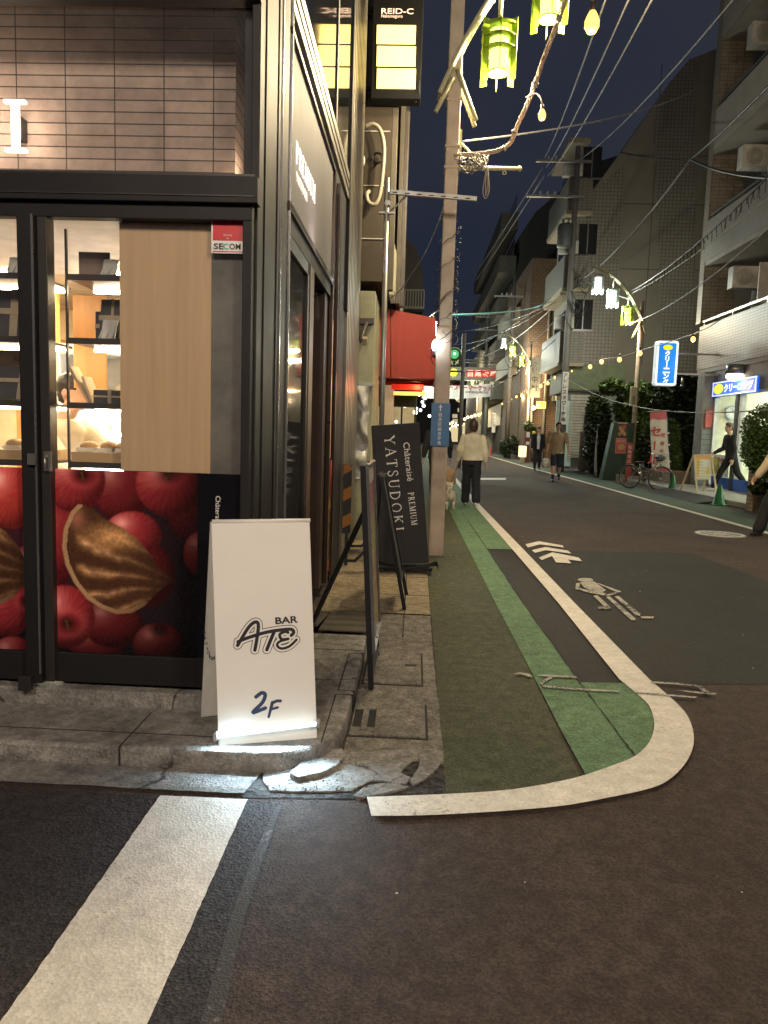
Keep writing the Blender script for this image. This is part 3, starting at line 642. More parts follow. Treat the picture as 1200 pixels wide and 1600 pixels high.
for x0, x1, y0 in ((-1.775, -1.700, 3.27), (-1.699, -1.655, 3.30)):
    mb = MB(); mb.box(x0, x1, y0, 3.37, .20, 2.31); part('mullion', mb, dark_metal if x0 < -1.75 else dark_metal2, shop, bevel=.003)
mb = MB(); mb.box(-1.708, -1.700, 3.262, 3.27, .25, 2.31); part('trim', mb, mat('bright_metal', (.5, .5, .5), .25, .9), shop)
mb = MB(); mb.box(-3.2, -3.12, 3.27, 3.37, .20, 2.31); part('mullion', mb, dark_metal, shop, bevel=.003)
mb = MB(); mb.box(-6, -.745, 3.30, 3.6, .085, .168); part('plinth', mb, concrete, shop, bevel=.006)
mb = MB(); mb.box(-1.80, -1.74, 3.24, 3.27, .17, .24); part('foot_bracket', mb, dark_metal2, shop, bevel=.004)
# window panes (front)
for x0, x1 in ((-1.655, -.785), (-3.12, -1.775), (-6, -3.2)):
    mb = MB(); mb.quad((x0, 3.345, .33), (x1, 3.345, .33), (x1, 3.345, 2.31), (x0, 3.345, 2.31)); part('window_glass', mb, clear_glass, shop)
mb = MB(); mb.quad((-6, 3.33, 2.49), (-.752, 3.33, 2.49), (-.752, 3.33, 3.197), (-6, 3.33, 3.197)); part('window_glass', mb, clear_glass, shop)
mb = MB(); mb.box(-1.735, -1.70, 3.245, 3.262, 1.22, 1.27); mb.tube([(-1.665, 3.30, 1.26), (-1.665, 3.265, 1.255), (-1.665, 3.265, 1.20), (-1.665, 3.30, 1.195)], .006, 6); mb.box(-1.682, -1.648, 3.29, 3.30, 1.19, 1.28)
part('door_lock', mb, mat('lock_steel', (.35, .34, .32), .3, .8), shop)
# wood blind panel and grey panel behind the glass
wood_tan = woodmat('pale_wood', (.52, .36, .205), (.43, .295, .165), 'Z', .5)
mb = MB(); mb.box(-1.36, -.942, 3.375, 3.395, 1.20, 2.312); part('wood_panel', mb, wood_tan, shop)
mb = MB(); mb.box(-.942, -.785, 3.38, 3.40, 1.20, 2.312); part('grey_panel', mb, mat('grey_panel', (.12, .115, .10), .6, bump=.02, var=.25), shop)
mb = MB(); mb.box(-1.36, -.785, 3.40, 3.46, .16, 2.36); mb.box(-1.66, -1.36, 3.40, 3.46, .16, 1.19); mb.box(-6, -1.775, 3.40, 3.46, .16, 1.19); part('back_board', mb, mat('back_board', (.05, .045, .04), .8), shop)
# ---- printed film: apples and a baked turnover
def poster_fn(u, v, W_=1.92, H_=.865):
    X = -2.91+u*W_; Z = .335+v*H_
    px = 308+(X+.987)/.00306; py = 1028-(Z-.336)/.003003
    col = np.zeros(u.shape+(3,)); col[...] = (.006, .005, .009)
    col += (np.clip(1-((px-60)/260)**2, 0, 1)*np.clip(1-((py-800)/200)**2, 0, 1))[..., None]*np.array([.03, .004, .004])
    rs = np.random.RandomState(3)
    tab = rs.rand(64, 64)
    def nzf(x, y, f):                      # smooth value noise
        x = x*f*.05+100; y = y*f*.05+100; xi = np.floor(x).astype(int); yi = np.floor(y).astype(int); a = x-xi; b = y-yi; a = a*a*(3-2*a); b = b*b*(3-2*b); g = lambda p, q: tab[p % 64, q % 64]
        return (g(xi, yi)*(1-a)+g(xi+1, yi)*a)*(1-b)+(g(xi, yi+1)*(1-a)+g(xi+1, yi+1)*a)*b
    def blend(mask, c): 
        nonlocal col
        m = np.clip(mask, 0, 1)[..., None]; col = col*(1-m)+c*m
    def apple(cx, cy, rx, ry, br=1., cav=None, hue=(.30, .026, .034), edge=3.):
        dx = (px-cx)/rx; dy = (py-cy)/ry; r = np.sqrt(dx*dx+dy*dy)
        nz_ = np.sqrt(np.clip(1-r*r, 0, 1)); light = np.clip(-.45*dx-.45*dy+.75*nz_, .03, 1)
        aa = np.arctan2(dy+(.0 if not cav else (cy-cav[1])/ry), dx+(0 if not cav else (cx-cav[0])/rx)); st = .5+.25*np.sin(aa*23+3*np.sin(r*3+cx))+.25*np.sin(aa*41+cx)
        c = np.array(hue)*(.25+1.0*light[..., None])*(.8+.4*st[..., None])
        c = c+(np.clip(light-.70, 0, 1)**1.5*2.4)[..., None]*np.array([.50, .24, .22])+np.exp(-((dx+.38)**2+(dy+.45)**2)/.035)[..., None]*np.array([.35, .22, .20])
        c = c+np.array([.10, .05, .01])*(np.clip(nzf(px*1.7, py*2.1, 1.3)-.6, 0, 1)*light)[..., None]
        if cav:
            qx, qy, qr = cav; d = np.hypot(px-qx, (py-qy)*1.3)/qr
            ring_ = np.exp(-((d-1.25)/.35)**2)*.35
            c = c*(1-np.clip(1.15-d, 0, 1)[..., None]*.93)+ring_[..., None]*np.array([.22, .05, .05])*br
            stem_ = (np.abs(px-qx-(py-qy)*.2) < 2.2) & (py > qy-qr*.2) & (py < qy+qr*.55); c = np.where(stem_[..., None], np.array([.06, .035, .015]), c)
        blend((1-r)*min(rx, ry)/edge, c*br)
    apple(190, 768, 46, 50, .40); apple(60, 905, 50, 50, .45); apple(150, 1015, 44, 40, .40); apple(300, 800, 40, 50, .22); apple(225, 900, 50, 55, .28); apple(175, 980, 50, 40, .25)
    apple(85, 852, 48, 62, .75); apple(20, 783, 46, 55, 1.1, hue=(.33, .032, .028)); apple(118, 756, 50, 52, .85, (131, 748, 20)); apple(265, 758, 54, 52, .72, (262, 740, 22))
    apple(-70, 800, 55, 50, .8, (-75, 785, 18)); apple(208, 838, 46, 38, .85); apple(316, 864, 32, 38, .5); apple(8, 958, 47, 52, .7, (45, 950, 16)); apple(102, 972, 48, 52, .9, (104, 982, 22))
    apple(-110, 930, 60, 60, .7); apple(248, 1012, 42, 38, .22, (248, 985, 18)); apple(20, 1040, 40, 34, .7); apple(-80, 1035, 50, 45, .6, (-80, 1010, 20)); apple(-180, 860, 60, 60, .6); apple(-190, 990, 60, 60, .6)
    OUT = [(124, 793), (112, 806), (101, 832), (98, 862), (103, 890), (116, 918), (136, 943), (158, 957), (182, 965), (206, 962), (226, 950), (248, 925), (273, 908), (262, 895), (246, 886), (236, 868), (218, 846), (194, 828), (166, 815), (148, 800), (136, 794)]
    def pasty(ox, oy, br):
        x, y = px-ox, py-oy; m = (x > 90) & (x < 285) & (y > 780) & (y < 975); ins = np.zeros(u.shape, bool); dm = np.full(u.shape, 1e9); rim = np.full(u.shape, 1e9)
        for k in range(len(OUT)):
            (ax_, ay_), (bx_, by_) = OUT[k], OUT[(k+1) % len(OUT)]
            c_ = ((ay_ > y) != (by_ > y)) & (x < (bx_-ax_)*(y-ay_)/(by_-ay_+1e-9)+ax_); ins ^= c_
            t_ = np.clip(((x-ax_)*(bx_-ax_)+(y-ay_)*(by_-ay_))/((bx_-ax_)**2+(by_-ay_)**2), 0, 1); d = np.hypot(x-ax_-t_*(bx_-ax_), y-ay_-t_*(by_-ay_)); dm = np.minimum(dm, d)
            if k < 10: rim = np.minimum(rim, d)
        a = np.arctan2(y-922, 300-x); rr = np.hypot(x-300, y-922)
        w = nzf(px*1.3, py*1.1, 5.); rid = .5+.5*np.sin(a*27+1.2*np.sin(rr*.03)+.8*nzf(x, y, 1.3)); rid = rid**2.6*np.clip((y-832)/16, 0, 1)*np.clip((x-118)/14, 0, 1)
        top_ = np.exp(-((x-176)/34)**2-((y-843)/17)**2)
        gl_ = np.clip(1.12-(x-105)/125, .05, 1)
        c = np.array([.06, .024, .012])+rid[..., None]*np.array([.46, .24, .10])*gl_[..., None]*(.35+.9*nzf(px, py, 2.6)[..., None])+top_[..., None]*np.array([.50, .26, .10])*(.7+.5*w[..., None])
        c = c+(np.clip(rid-.82, 0, 1)*gl_*1.2)[..., None]*np.array([.5, .4, .3])
        c = c*(.75+.5*nzf(px, py, 6.)[..., None])+(np.exp(-((x-122)/12)**2-((y-815)/16)**2))[..., None]*np.array([.24, .09, .06])
        cr_ = (rim < 7.5)[..., None]; c = np.where(cr_, np.array([.42, .25, .13])*(.6+.5*nzf(px*3, py*3, 8.)[..., None])*(1.1-gl_[..., None]*.0)*np.clip(1.2-(x-100)/150, .15, 1)[..., None], c)
        blend(np.where(ins & m, np.clip(dm/1.5, 0, 1)*np.clip((272-x)/26, .12, 1), 0), c*br*.85)
    pasty(0, 0, 1.0); pasty(-205, -5, .75); pasty(-390, 40, .7)
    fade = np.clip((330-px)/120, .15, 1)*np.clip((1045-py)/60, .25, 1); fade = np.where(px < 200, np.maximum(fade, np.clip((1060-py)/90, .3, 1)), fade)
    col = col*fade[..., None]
    g_ = rs.rand(*u.shape)*.006; return (col+g_[..., None])*1.3
film = vcolmat('printed_film', .22, spec=.22)
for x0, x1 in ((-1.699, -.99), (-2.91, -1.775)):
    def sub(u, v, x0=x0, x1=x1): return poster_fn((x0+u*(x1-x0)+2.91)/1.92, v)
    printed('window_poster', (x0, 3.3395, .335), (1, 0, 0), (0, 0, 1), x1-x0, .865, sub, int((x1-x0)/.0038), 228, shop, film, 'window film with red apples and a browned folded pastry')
mb = MB(); mb.quad((-.99, 3.3395, .335), (-.785, 3.3395, .335), (-.785, 3.3395, 1.2), (-.99, 3.3395, 1.2)); mb.quad((-6, 3.3395, .335), (-2.91, 3.3395, .335), (-2.91, 3.3395, 1.2), (-6, 3.3395, 1.2)); part('dark_film', mb, mat('dark_film', (.006, .006, .009), .25, spec=.25), shop)
M = frameM((-.895, 3.3385, .65), (0, 0, -1), (1, 0, 0)); mb = MB(); put_text(mb, 'Châteraisé PREMIUM', M, -.31, 0, w=.28, bold=0, z=.0)
white_print = mat('white_print', (.75, .74, .7), .5); part('lettering', mb, white_print, shop)
# security sticker
st_ = thing('security_sticker', 'small square red and white security sticker at the top right of the shop window', 'sticker', (-.858, 3.34, 2.25))
mb = MB(); mb.box(-.932, -.784, 3.3365, 3.3385, 2.178, 2.326); part('plate', mb, mat('sticker_white', (.8, .8, .78), .4), st_)
mb = MB(); mb.box(-.926, -.790, 3.3355, 3.3367, 2.232, 2.320); mb.box(-.926, -.790, 3.3355, 3.3367, 2.183, 2.187); part('red_field', mb, mat('sticker_red', (.55, .02, .03), .4), st_)
M = frameM((-.858, 3.335, 2.25), (1, 0, 0), (0, 0, 1))
mb = MB(); put_text(mb, 'Security', M, 0, .005, h=.011, bold=0, z=.001); put_text(mb, 'by', M, 0, -.009, h=.010, bold=0, z=.001); part('lettering', mb, white_print, st_)
mb = MB(); put_text(mb, 'SE', M, -.041, -.043, h=.026, w=.044, bold=.02, z=.001); put_text(mb, 'OM', M, .032, -.043, h=.026, w=.050, bold=.02, z=.001); part('lettering', mb, mat('ink_black', (.015, .015, .02), .5), st_)
mb = MB(); put_text(mb, 'C', M, -.008, -.043, h=.026, w=.024, bold=.02, z=.001); part('lettering', mb, mat('ink_teal', (.05, .45, .4), .5), st_)
# glowing letter in front of the bricks (the last of the shop's name)
li = thing('lit_letter', 'glowing white serif letter I standing off the stacked bricks', 'sign letter', (-1.93, 3.55, 2.72))
s_ = 3.55/3.33
def XI(x): return PY(x, 200, 3.55)[0]
xc = PY(24, 197, 3.55); hh = .115; 
def ser_I(x0, zc, h, w, y0, y1, bold=1.):
    mb = MB(); t = .030*bold
    mb.box(x0-t/2, x0+t/2, y0, y1, zc-h+.012, zc+h-.012)
    for sgn in (-1, 1): mb.box(x0-w/2, x0+w/2, y0, y1, zc+sgn*h-(.014 if sgn > 0 else 0), zc+sgn*h+(0 if sgn > 0 else .014))
    return mb
part('letter_face', ser_I(xc[0], xc[2], hh, .10, 3.54, 3.565), emat('letter_white', (1, .80, .62), 5.), li)
mb = MB(); mb.box(xc[0]-.02, xc[0]+.02, 3.565, 3.62, xc[2]-.05, xc[2]+.05); part('standoff', mb, dark_metal2, li)
point_light('letter_halo', (xc[0], 3.50, xc[2]), 1.2, (1, .76, .55), .06, li)
for nm, x in (('K', xc[0]-.30), ('O', xc[0]-.62), ('D', xc[0]-.94)):        # neighbours out of the photo's frame
    t2 = thing('lit_letter', f'glowing white serif letter {nm} standing off the stacked bricks', 'sign letter', (x, 3.55, xc[2]))
    mb = MB(); serif_text(mb, nm, frameM((x-.1, 3.55, xc[2]-hh), (1, 0, 0), (0, 0, 1)), 0, 0, hh*2); part('letter_face', mb, MATS['letter_white'], t2)
    mb = MB(); mb.box(x-.02, x+.02, 3.565, 3.62, xc[2]-.05, xc[2]+.05); part('standoff', mb, dark_metal2, t2)
    point_light('letter_halo', (x, 3.50, xc[2]), 2.0, (1, .76, .55), .06, t2)
point_light('corner_glow', (-.84, 3.61, 2.515), 2.6, (1, .74, .5), .03, shop)
# strip light in the glazed corner, grazing the brick return
mb = MB(); mb.box(-.86, -.80, 3.66, 4.3, 2.489, 2.495); part('strip_light', mb, emat('ledge_strip', (1, .8, .6), 3.), shop)
mb = MB(); mb.box(-5.5, -1.0, 3.42, 3.44, 2.489, 2.494); part('strip_light', mb, emat('ledge_strip_dim', (1, .74, .6), 2.6), shop)
# ---- street side, plane x = -.74
mb = MB()
mb.box(-.80, -.735, 3.37, 4.14, .09, 7.5)             # corner panels
for y in (3.50, 3.80): mb.box(-.735, -.729, y, y+.018, .12, 7.5)
mb.box(-.80, -.745, 4.14, 4.22, .09, 2.62)
mb.box(-.82, -.74, 4.14, 6.30, 2.50, 2.64)            # head of the doors
mb.box(-.90, -.76, 6.75, 7.60, .02, 2.64); mb.box(-.90, -.76, 6.25, 7.60, 2.64, 3.66)
mb.box(-1.2, -.80, 7.45, 9.2, .0, 9.5)
part('side_frame', mb, dark_metal, shop, bevel=.003)
mb = MB(); mb.box(-.742, -.722, 4.142, 4.152, .12, 3.9); mb.box(-.742, -.728, 3.905, 3.915, .12, 7.5); part('trim', mb, MATS['bright_metal'], shop)
mb = MB(); mb.box(-.755, -.722, 4.13, 6.28, 2.60, 2.645); mb.box(-.755, -.722, 4.13, 6.25, 3.50, 3.53); mb.box(-.755, -.722, 6.22, 6.27, .1, 3.53); mb.box(-.755, -.725, 6.62, 6.66, .1, 3.53); part('trim', mb, brown_metal, shop, bevel=.003)
mb = MB(); mb.box(-.90, -.735, 3.95, 7.6, 3.66, 3.90); part('steel_band', mb, mat('brushed_band', (.42, .40, .34), .32, .7, var=.08, stretch=(1, .3, 30)), shop, bevel=.004)
mb = MB(); mb.box(-.76, -.728, 3.95, 7.6, 3.72, 3.735); mb.box(-.76, -.728, 3.95, 7.6, 3.80, 3.812); part('trim', mb, dark_metal2, shop)
# illuminated sign board
mb = MB(); mb.box(-.79, -.742, 4.16, 6.22, 2.645, 3.50); sp = part('sign_board', mb, mat('sign_board_grey', (.12, .112, .118), .6, .0, var=.1, scale=1.2), shop)
M = frameM((-.738, 4.2, 2.90), (0, 1, 0), (0, 0, 1)); mb = MB()
serif_text(mb, 'PREMIUM', M, .16, .02, .12, gap=.18, z=.004); part('lettering', mb, emat('side_letters', (1, .88, .76), 4.), sp)
mb = MB(); serif_text(mb, 'YATSUDOKI', M, .18, -.07, .05, gap=.18, z=.004); part('lettering', mb, emat('side_letters', (1, .88, .76), 4.), sp)

area_light('sign_wash', (-.60, 5.1, 2.66), (-.74, 5.1, 3.05), 1.6, (1, .80, .72), .05, 1.6)
# upper glazing above the band, reflecting the lit sign across from it
mirror = mat('tinted_window_glass', (.010, .012, .013), .015, 0., var=.02, spec=1.)
MATS['tinted_window_glass'].node_tree.nodes['Principled BSDF'].inputs['IOR'].default_value = 1.9
for y0, y1 in ((4.0, 6.28), (6.36, 7.50)):
    mb = MB(); mb.quad((-.745, y0, 3.905), (-.745, y1, 3.905), (-.745, y1, 7.5), (-.745, y0, 7.5)); part('window_glass', mb, mirror, shop)
mb = MB(); mb.box(-.80, -.735, 6.28, 6.36, 3.9, 7.5); mb.box(-.80, -.728, 7.50, 7.60, 2.6, 7.5); mb.box(-1.2, -.79, 3.6, 7.5, 3.9, 7.5); part('mullion', mb, dark_metal, shop)
mb = MB(); mb.box(-6, -.80, 3.37, 3.6, 3.75, 7.5); mb.box(-6, -.735, 3.37, 9.2, 7.5, 9.5); part('upper_wall', mb, dark_metal, shop)
# door leaf with dark glass, timber post, recess, and the poster panel
mb = MB(); mb.box(-.765, -.75, 4.22, 4.24, .12, 2.50); mb.box(-.80, -.742, 4.22, 4.27, .12, 2.50); mb.box(-.80, -.742, 4.96, 5.02, .12, 2.50); mb.box(-.80, -.742, 4.24, 5.0, .12, .22); mb.box(-.80, -.742, 4.24, 5.0, 2.42, 2.50)
door = part('door', mb, dark_metal2, shop, bevel=.003)
mb = MB(); mb.quad((-.76, 4.27, .22), (-.76, 4.96, .22), (-.76, 4.96, 2.42), (-.76, 4.27, 2.42)); part('glass', mb, mirror, door)
mb = MB(); mb.box(-.80, -.735, 5.02, 5.20, .1, 2.50); part('timber_post', mb, woodmat('brown_post', (.13, .08, .05), (.09, .055, .035)), shop, bevel=.003)
mb = MB(); mb.box(-1.3, -.95, 5.2, 6.22, .1, 2.5); mb.box(-.95, -.76, 5.2, 5.26, .1, 2.5); mb.box(-.95, -.76, 6.0, 6.22, .1, 2.5); part('recess', mb, mat('recess_brown', (.055, .035, .028), .5), shop)
mb = MB(); mb.quad((-.745, 6.27, .12), (-.745, 6.62, .12), (-.745, 6.62, 1.16), (-.745, 6.27, 1.16)); mb.quad((-.745, 6.27, 1.16), (-.745, 6.62, 1.16), (-.745, 6.62, 2.6), (-.745, 6.27, 2.6))
part('window_glass', mb, mirror, shop)
def pf2(u, v): return poster_fn(.30+u*.25, .2+v*.75)*1.0
printed('window_poster', (-.7435, 6.27, .15), (0, 1, 0), (0, 0, 1), .35, 1.0, pf2, 60, 120, shop, film)
# glowing pane standing in for the orange reflections in the last panel
mb = MB(); mb.box(-.744, -.742, 6.30, 6.46, 1.17, 2.35); part('reflection_pane', mb, mat('orange_reflection', (.42, .17, .06), .35, emit=(1, .42, .16), es=.22), shop)
# ribbed end column
mb = MB(); prof = []
for k in range(9):
    y0 = 7.64+k*.175; mb.box(-.79, -.735, y0, y0+.115, .02, 9.4); mb.box(-.79, -.757, y0+.115, y0+.175, .02, 9.4)
part('ribbed_column', mb, mat('ribbed_metal', (.26, .235, .19), .38, .6, var=.1, stretch=(1, 1, .2)), shop, bevel=.004)
# ---- inside: room, shelving in the window, chiller, goods, staff
room = mat('room_cream', (.72, .60, .42), .7); floor_m = woodmat('room_floor', (.28, .19, .12), (.22, .15, .09), 'X')
mb = MB(); mb.box(-6, -1.02, 6.6, 6.7, .1, 2.45); mb.box(-6.1, -6, 3.6, 6.7, .1, 2.45); mb.box(-1.02, -.96, 3.6, 6.7, .1, 2.45); part('room_wall', mb, room, shop)
mb = MB(); mb.box(-6, -1.0, 3.5, 6.7, 2.40, 2.45); part('room_ceiling', mb, mat('room_ceiling', (.55, .50, .44), .8), shop)
mb = MB(); mb.box(-6, -1.0, 3.5, 6.7, .05, .1); part('room_floor', mb, floor_m, shop)
mb = MB(); mb.box(-3.4, -3.0, 6.2, 6.6, .1, 2.1); mb.box(-2.62, -2.50, 5.1, 5.15, .1, 2.3); part('room_partition', mb, woodmat('orange_wood', (.62, .30, .10), (.5, .23, .075)), shop)
for x in (-4.4, -2.9, -1.8):
    mb = MB(); mb.box(x-.25, x+.25, 4.9, 5.1, 2.385, 2.398); part('ceiling_lamp', mb, emat('room_lamp', (1, .76, .44), 210.), shop)
shelf_m = mat('shelf_dark', (.035, .03, .028), .4, .2); strip_m = emat('shelf_strip', (1, .80, .50), 48.)
shelf = thing('window_shelving', 'dark metal window shelves with warm strip lights behind the glass', 'shelving', (-2.4, 3.6, .16))
zs = (2.085, 1.795, 1.495, 1.215)
for z in zs:
    mb = MB(); mb.box(-1.65, -1.362, 3.47, 3.80, z-.006, z+.006); mb.box(-1.65, -1.362, 3.462, 3.472, z-.014, z+.014); mb.box(-3.1, -1.78, 3.47, 3.80, z-.006, z+.006); mb.box(-3.1, -1.78, 3.462, 3.472, z-.014, z+.014)
    part('shelf', mb, shelf_m, shelf)
    if z > 1.3:
        mb = MB(); mb.box(-1.64, -1.37, 3.74, 3.765, z-.022, z-.008); mb.box(-3.0, -1.80, 3.74, 3.765, z-.022, z-.008); part('strip_light', mb, strip_m, shelf)
mb = MB(); 
for x in (-1.652, -1.366, -1.79, -3.1): mb.box(x, x+.008, 3.46, 3.475, .16, 2.3)
part('upright', mb, shelf_m, shelf)
mb = MB(); mb.box(-1.64, -1.37, 3.47, 3.80, 1.222, 1.275); mb.box(-3.05, -1.80, 3.47, 3.80, 1.222, 1.275); part('tray', mb, woodmat('tray_wood', (.50, .34, .18), (.42, .28, .14), 'X'), shelf)
mb = MB(); mb.box(-1.86, -1.68, 3.98, 3.99, 1.60, 2.09); part('back_panel', mb, MATS['orange_wood'], shelf)
mb = MB(); mb.box(-1.65, -1.50, 3.6, 3.61, 2.10, 2.23); part('back_panel', mb, mat('brown_card', (.20, .14, .11), .7), shelf)
# chiller cabinet
ch = thing('chiller_cabinet', 'white lit chiller cabinet full of packs behind the shop shelves', 'display fridge', (-2.0, 5.3, .1))
mb = MB(); mb.box(-2.50, -1.55, 5.45, 5.5, .1, 1.95); mb.box(-2.50, -2.46, 5.05, 5.45, .1, 1.95); mb.box(-1.59, -1.55, 5.05, 5.45, .1, 1.95); mb.box(-2.46, -1.59, 5.05, 5.45, 1.88, 1.95); part('body', mb, mat('fridge_white', (.8, .82, .82), .4), ch)
for z in (.6, .85, 1.1, 1.36, 1.6):
    mb = MB(); mb.box(-2.46, -1.59, 5.08, 5.44, z-.01, z); part('shelf', mb, mat('fridge_white', (.8, .82, .82), .4), ch)
    mb = MB(); mb.box(-2.46, -1.59, 5.07, 5.09, z-.035, z-.012); part('strip_light', mb, emat('fridge_strip', (.92, 1, .98), 45.), ch)
    pc = random.choice
    for k in range(5):
        x = -2.38+k*.15; mb = MB(); c = pc(['pack_red', 'pack_gold', 'pack_cream']); cols = {'pack_red': (.6, .08, .07), 'pack_gold': (.65, .45, .15), 'pack_cream': (.75, .68, .5)}
        mb.box(x-.055, x+.055, 5.15, 5.3, z, z+.05); mb.ell((x, 5.2, z+.06), .05, .05, .035, nu=10, nv=6)
        t = single('food_pack', mb, mat(c, cols[c], .4, bump=.3), ['red-edged pack in the chiller', 'golden pack in the chiller', 'cream pack in the chiller'][['pack_red', 'pack_gold', 'pack_cream'].index(c)]+f' on {["the lowest", "the second", "the middle", "the fourth", "the top"][(.6, .85, 1.1, 1.36, 1.6).index(z)]} shelf', 'food pack', 'packs in the chiller cabinet')
# goods on the window shelves
box_dark = mat('gift_box_dark', (.045, .042, .045), .5); ribbon = mat('ribbon_tan', (.42, .34, .22), .5); card = mat('card_tan', (.55, .42, .26), .7); acryl = mat('clear_stand', (.6, .6, .55), .15, spec=.8)
def gift_box(c, w, h, d, tilt, lab):
    t = thing('gift_box', lab, 'gift box', c, group='gift boxes on the window shelves')
    mb = MB(); mb.cbox((c[0], c[1], c[2]+h/2), w, d, h, rx=tilt); part('box', mb, box_dark, t, bevel=.003)
    mb = MB(); mb.cbox((c[0]+w*.12, c[1], c[2]+h/2), w*.13, d+.006, h+.006, rx=tilt); mb.cbox((c[0], c[1], c[2]+h*.55), w+.006, d+.008, h*.12, rx=tilt); part('ribbon', mb, ribbon, t)
gift_box((-1.52, 3.66, 1.81), .10, .21, .03, -.18, 'dark gift box with tan ribbon leaning on the second shelf of the right bay')
gift_box((-1.60, 3.74, 1.81), .05, .16, .04, 0, 'narrow dark gift box behind the ribboned one')
gift_box((-2.02, 3.64, 1.81), .30, .24, .04, -.15, 'wide dark gift box with a crossed tan ribbon left of the mullion')
gift_box((-1.96, 3.60, 1.51), .20, .17, .04, -.3, 'dark gift box leaning on the third shelf left of the mullion')
gift_box((-2.13, 3.60, 1.51), .14, .17, .04, -.3, 'dark gift box leaning left of the Nagano card')
gift_box((-1.50, 3.60, 1.505), .13, .07, .10, 0, 'low olive gift box at the right of the third shelf')
def stand_(c, lab):
    mb = MB()
    for dx in (-.03, .0, .03): mb.tube([(c[0]+dx, c[1]-.05, c[2]), (c[0]+dx+.01, c[1]+.02, c[2]+.10), (c[0]+dx+.012, c[1]+.02, c[2]+.10)], .0035, 6)
    mb.cbox((c[0]+.005, c[1]-.01, c[2]+.05), .07, .004, .10, rx=-.35); single('acrylic_stand', mb, acryl, lab, 'display stand', 'acrylic stands on the shelves')
stand_((-1.49, 3.58, 2.097), 'clear acrylic display stand on the top shelf of the right bay'); stand_((-1.95, 3.58, 2.097), 'clear acrylic display stand on the top shelf left of the mullion'); stand_((-1.48, 3.54, 1.807), 'clear acrylic display stand in front of the ribboned box')
t = thing('display_card', 'tan display card printed NAGANO Milk on the third shelf', 'card', (-1.85, 3.76, 1.52))
mb = MB(); mb.box(-2.12, -1.86, 3.70, 3.705, 1.60, 1.765); part('card_sheet', mb, card, t)
M = frameM((-1.97, 3.699, 1.70), (1, 0, 0), (0, 0, 1)); mb = MB(); put_text(mb, 'NAGANO', M, 0, .02, h=.02, bold=0, z=.001); put_text(mb, 'Milk', M, .04, -.03, h=.018, bold=0, z=.001); part('lettering', mb, MATS['ink_black'], t)
mb = MB(); mb.cbox((-1.66, 3.65, 1.60), .012, .1, .20, ry=-.5); mb.cbox((-1.62, 3.66, 1.57), .012, .1, .15, ry=-.35); single('paper_bag', mb, card, 'folded tan paper bag leaning at the left of the third shelf', 'paper bag')
bread = mat('bread_crust', (.55, .33, .13), .6, bump=.4, bscale=40.); paperw = mat('wax_paper', (.75, .70, .58), .6)
for i, (x, lab) in enumerate([(-1.97, 'round wrapped cake at the far left of the bottom shelf'), (-1.87, 'round wrapped cake left of the mullion on the bottom shelf'), (-1.60, 'wrapped cake at the left of the bottom shelf, right bay'), (-1.50, 'flat wrapped cakes in the middle of the bottom shelf'), (-1.42, 'boxed sliced cake at the right of the bottom shelf')]):
    t = thing('wrapped_cake', lab, 'cake', (x, 3.58, 1.275), group='cakes on the bottom shelf')
    mb = MB(); mb.ell((x, 3.58, 1.30), .042, .05, .028, nu=12, nv=8); part('cake', mb, bread, t)
    mb = MB(); mb.box(x-.045, x+.045, 3.53, 3.64, 1.276, 1.295); part('wrapper', mb, paperw, t)
# ---- white folding signboard with a light tube
Z = Vector((0, 0, 1))
ab = thing('sandwich_board', 'white folding signboard reading BAR ATE 2F with a glowing tube near its foot', 'signboard', (-.62, 3.1, .09))
TL = V3((-.845, 3.045, 1.012)); TR = V3((-.425, 3.085, 1.035)); BL = V3((-.775, 2.885, .085)); BR = V3((-.372, 3.015, .088))
BL = V3(PX(342, 1183, -.775)); BR = V3(PX(496, 1164, -.378)); 
_n0 = (BR-BL).cross(TL-BL).normalized(); _d0 = V3(_ray(484, 816)); TR = V3(_C)+_d0*((BL-V3(_C)).dot(_n0)/_d0.dot(_n0))
board_w = mat('board_white', (.72, .70, .66), .45, var=.03, scale=2., bump=.02)
u_ = (BR-BL); upv = (TL-BL); nrm = u_.cross(upv).normalized()
def slab(a, b, c, d, th_):
    mb = MB(); n = (b-a).cross(d-a).normalized()*th_; vs = [a, b, c, d, a-n, b-n, c-n, d-n]
    return mb._add(vs, [(0, 1, 2, 3), (7, 6, 5, 4), (0, 4, 5, 1), (1, 5, 6, 2), (2, 6, 7, 3), (3, 7, 4, 0)])
pnl = part('front_panel', slab(BL, BR, TR, TL, .016), board_w, ab, bevel=.003)
off = V3((-.012, .028, 0)); RBL = V3(G(314, 1121, .092)); RBR = RBL+(BR-BL)
part('rear_panel', slab(RBL, RBR, TR+off, TL+off, .014), woodmat('white_wood', (.68, .66, .60), (.58, .56, .50), 'Z', .5), ab, bevel=.003)
mb = MB(); mb.tube([TL+V3((0, .012, .006)), TR+V3((0, .012, .006))], .009, 8); part('hinge', mb, board_w, ab)
mb = MB()
p0 = BL.lerp(TL, .42)+V3((.0, .02, 0)); p1 = RBL.lerp(TL, .46)
prev = None
for k in range(11):
    t_ = k/10; p = p0.lerp(p1, t_)+V3((-.006, 0, -.05*math.sin(math.pi*t_)))
    mb.torus(p, .006, .0014, axis='x' if k % 2 else 'y', n=8, m=4)
part('chain', mb, mat('chain_dark', (.08, .08, .08), .3, .8), ab)
Mf = frameM(BL, u_, upv-u_.normalized()*upv.dot(u_.normalized())); Wb = u_.length; Hb = (TL-BL).length
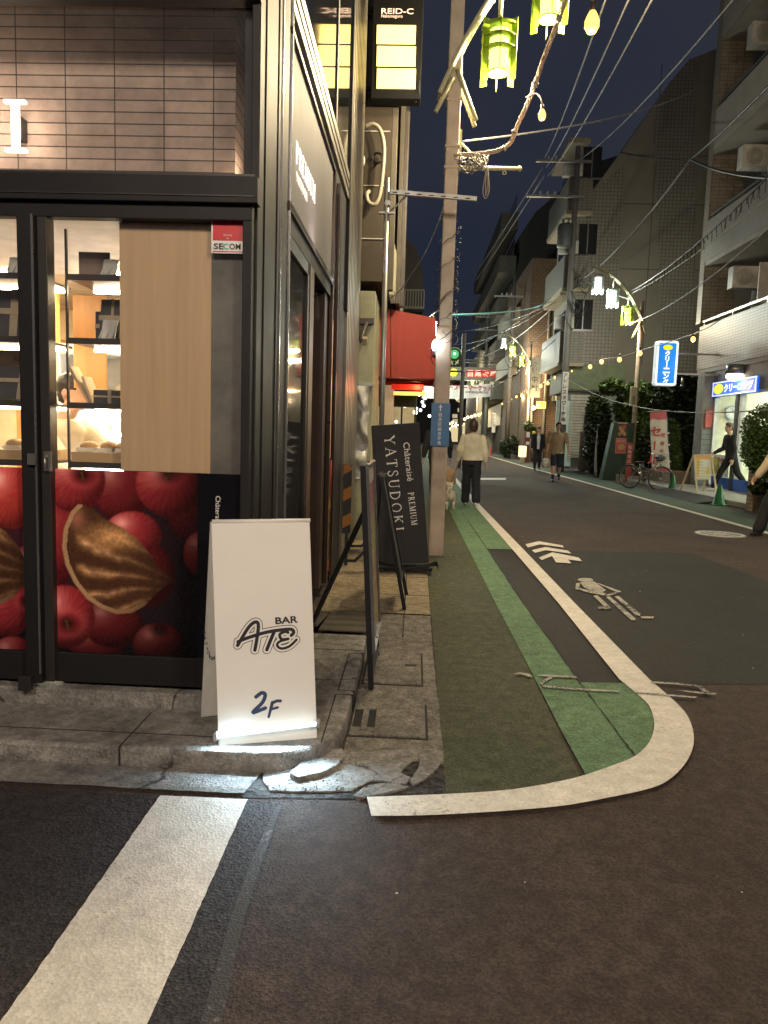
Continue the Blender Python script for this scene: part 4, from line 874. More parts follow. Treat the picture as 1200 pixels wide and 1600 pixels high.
def fpx(x, y):                       # a point of the board face from its place in the photo
    d = V3(_ray(x, y)); n = V3(nrm); t_ = (BL-V3(_C)).dot(n)/d.dot(n); p = Mf.inverted() @ (V3(_C)+d*t_); return (p.x, p.y)
ink = mat('ink_blueblack', (.012, .012, .018), .4); navy = mat('ink_navy', (.022, .038, .085), .45)
def cz(x, y): return fpx(380+x/8, 940+y/8)
A_l = smoothpts([cz(*p) for p in [(-70, 545), (-20, 460), (60, 330), (130, 262), (180, 262), (188, 330), (170, 470), (145, 605)]], 5)
A_bar = smoothpts([cz(*p) for p in [(-65, 500), (60, 450), (250, 392), (400, 362), (560, 345), (610, 350), (630, 385), (600, 420)]], 5)
A_t = smoothpts([cz(*p) for p in [(385, 380), (350, 460), (310, 560), (295, 600)]], 4)
A_e1 = smoothpts([cz(*p) for p in [(560, 385), (520, 375), (455, 410), (480, 470), (560, 465)]], 5)
A_e2 = smoothpts([cz(*p) for p in [(560, 465), (450, 500), (425, 550), (480, 585), (580, 555), (665, 475)]], 5)
sets = [(A_l, .0145), (A_bar, .0145), (A_t, .015), (A_e1, .0125), (A_e2, .011)]
for lay, (grow, m) in enumerate(((.0225, ink), (.0165, board_w), (.0, ink))):
    mb = MB()
    for i, (pts, w) in enumerate(sets): stroke(mb, Mf, pts, w+grow, .0012+lay*.0009+i*.00012, n=8)
    part('logo', mb, m, pnl)
mb = MB(); a = cz(400, 235); b = cz(685, 225); put_text(mb, 'BAR', Mf, (a[0]+b[0])/2, (a[1]+b[1])/2, h=.030, w=(b[0]-a[0]), bold=.03, z=.0015); part('lettering', mb, ink, pnl)
mb = MB(); two = smoothpts([cz(*p) for p in [(160, 1190), (230, 1140), (275, 1165), (240, 1260), (135, 1365), (135, 1385), (275, 1330)]], 4)
stroke(mb, Mf, two, [.016]*len(two), .0014); f1 = [cz(*p) for p in [(365, 1260), (318, 1440)]]; stroke(mb, Mf, f1, [.014, .011], .0017); stroke(mb, Mf, [cz(*p) for p in [(360, 1268), (420, 1240), (465, 1240)]], .013, .0020); stroke(mb, Mf, [cz(*p) for p in [(345, 1345), (430, 1322)]], .011, .0023)
part('lettering', mb, navy, pnl)
a = Mf @ Vector((*fpx(338, 1146), .042)); b = Mf @ Vector((*fpx(493, 1127), .042)); a2 = a-(b-a)*.01; b2 = b+(b-a)*.01
mb = MB(); mb.tube([a2, b2], .0085, 10); part('light_tube', mb, emat('tube_white', (.80, .96, 1.), 4.), ab)
mb = MB(); mb.cbox(a2, .014, .03, .03); mb.cbox(b2, .014, .03, .03); part('tube_clip', mb, mat('clip_grey', (.3, .3, .3), .4), ab)
_m = (a2+b2)/2; _o = Mf.to_3x3() @ Vector((0, 0, 1)); al = area_light('tube_light', _m+_o*.012, _m+_o*.8+V3((-.15, 0, -.22)), 3.4, (.58, .82, 1.), (b2-a2).length, .012)
# ---- black metal poster stands
blackm = mat('black_powder', (.012, .013, .016), .35, .2); steel = mat('strut_steel', (.45, .45, .45), .25, .9); steeld = mat('edge_steel', (.22, .22, .23), .3, .8)
def bar(mb, a, b, w, d, side):
    a, b = V3(a), V3(b); t = (b-a).normalized(); s = (V3(side)-t*V3(side).dot(t)).normalized(); n = t.cross(s)
    vs = [p+s*sx*w/2+n*sn*d/2 for p in (a, b) for sx, sn in ((-1, -1), (1, -1), (1, 1), (-1, 1))]
    mb._add(vs, [(3, 2, 1, 0), (4, 5, 6, 7), (0, 1, 5, 4), (1, 2, 6, 5), (2, 3, 7, 6), (3, 0, 4, 7)])
def poster_stand(name, loc, rz, h, w, lean, back, label, brk, prn):
    """local frame: panel runs along y, faces +x, back legs go to -x"""
    t = thing(name, label, 'poster stand', loc, rz, world=False)
    top = V3((-lean, 0, h)); 
    def P(y, s): return V3((-lean*s, y, h*s))
    mb = MB()
    for y in (-w/2, w/2): bar(mb, P(y, .0), P(y, .99), .022, .03, (0, 1, 0))
    bar(mb, P(-w/2, .04), P(w/2, .04), .02, .03, (0, 0, 1))
    part('leg_frame', mb, blackm, t, bevel=.002)
    mb = MB(); z0, z1 = .17, .985
    for y in (-w/2+.01, w/2-.01): bar(mb, P(y, z0)+V3((.022, 0, 0)), P(y, z1)+V3((.022, 0, 0)), .03, .018, (0, 1, 0))
    for s in (z0, z1): bar(mb, P(-w/2, s)+V3((.022, 0, 0)), P(w/2, s)+V3((.022, 0, 0)), .03, .018, (1, 0, 3))
    part('poster_frame', mb, steeld if prn else blackm, t, bevel=.002)
    def pfn(u, v):
        c = np.stack([.28+.1*np.sin(u*9+v*5), .17+.08*np.sin(v*13), .12+.05*np.cos(u*11)], -1)
        r = np.hypot(u-.5, (v-.45)*1.4); c = np.where((r < .28)[..., None], np.array([.42, .28, .15])*(1.1-1.6*r[..., None]), c); c = np.where((v > .9)[..., None], (.5, .45, .4), c); return c
    up2 = (P(0, z1)-P(0, z0)); printed('poster', P(-w/2+.02, z0+.01)+V3((.02, 0, 0)), (0, 1, 0), up2.normalized(), w-.04, up2.length*.98, pfn if prn else (lambda u, v: np.full(u.shape+(3,), .02)), 24, 48, t, vcolmat('poster_print', .25), None)
    hz = .80
    legs = []
    for y in (-w/2+.04, w/2-.04):
        mb = MB(); a = P(y, hz); b = V3((-back, y+.45, .09)); bar(mb, a, b, .028, .022, (0, 1, 0)); part('back_leg', mb, blackm, t, bevel=.002)
        mb = MB()
        if brk:
            q = a.lerp(b, .35); r_ = P(y, .62); mid = q.lerp(r_, .55)+V3((0, 0, -.035)); bar(mb, q, mid, .016, .006, (0, 0, 1)); bar(mb, mid, r_, .016, .006, (0, 0, 1)); part('brace', mb, steel, t)
    mb = MB(); a = P(-w/2+.04, hz).lerp(V3((-back, -w/2+.49, .09)), .15); b = P(w/2-.04, hz).lerp(V3((-back, w/2+.41, .09)), .15); bar(mb, a, b, .02, .02, (0, 0, 1)); part('cross_bar', mb, blackm, t)
    return t
poster_stand('poster_stand', (-.195, 4.22, .012), 0.0, 1.235, .62, .08, .46, 'tall black poster stand with silver braces seen edge-on beside the white signboard', True, True)
st2 = thing('folding_poster_stand', 'black folding poster stand in front of the black fabric sign', 'poster stand', (-.12, 6.3, .012))
a0 = V3(PY(598, 742, 6.25))
for nm, f0, f1 in (('front_panel', G(632, 952, .012), G(636, 925, .012)), ('rear_panel', (-.36, 6.0, .012), (-.36, 6.5, .012))):
    f0, f1 = V3(f0), V3(f1); f1 = f0+V3((.01, .52, 0)) if nm == 'front_panel' else f1; tp0 = V3((a0.x+(.012 if nm == 'front_panel' else -.02), f0.y, a0.z)); tp1 = V3((tp0.x, f1.y, a0.z))
    mb = MB(); bar(mb, f0, tp0, .025, .03, (0, 1, 0)); bar(mb, f1, tp1, .025, .03, (0, 1, 0)); bar(mb, tp0, tp1, .03, .03, (0, 0, 1)); bar(mb, f0.lerp(tp0, .2), f1.lerp(tp1, .2), .03, .02, (0, 0, 1)); pf = part(nm, mb, blackm, st2, bevel=.002)
    mb = MB(); q = [f0.lerp(tp0, .22), f1.lerp(tp1, .22), f1.lerp(tp1, .98), f0.lerp(tp0, .98)]; mb.quad(*q); part('board', mb, mat('blackboard', (.02, .02, .022), .4), pf)
# ---- chequer plate ramps at the doorway
plate = mat('chequer_plate', (.11, .095, .075), .4, .6, var=.2, scale=8.)
nt = plate.node_tree; P_ = nt.nodes['Principled BSDF']; tc_ = _n(nt, 'ShaderNodeTexCoord'); mp_ = _n(nt, 'ShaderNodeMapping'); mp_.inputs['Rotation'].default_value = (0, 0, R(45)); mp_.inputs['Scale'].default_value = (55, 55, 55); nt.links.new(tc_.outputs['Object'], mp_.inputs[0])
ck = _n(nt, 'ShaderNodeTexVoronoi', Scale=1., Randomness=0.); nt.links.new(mp_.outputs[0], ck.inputs['Vector']); bp_ = _n(nt, 'ShaderNodeBump', Strength=1., Distance=.004, invert=True); nt.links.new(ck.outputs['Distance'], bp_.inputs['Height']); cm_ = _n(nt, 'ShaderNodeValToRGB'); cm_.color_ramp.elements[0].position = .25; cm_.color_ramp.elements[0].color = (.20, .175, .14, 1); cm_.color_ramp.elements[1].position = .5; cm_.color_ramp.elements[1].color = (.05, .042, .035, 1); nt.links.new(ck.outputs['Distance'], cm_.inputs[0]); nt.links.new(cm_.outputs[0], P_.inputs['Base Color']); nt.links.new(bp_.outputs[0], P_.inputs['Normal'])  # gaps between lugs darkened in the colour so the relief reads
for (x0, x1, y0, y1, z, lab) in ((-.60, -.255, 4.75, 5.62, .10, 'sloping chequer plate ramp under the poster stand'), (-.735, -.61, 4.75, 5.5, .125, 'chequer plate threshold by the shop door')):
    t = thing('ramp_plate', lab, 'ramp', ((x0+x1)/2, (y0+y1)/2, 0)); mb = MB(); mb.prismX([(y0, z-.006), (y1, .022), (y1, .028), (y0, z)], x0, x1); part('plate', mb, plate, t)
    mb = MB()
    for xx in (x0+.06, x1-.06): mb.box(xx-.015, xx+.015, y0+.02, y0+.06, .012, z-.008)
    part('support', mb, dark_metal, t)
# ---- black fabric banner sign on castors
bs = thing('banner_sign', 'leaning black fabric sign lettered YATSUDOKI beside the beige pole', 'banner sign', (-.1, 7.45, .012))
qa, qb = V3((-.315, 7.33, .05)), V3((.185, 7.42, .05)); qc, qd = V3((-.005+.04, 7.52, 1.53)), V3((-.448+.0, 7.45, 1.47))
fab = mat('black_fabric', (.018, .018, .020), .75, var=.2, scale=2.5, bump=.15, bscale=12.)
_nb = (qb-qa).cross(qd-qa).normalized(); _db = V3(_ray(655, 660)); qc = V3(_C)+_db*((qa-V3(_C)).dot(_nb)/_db.dot(_nb))
mb = slab(qa, qb, qc, qd, .035); part('panel', mb, fab, bs, bevel=.006)
mb = MB(); mb.box(-.345, .215, 7.28, 7.60, .045, .085); part('base', mb, blackm, bs, bevel=.01)
for x in (-.29, .16):
    for y in (7.31, 7.57):
        mb = MB(); mb.cyl((x-.012, y, .032), (x+.012, y, .032), .026, n=14); part('castor', mb, mat('castor', (.05, .05, .05), .4), bs)
mb = MB()
for k in range(5):
    y = 7.27-.004*k; mb.tube(smoothpts([(-.36, 7.30, .10+.008*k), (-.2, y, .085+.006*k), (0, y-.005, .09+.006*k), (.15, y, .085+.009*k), (.25, 7.30, .10+.01*k), (.27, 7.34, .06)], 6), .005, 5)
part('cable_coil', mb, mat('cable_black', (.01, .01, .01), .4), bs)
Mb = frameM(qa, qb-qa, qd-qa-(qb-qa).normalized()*(qd-qa).dot((qb-qa).normalized()))
def bpx(x, y):
    n = V3((qb-qa).cross(qd-qa)).normalized(); d = V3(_ray(x, y)); t_ = (qa-V3(_C)).dot(n)/d.dot(n); p = Mb.inverted() @ (V3(_C)+d*t_); return (p.x, p.y)
a = bpx(600, 682); b = bpx(617, 850); ang = math.atan2(b[1]-a[1], b[0]-a[0])
mb = MB(); serif_text(mb, 'YATSUDOKI', Mb, a[0], a[1], .105, gap=.30, z=.004, rot=ang); part('lettering', mb, white_print, bs)
a = bpx(634, 692); b = bpx(642, 752); c_ = bpx(650, 830); cc = ((a[0]+b[0])/2, (a[1]+b[1])/2); ang = math.atan2(c_[1]-a[1], c_[0]-a[0])
mb = MB(); put_text(mb, 'Châteraisé', Mb, cc[0], cc[1]+.004, w=math.dist(a, b)*1.0, bold=.0, z=.004, rot=ang)
d_ = bpx(637, 770); serif_text(mb, 'PREMIUM', Mb, d_[0], d_[1], .062, gap=.16, z=.004, rot=ang, xs=.82); part('lettering', mb, white_print, bs)
# yellow-black hazard board behind the stands
t = thing('hazard_board', 'black and orange striped hazard board leaning behind the poster stand', 'hazard board', (-.62, 7.6, .02))
mb = MB(); mb.box(-.73, -.645, 7.60, 7.63, .35, 1.05); mb.box(-.70, -.67, 7.60, 7.64, .0, .35); part('board', mb, mat('hazard_black', (.015, .015, .015), .5), t)
mb = MB()
for z in (.40, .68, .96): mb._add([(-.73, 7.597, z), (-.645, 7.597, z+.05), (-.645, 7.597, min(1.04, z+.17)), (-.73, 7.597, z+.12)], [(0, 1, 2, 3)])
part('stripe', mb, mat('hazard_orange', (.30, .12, .015), .5), t)  # stripe colour dimmed for the shade behind the stands
# ================================================================== street lamps, poles, wires
beige = mat('pole_beige', (.47, .41, .32), .55, var=.12, scale=5., bump=.06, bscale=30.)
lime = mat('lantern_lime', (.17, .26, .012), .4, var=.06)
lampw = mat('lantern_white', (.35, .37, .33), .4, var=.06)
arm_m = mat('arm_cream', (.42, .42, .27), .45, var=.1)
lime_glass = emat('lime_glass', (.92, 1, .16), 3.2); white_glass = emat('white_glass', (.86, 1, .93), 6.)
def lantern(t, c, white=False, power=0., detail=True, tint=(1., .80, .50)):
    body = lampw if white else lime
    mb = MB(); n = 6 if detail else 4
    for k in range(n):
        a = 2*math.pi*k/n+.5; mb.cbox((c[0]+.172*math.cos(a), c[1]+.172*math.sin(a), c[2]-.02), .075, .006, .62, rz=a)
    for z in (.23, .11, -.01):
        mb.lathe([(.105, z), (.195, z), (.195, z+.008), (.105, z+.008), (.105, z)], c, 24 if detail else 12)
    mb.lathe([(.0, .262), (.12, .25), (.12, .27), (.0, .275)], c, 20 if detail else 10); mb.lathe([(.085, -.235), (.115, -.235), (.115, -.22), (.085, -.22), (.085, -.235)], c, 20)
    mb.cyl((c[0], c[1], c[2]+.27), (c[0], c[1], c[2]+.34), .03, n=8)
    l = part('lantern', mb, body, t)
    mb = MB(); mb.lathe([(.0, -.215), (.10, -.215), (.10, .20), (.0, .20)], c, 20 if detail else 10); part('glass', mb, white_glass if white else lime_glass, l)
    if power: point_light('lantern_light', (c[0], c[1], c[2]-.34), power, (.90, 1., .90) if white else tint, .07, t)
    return l
def street_lamp(base, ztop, sgn, whites, label, power, detail=True, tint=(1., .80, .50), pole_r=.07, square=False, color=None, group='street lamps along the road'):
    """a post with twin curved arms carrying three lanterns out over the road (sgn = side of x)"""
    x, y = base[0], base[1]; t = thing('street_lamp', label, 'street lamp', (x, y, 0), group=group); m = color or beige
    mb = MB()
    if square: mb.cbox((x, y, ztop/2), .145, .145, ztop)
    else: mb.tube([(x, y, 0), (x, y, 2.2), (x, y, ztop)], [pole_r*1.25, pole_r, pole_r*.85], 12)
    part('post', mb, m, t, bevel=.012 if square else 0)
    for dy in (-.075, .075):
        mb = MB(); pts = smoothpts([(x-sgn*.16, y+dy, 5.05), (x+sgn*.10, y+dy, 5.62), (x+sgn*.5, y+dy, 6.25), (x+sgn*1.05, y+dy, 6.78), (x+sgn*1.75, y+dy, 7.1)], 7)
        mb.tube(pts, .028 if detail else .03, 8); part('arm', mb, arm_m, t)
    mb = MB(); mb.tube([(x+sgn*.02, y-.08, 5.3), (x+sgn*.24, y-.08, 4.78)], .026, 8); mb.tube([(x+sgn*.02, y+.08, 5.3), (x+sgn*.24, y+.08, 4.78)], .026, 8); mb.tube([(x-sgn*.02, y-.1, 5.2), (x-sgn*.2, y-.1, 4.85)], .026, 8)
    part('brace', mb, arm_m, t)
    for k, (dx, z) in enumerate(((.46, 5.53), (.98, 6.08), (1.5, 6.5))):
        mb = MB(); mb.tube([(x+sgn*dx, y, z+.33), (x+sgn*dx, y, z+.68 if k == 0 else z+.62)], .024, 8); part('hanger', mb, arm_m, t)
        lantern(t, (x+sgn*dx, y, z), whites[k], power, detail, tint)
    return t
PX_, PYY = .285, 8.5
L1 = street_lamp((PX_, PYY), 6.9, 1, (False, False, False), 'square beige lamp post with lime lanterns, blue sticker and bare fairy-light wire', 95., square=True)
# wider lower shaft
mb = MB(); mb.cbox((.275, PYY, 1.3), .175, .175, 2.6); part('sleeve', mb, mat('sleeve_beige', (.46, .37, .29), .6, var=.18, scale=4., bump=.08, bscale=25.), L1, bevel=.02)
mb = MB()
for z in (4.30, 4.52, 5.0): mb.cbox((PX_, PYY, z), .165, .165, .03)
part('band', mb, beige, L1, bevel=.003)
mb = MB(); mb.box(.165, .375, 8.385, 8.41, 1.27, 1.75); stk = part('sticker', mb, mat('sticker_blue', (.055, .17, .36), .4), L1)
M = frameM((.265, 8.384, 1.27), (1, 0, 0), (0, 0, 1)); mb = MB(); put_column(mb, '目黒区総合庁舎', M, .0, .375, .048, pitch=.052, bold=.01, z=.002)
stroke(mb, M, [(0, .395), (0, .445)], .014, .002, n=2); mb._add([M @ Vector(p) for p in ((-.022, .432, .0023), (.022, .432, .0023), (0, .468, .0023))], [(0, 1, 2)]); part('lettering', mb, white_print, stk)
M = frameM((.265, 8.411-.0, 1.13), (1, 0, 0), (0, 0, 1)); mb = MB(); put_text(mb, '535', M, 0, .03, h=.07, bold=-.02, z=.003); 
mb2 = MB(); mb2.v = [(p[0], p[1]-.0, p[2]) for p in mb.v]; mb2.f = mb.f; mb2.m = mb.m; part('lettering', mb2, mat('faint_grey', (.30, .23, .18), .7), L1)
# side bracket for the wires
mb = MB(); mb.tube([(PX_+.05, PYY-.02, 4.31), (PX_+.74, PYY-.02, 4.31)], .022, 10); mb.ell((PX_+.74, PYY-.02, 4.31), .03); mb.tube([(PX_+.08, PYY-.02, 4.58), (PX_+.34, PYY-.02, 4.33)], .014, 6); mb.box(PX_+.07, PX_+.10, PYY-.05, PYY+.02, 4.28, 4.7)
for dx in (.22, .58): mb.torus((PX_+dx, PYY-.02, 4.265), .018, .005, axis='y', n=12, m=5)
part('wire_bracket', mb, arm_m, L1)
wire = mat('wire_dark', (.02, .02, .02), .5); wire_g = mat('wire_grey', (.22, .21, .20), .5); wire_c = mat('wire_copper', (.42, .27, .18), .45)
def span(a, b, sag, n=16):
    a, b = V3(a), V3(b); return [a.lerp(b, i/n)-Vector((0, 0, 4*sag*(i/n)*(1-i/n))) for i in range(n+1)]
def wiggle(pts, amp): return [p+Vector((random.uniform(-amp, amp) for _ in range(3))) for p in pts]
# the wire bundle from the bracket up over the street
tb = thing('wire_bundle', 'twisted bundle of lamp wires rising from the bracket of the beige post', 'cable', (.6, 8.4, 4.3))
pts0 = [V3(p) for p in smoothpts([PY(712, 243, 8.42), PY(740, 240, 8.42), PY(775, 236, 8.4), PY(797, 224, 8.35), PY(806, 200, 8.3), PY(830, 150, 8.2), PY(853, 80, 8.0), PY(880, 10, 7.7), PY(900, -60, 7.4)], 9)]
for k in range(6):
    mb = MB(); ph = k*1.05; pts = [p+Vector((math.cos(i*.6+ph), 0, math.sin(i*.6+ph)))*(.018+.006*math.sin(i*.3+k)) for i, p in enumerate(pts0)]; mb.tube(pts, .006, 5); part('strand', mb, wire_c if k % 2 else wire_g, tb)
mb = MB()
for i in (22, 34, 47, 60): 
    if i < len(pts0)-1: mb.tube([pts0[i], pts0[i+1]], .034, 8)
part('tape', mb, wire_g, tb)
mb = MB(); c = V3(PY(760, 285, 8.45)); mb.tube(smoothpts([c+V3((0, 0, .17)), c+V3((-.02, 0, .05)), c+V3((-.035, 0, -.1)), c+V3((0, 0, -.17)), c+V3((.03, 0, -.1)), c+V3((.02, 0, .05)), c+V3((0, 0, .17))], 6), .007, 5); mb.tube(smoothpts([c+V3((0, 0, .17)), c+V3((-.01, 0, .0)), c+V3((0, 0, -.14)), c+V3((.015, 0, .0)), c+V3((0, 0, .17))], 6), .007, 5); part('loop', mb, wire_g, tb)
# knotted wire clump on the bracket
mb = MB()
for k in range(26):
    c = V3(PY(735+random.uniform(-18, 22), 255+random.uniform(-9, 7), 8.42)); mb.tube(smoothpts([c+V3([random.uniform(-.07, .07) for _ in range(3)]) for _ in range(4)], 4), .006, 5)
part('knot', mb, wire_g, tb)
bulb_m = emat('bulb_warm', (1, .44, .09), 3.2)
bulb_far = emat('bulb_warm_far', (1, .50, .13), 3.6)
socket = mat('socket_dark', (.05, .04, .03), .5)
def bulb(c, label, power=3., r=.042, group='warm bulbs strung over the street', cable=None, near=True):
    c = V3(c); t = thing('string_bulb', label, 'light bulb', c, group=group, world=True)
    mb = MB()
    if near: mb.lathe([(.0, -r*1.35), (r*.6, -r*1.2), (r, -r*.45), (r*1.0, r*.2), (r*.72, r*.9), (r*.42, r*1.5), (r*.40, r*2.0), (0, r*2.0)], c, 16)
    else: mb.ell(c, r, r, r*1.15, nu=8, nv=6)
    part('glass', mb, bulb_m if near else bulb_far, t)
    mb = MB(); mb.cyl(c+Vector((0, 0, r*1.1)), c+Vector((0, 0, r*2.6)), r*.45, n=8 if near else 5)
    part('socket', mb, socket, t)
    if power: point_light('bulb_light', c-Vector((0, 0, r*2.2)), power, (1, .62, .3), .04, t)
    return t
bulb(PY(925, 36, 5.6), 'largest warm bulb hanging at the top of the photo beside the lime lanterns', 4., .052)
mb = MB(); c = PY(925, 12, 5.6); mb.tube([c, V3(c)+V3((0, 0, .5))], .007, 6); single('bulb_cord', mb, wire_c, 'short cord holding the largest warm bulb', 'cord')
bulb(PY(847, 180, 7.9), 'warm bulb hanging from the wire bundle beside the beige post', 3., .038)
mb = MB(); mb.tube(smoothpts([PY(822, 152, 8.15), PY(838, 146, 8.), PY(846, 158, 7.9), PY(847, 172, 7.9)], 5), .006, 5); single('bulb_cord', mb, wire_c, 'curled cord from the wire bundle to the warm bulb by the post', 'cord')
# bare winter fairy-light wire wound on the post, with a white lamp on its left
tf = thing('fairy_light_wire', 'bare twiggy fairy-light wire wound round the beige post', 'fairy lights', (.28, 8.4, 2))
for s_ in range(5):
    mb = MB(); pts = []; ph = random.uniform(0, 6)
    for i in range(60):
        z = 2.0+i*.033+random.uniform(-.02, .02); a = ph+i*.35; rr = .115+random.uniform(0, .035); pts.append((.285+rr*math.cos(a), PYY+rr*math.sin(a), z))
    mb.tube(smoothpts(pts[s_*6:s_*6+26], 2), .004, 4, smooth=False)
    for k in range(12):
        i = random.randrange(s_*6, s_*6+26); p = V3(pts[i]); mb.tube([p, p+V3((random.uniform(-.06, .06), random.uniform(-.08, 0), random.uniform(-.05, .05)))], .003, 4)
    part('strand', mb, wire, tf)
mb = MB()
for k in range(34):
    z = random.uniform(2.6, 3.7); mb.ell((.385+random.uniform(-.01, .03), PYY-.09, z), .005, nu=5, nv=4)
part('seed_lamps', mb, mat('seed_lamp', (.7, .72, .7), .3), tf)
def white_lamp(c, lab, r=.045, power=6.):
    t = thing('white_lamp', lab, 'lamp', c); mb = MB(); mb.ell(c, r, r, r*1.6); part('globe', mb, emat('cold_white', (.85, .95, 1), 10.), t); mb = MB(); mb.cyl((c[0], c[1], c[2]-.14), (c[0], c[1], c[2]-.05), .025, n=8); part('holder', mb, wire, t)
    if power: point_light('lamp_light', (c[0]-.0, c[1]-.1, c[2]), power, (.85, .95, 1), .05, t)
    return t
white_lamp(tuple(PY(681, 540, 8.45)), 'small white lamp at the red awning side of the beige post', power=1.)
# grey conduit pipe with a slotted bar reaching over, left of the post
galv = mat('galvanised', (.30, .31, .29), .4, .6, var=.15)
tg = thing('galvanised_pole', 'thin galvanised pipe with a slotted bar near its top, left of the beige post', 'pipe pole', (-.37, 8.0, 0))
mb = MB(); a = PY(605, 278, 8.); b = PY(596, 730, 8.); mb.tube([(a[0], 8, a[2]), (b[0], 8, .01)], .028, 10); part('pipe', mb, galv, tg)
mb = MB(); a = PY(610, 300, 8.); b = PY(745, 311, 8.); mb.cbox(((a[0]+b[0])/2, 8.0, (a[2]+b[2])/2), b[0]-a[0], .04, .042, ry=math.atan2(a[2]-b[2], b[0]-a[0])); mb.tube([PY(608, 332, 8.), PY(635, 306, 8.)], .012, 6); part('slotted_bar', mb, galv, tg)
mb = MB()
for k in range(7): q = PY(617+k*19, 300.6+k*1.55, 7.979); mb.cbox(q, .05, .003, .010)
part('slot', mb, mat('slot_black', (.004, .004, .005), .9), tg)
mb = MB(); mb.cbox(PY(604, 333, 8.), .16, .05, .02); mb.cbox(PY(606, 318, 8.), .05, .06, .05); part('clamp', mb, galv, tg)
mb = MB(); mb.tube(smoothpts([PY(694, 318, 8.), PY(684, 350, 8.1), PY(664, 395, 8.3), PY(645, 425, 8.6), PY(624, 455, 9.0), PY(600, 472, 9.4)], 6), .006, 5); single('loose_cable', mb, wire_g, 'loose pale cable sagging from the slotted bar towards the red awning', 'cable')
# ---- utility poles
conc_pole = mat('concrete_pole', (.19, .18, .165), .6, .0, var=.1, scale=3.)
def insulators(mb, c, n=3, dx=.28, h=.14):
    for k in range(n): p = V3(c)+V3(((k-(n-1)/2)*dx, 0, 0)); mb.lathe([(.02, 0), (.05, .03), (.03, .06), (.055, .09), (.03, h), (0, h)], p, 8)
def utility_pole(x, y, h, lab, r=.16, arms=(), transformer=None):
    t = thing('utility_pole', lab, 'utility pole', (x, y, 0), group='concrete utility poles')
    mb = MB(); mb.tube([(x, y, 0), (x, y, h)], [r, r*.62], 14); part('shaft', mb, conc_pole, t)
    for (z, x0, x1) in arms:
        mb = MB(); mb.cbox((x+(x0+x1)/2, y-.15, z), x1-x0, .09, .09); part('cross_arm', mb, galv, t)
        mb = MB(); insulators(mb, (x+(x0+x1)/2-.3, y-.15, z+.05)); part('insulator', mb, mat('porcelain', (.45, .45, .44), .3), t)
    if transformer:
        z = transformer; mb = MB(); mb.lathe([(0, 0), (.27, 0), (.30, .04), (.30, .75), (.25, .85), (0, .88)], (x-.35, y-.2, z), 18)
        mb.cyl((x-.45, y-.2, z+.85), (x-.45, y-.2, z+1.05), .04, n=8); mb.cyl((x-.25, y-.2, z+.85), (x-.25, y-.2, z+1.05), .04, n=8); part('transformer', mb, mat('transformer_grey', (.08, .085, .085), .5), t)
    mb = MB()
    for k in range(9):
        c = V3((x+random.uniform(-.5, .3), y-.2, random.uniform(5.8, 8.5))); mb.tube(smoothpts([c, c+V3((.15, -.1, -.35)), c+V3((.4, 0, -.5)), c+V3((.55, 0, -.1))], 5), .016, 5)
    part('cable_loop', mb, wire, t)
    for z in (3.4, 5.9, 6.6):
        mb = MB(); rr = r*(1-.38*z/h)+.006; mb.cyl((x, y, z), (x, y, z+.05), rr, n=14); part('band', mb, galv, t)
    return t
up1 = utility_pole(5.83, 30, 12.5, 'tall concrete utility pole behind the man in the tan T-shirt', .155, ((11.9, -1.6, .5), (10.6, -1.9, .3)), 8.7)
M = frameM((5.83, 29.80, 2.3), (1, 0, 0), (0, 0, 1))
mb = MB(); mb.box(5.70, 5.93, 29.79, 29.81, 1.9, 3.95); sg = part('strip_sign', mb, mat('sign_white', (.62, .61, .56), .5), up1)
M = frameM((5.815, 29.786, 1.9), (1, 0, 0), (0, 0, 1)); mb = MB(); put_column(mb, 'アトレスタワー薬局', M, -.02, 2.02, .19, pitch=.215, bold=.02); part('lettering', mb, ink, sg)
utility_pole(5.6, 46, 11.0, 'concrete utility pole by the brown brick flats, farther up', .16, ((9.7, -1.2, .9),))
utility_pole(5.35, 60, 11.5, 'pale utility pole beside the gate sign', .17, ((10.6, -1.0, 1.), (9.6, -1., 1.)))
utility_pole(4.5, 38, 9.6, 'leaning-looking dark pole with three wires beside the gate sign', .12, ((9.2, -.5, .9), (8.6, -.5, .9))) if False else None
utility_pole(2.7, 70, 22., 'thin dark pole with cross arms against the sky', .16, ((20.6, -1.6, .4), (18.8, -1.4, .4)))
# ---- more street lamps farther up
L2 = street_lamp((7.38, 25.6), 6.0, -1, (False, True, True), 'round lamp post wrapped in wire beside the green hoarding, lime lantern and two white', 52., pole_r=.085, color=mat('post_weathered', (.30, .24, .18), .7, var=.3, scale=7., bump=.2))
street_lamp((6.2, 42), 6.6, -1, (False, False, True), 'lamp post with two lime lanterns and a white one in front of the brick flats', 95., detail=False)
street_lamp((5.0, 62), 6.0, -1, (False, True, False), 'small distant lamp post with lime lanterns under the banner', 120., detail=False)
street_lamp((4.9, 84), 6.0, -1, (False, False, True), 'most distant lamp post on the right of the street', 120., detail=False)
street_lamp((-.4, 34), 6.0, 1, (True, True, True), 'distant lamp post with white lanterns seen between awning and beige post', 110., detail=False)
street_lamp((-.5, 52), 6.0, 1, (True, True, True), 'farther lamp post with white lanterns seen left of the beige post', 120., detail=False)
# unseen posts of the same kind, added as the source of light on the crossing
street_lamp((-1.6, -4.3), 6.9, 1, (False, False, False), 'unseen square beige lamp post added at the near corner of the side street', 125., square=True, tint=(1., .83, .68))
street_lamp((7.0, -5.5), 6.9, -1, (False, False, False), 'unseen beige lamp post added on the far side of the road behind the photographer', 170., tint=(1., .80, .60))
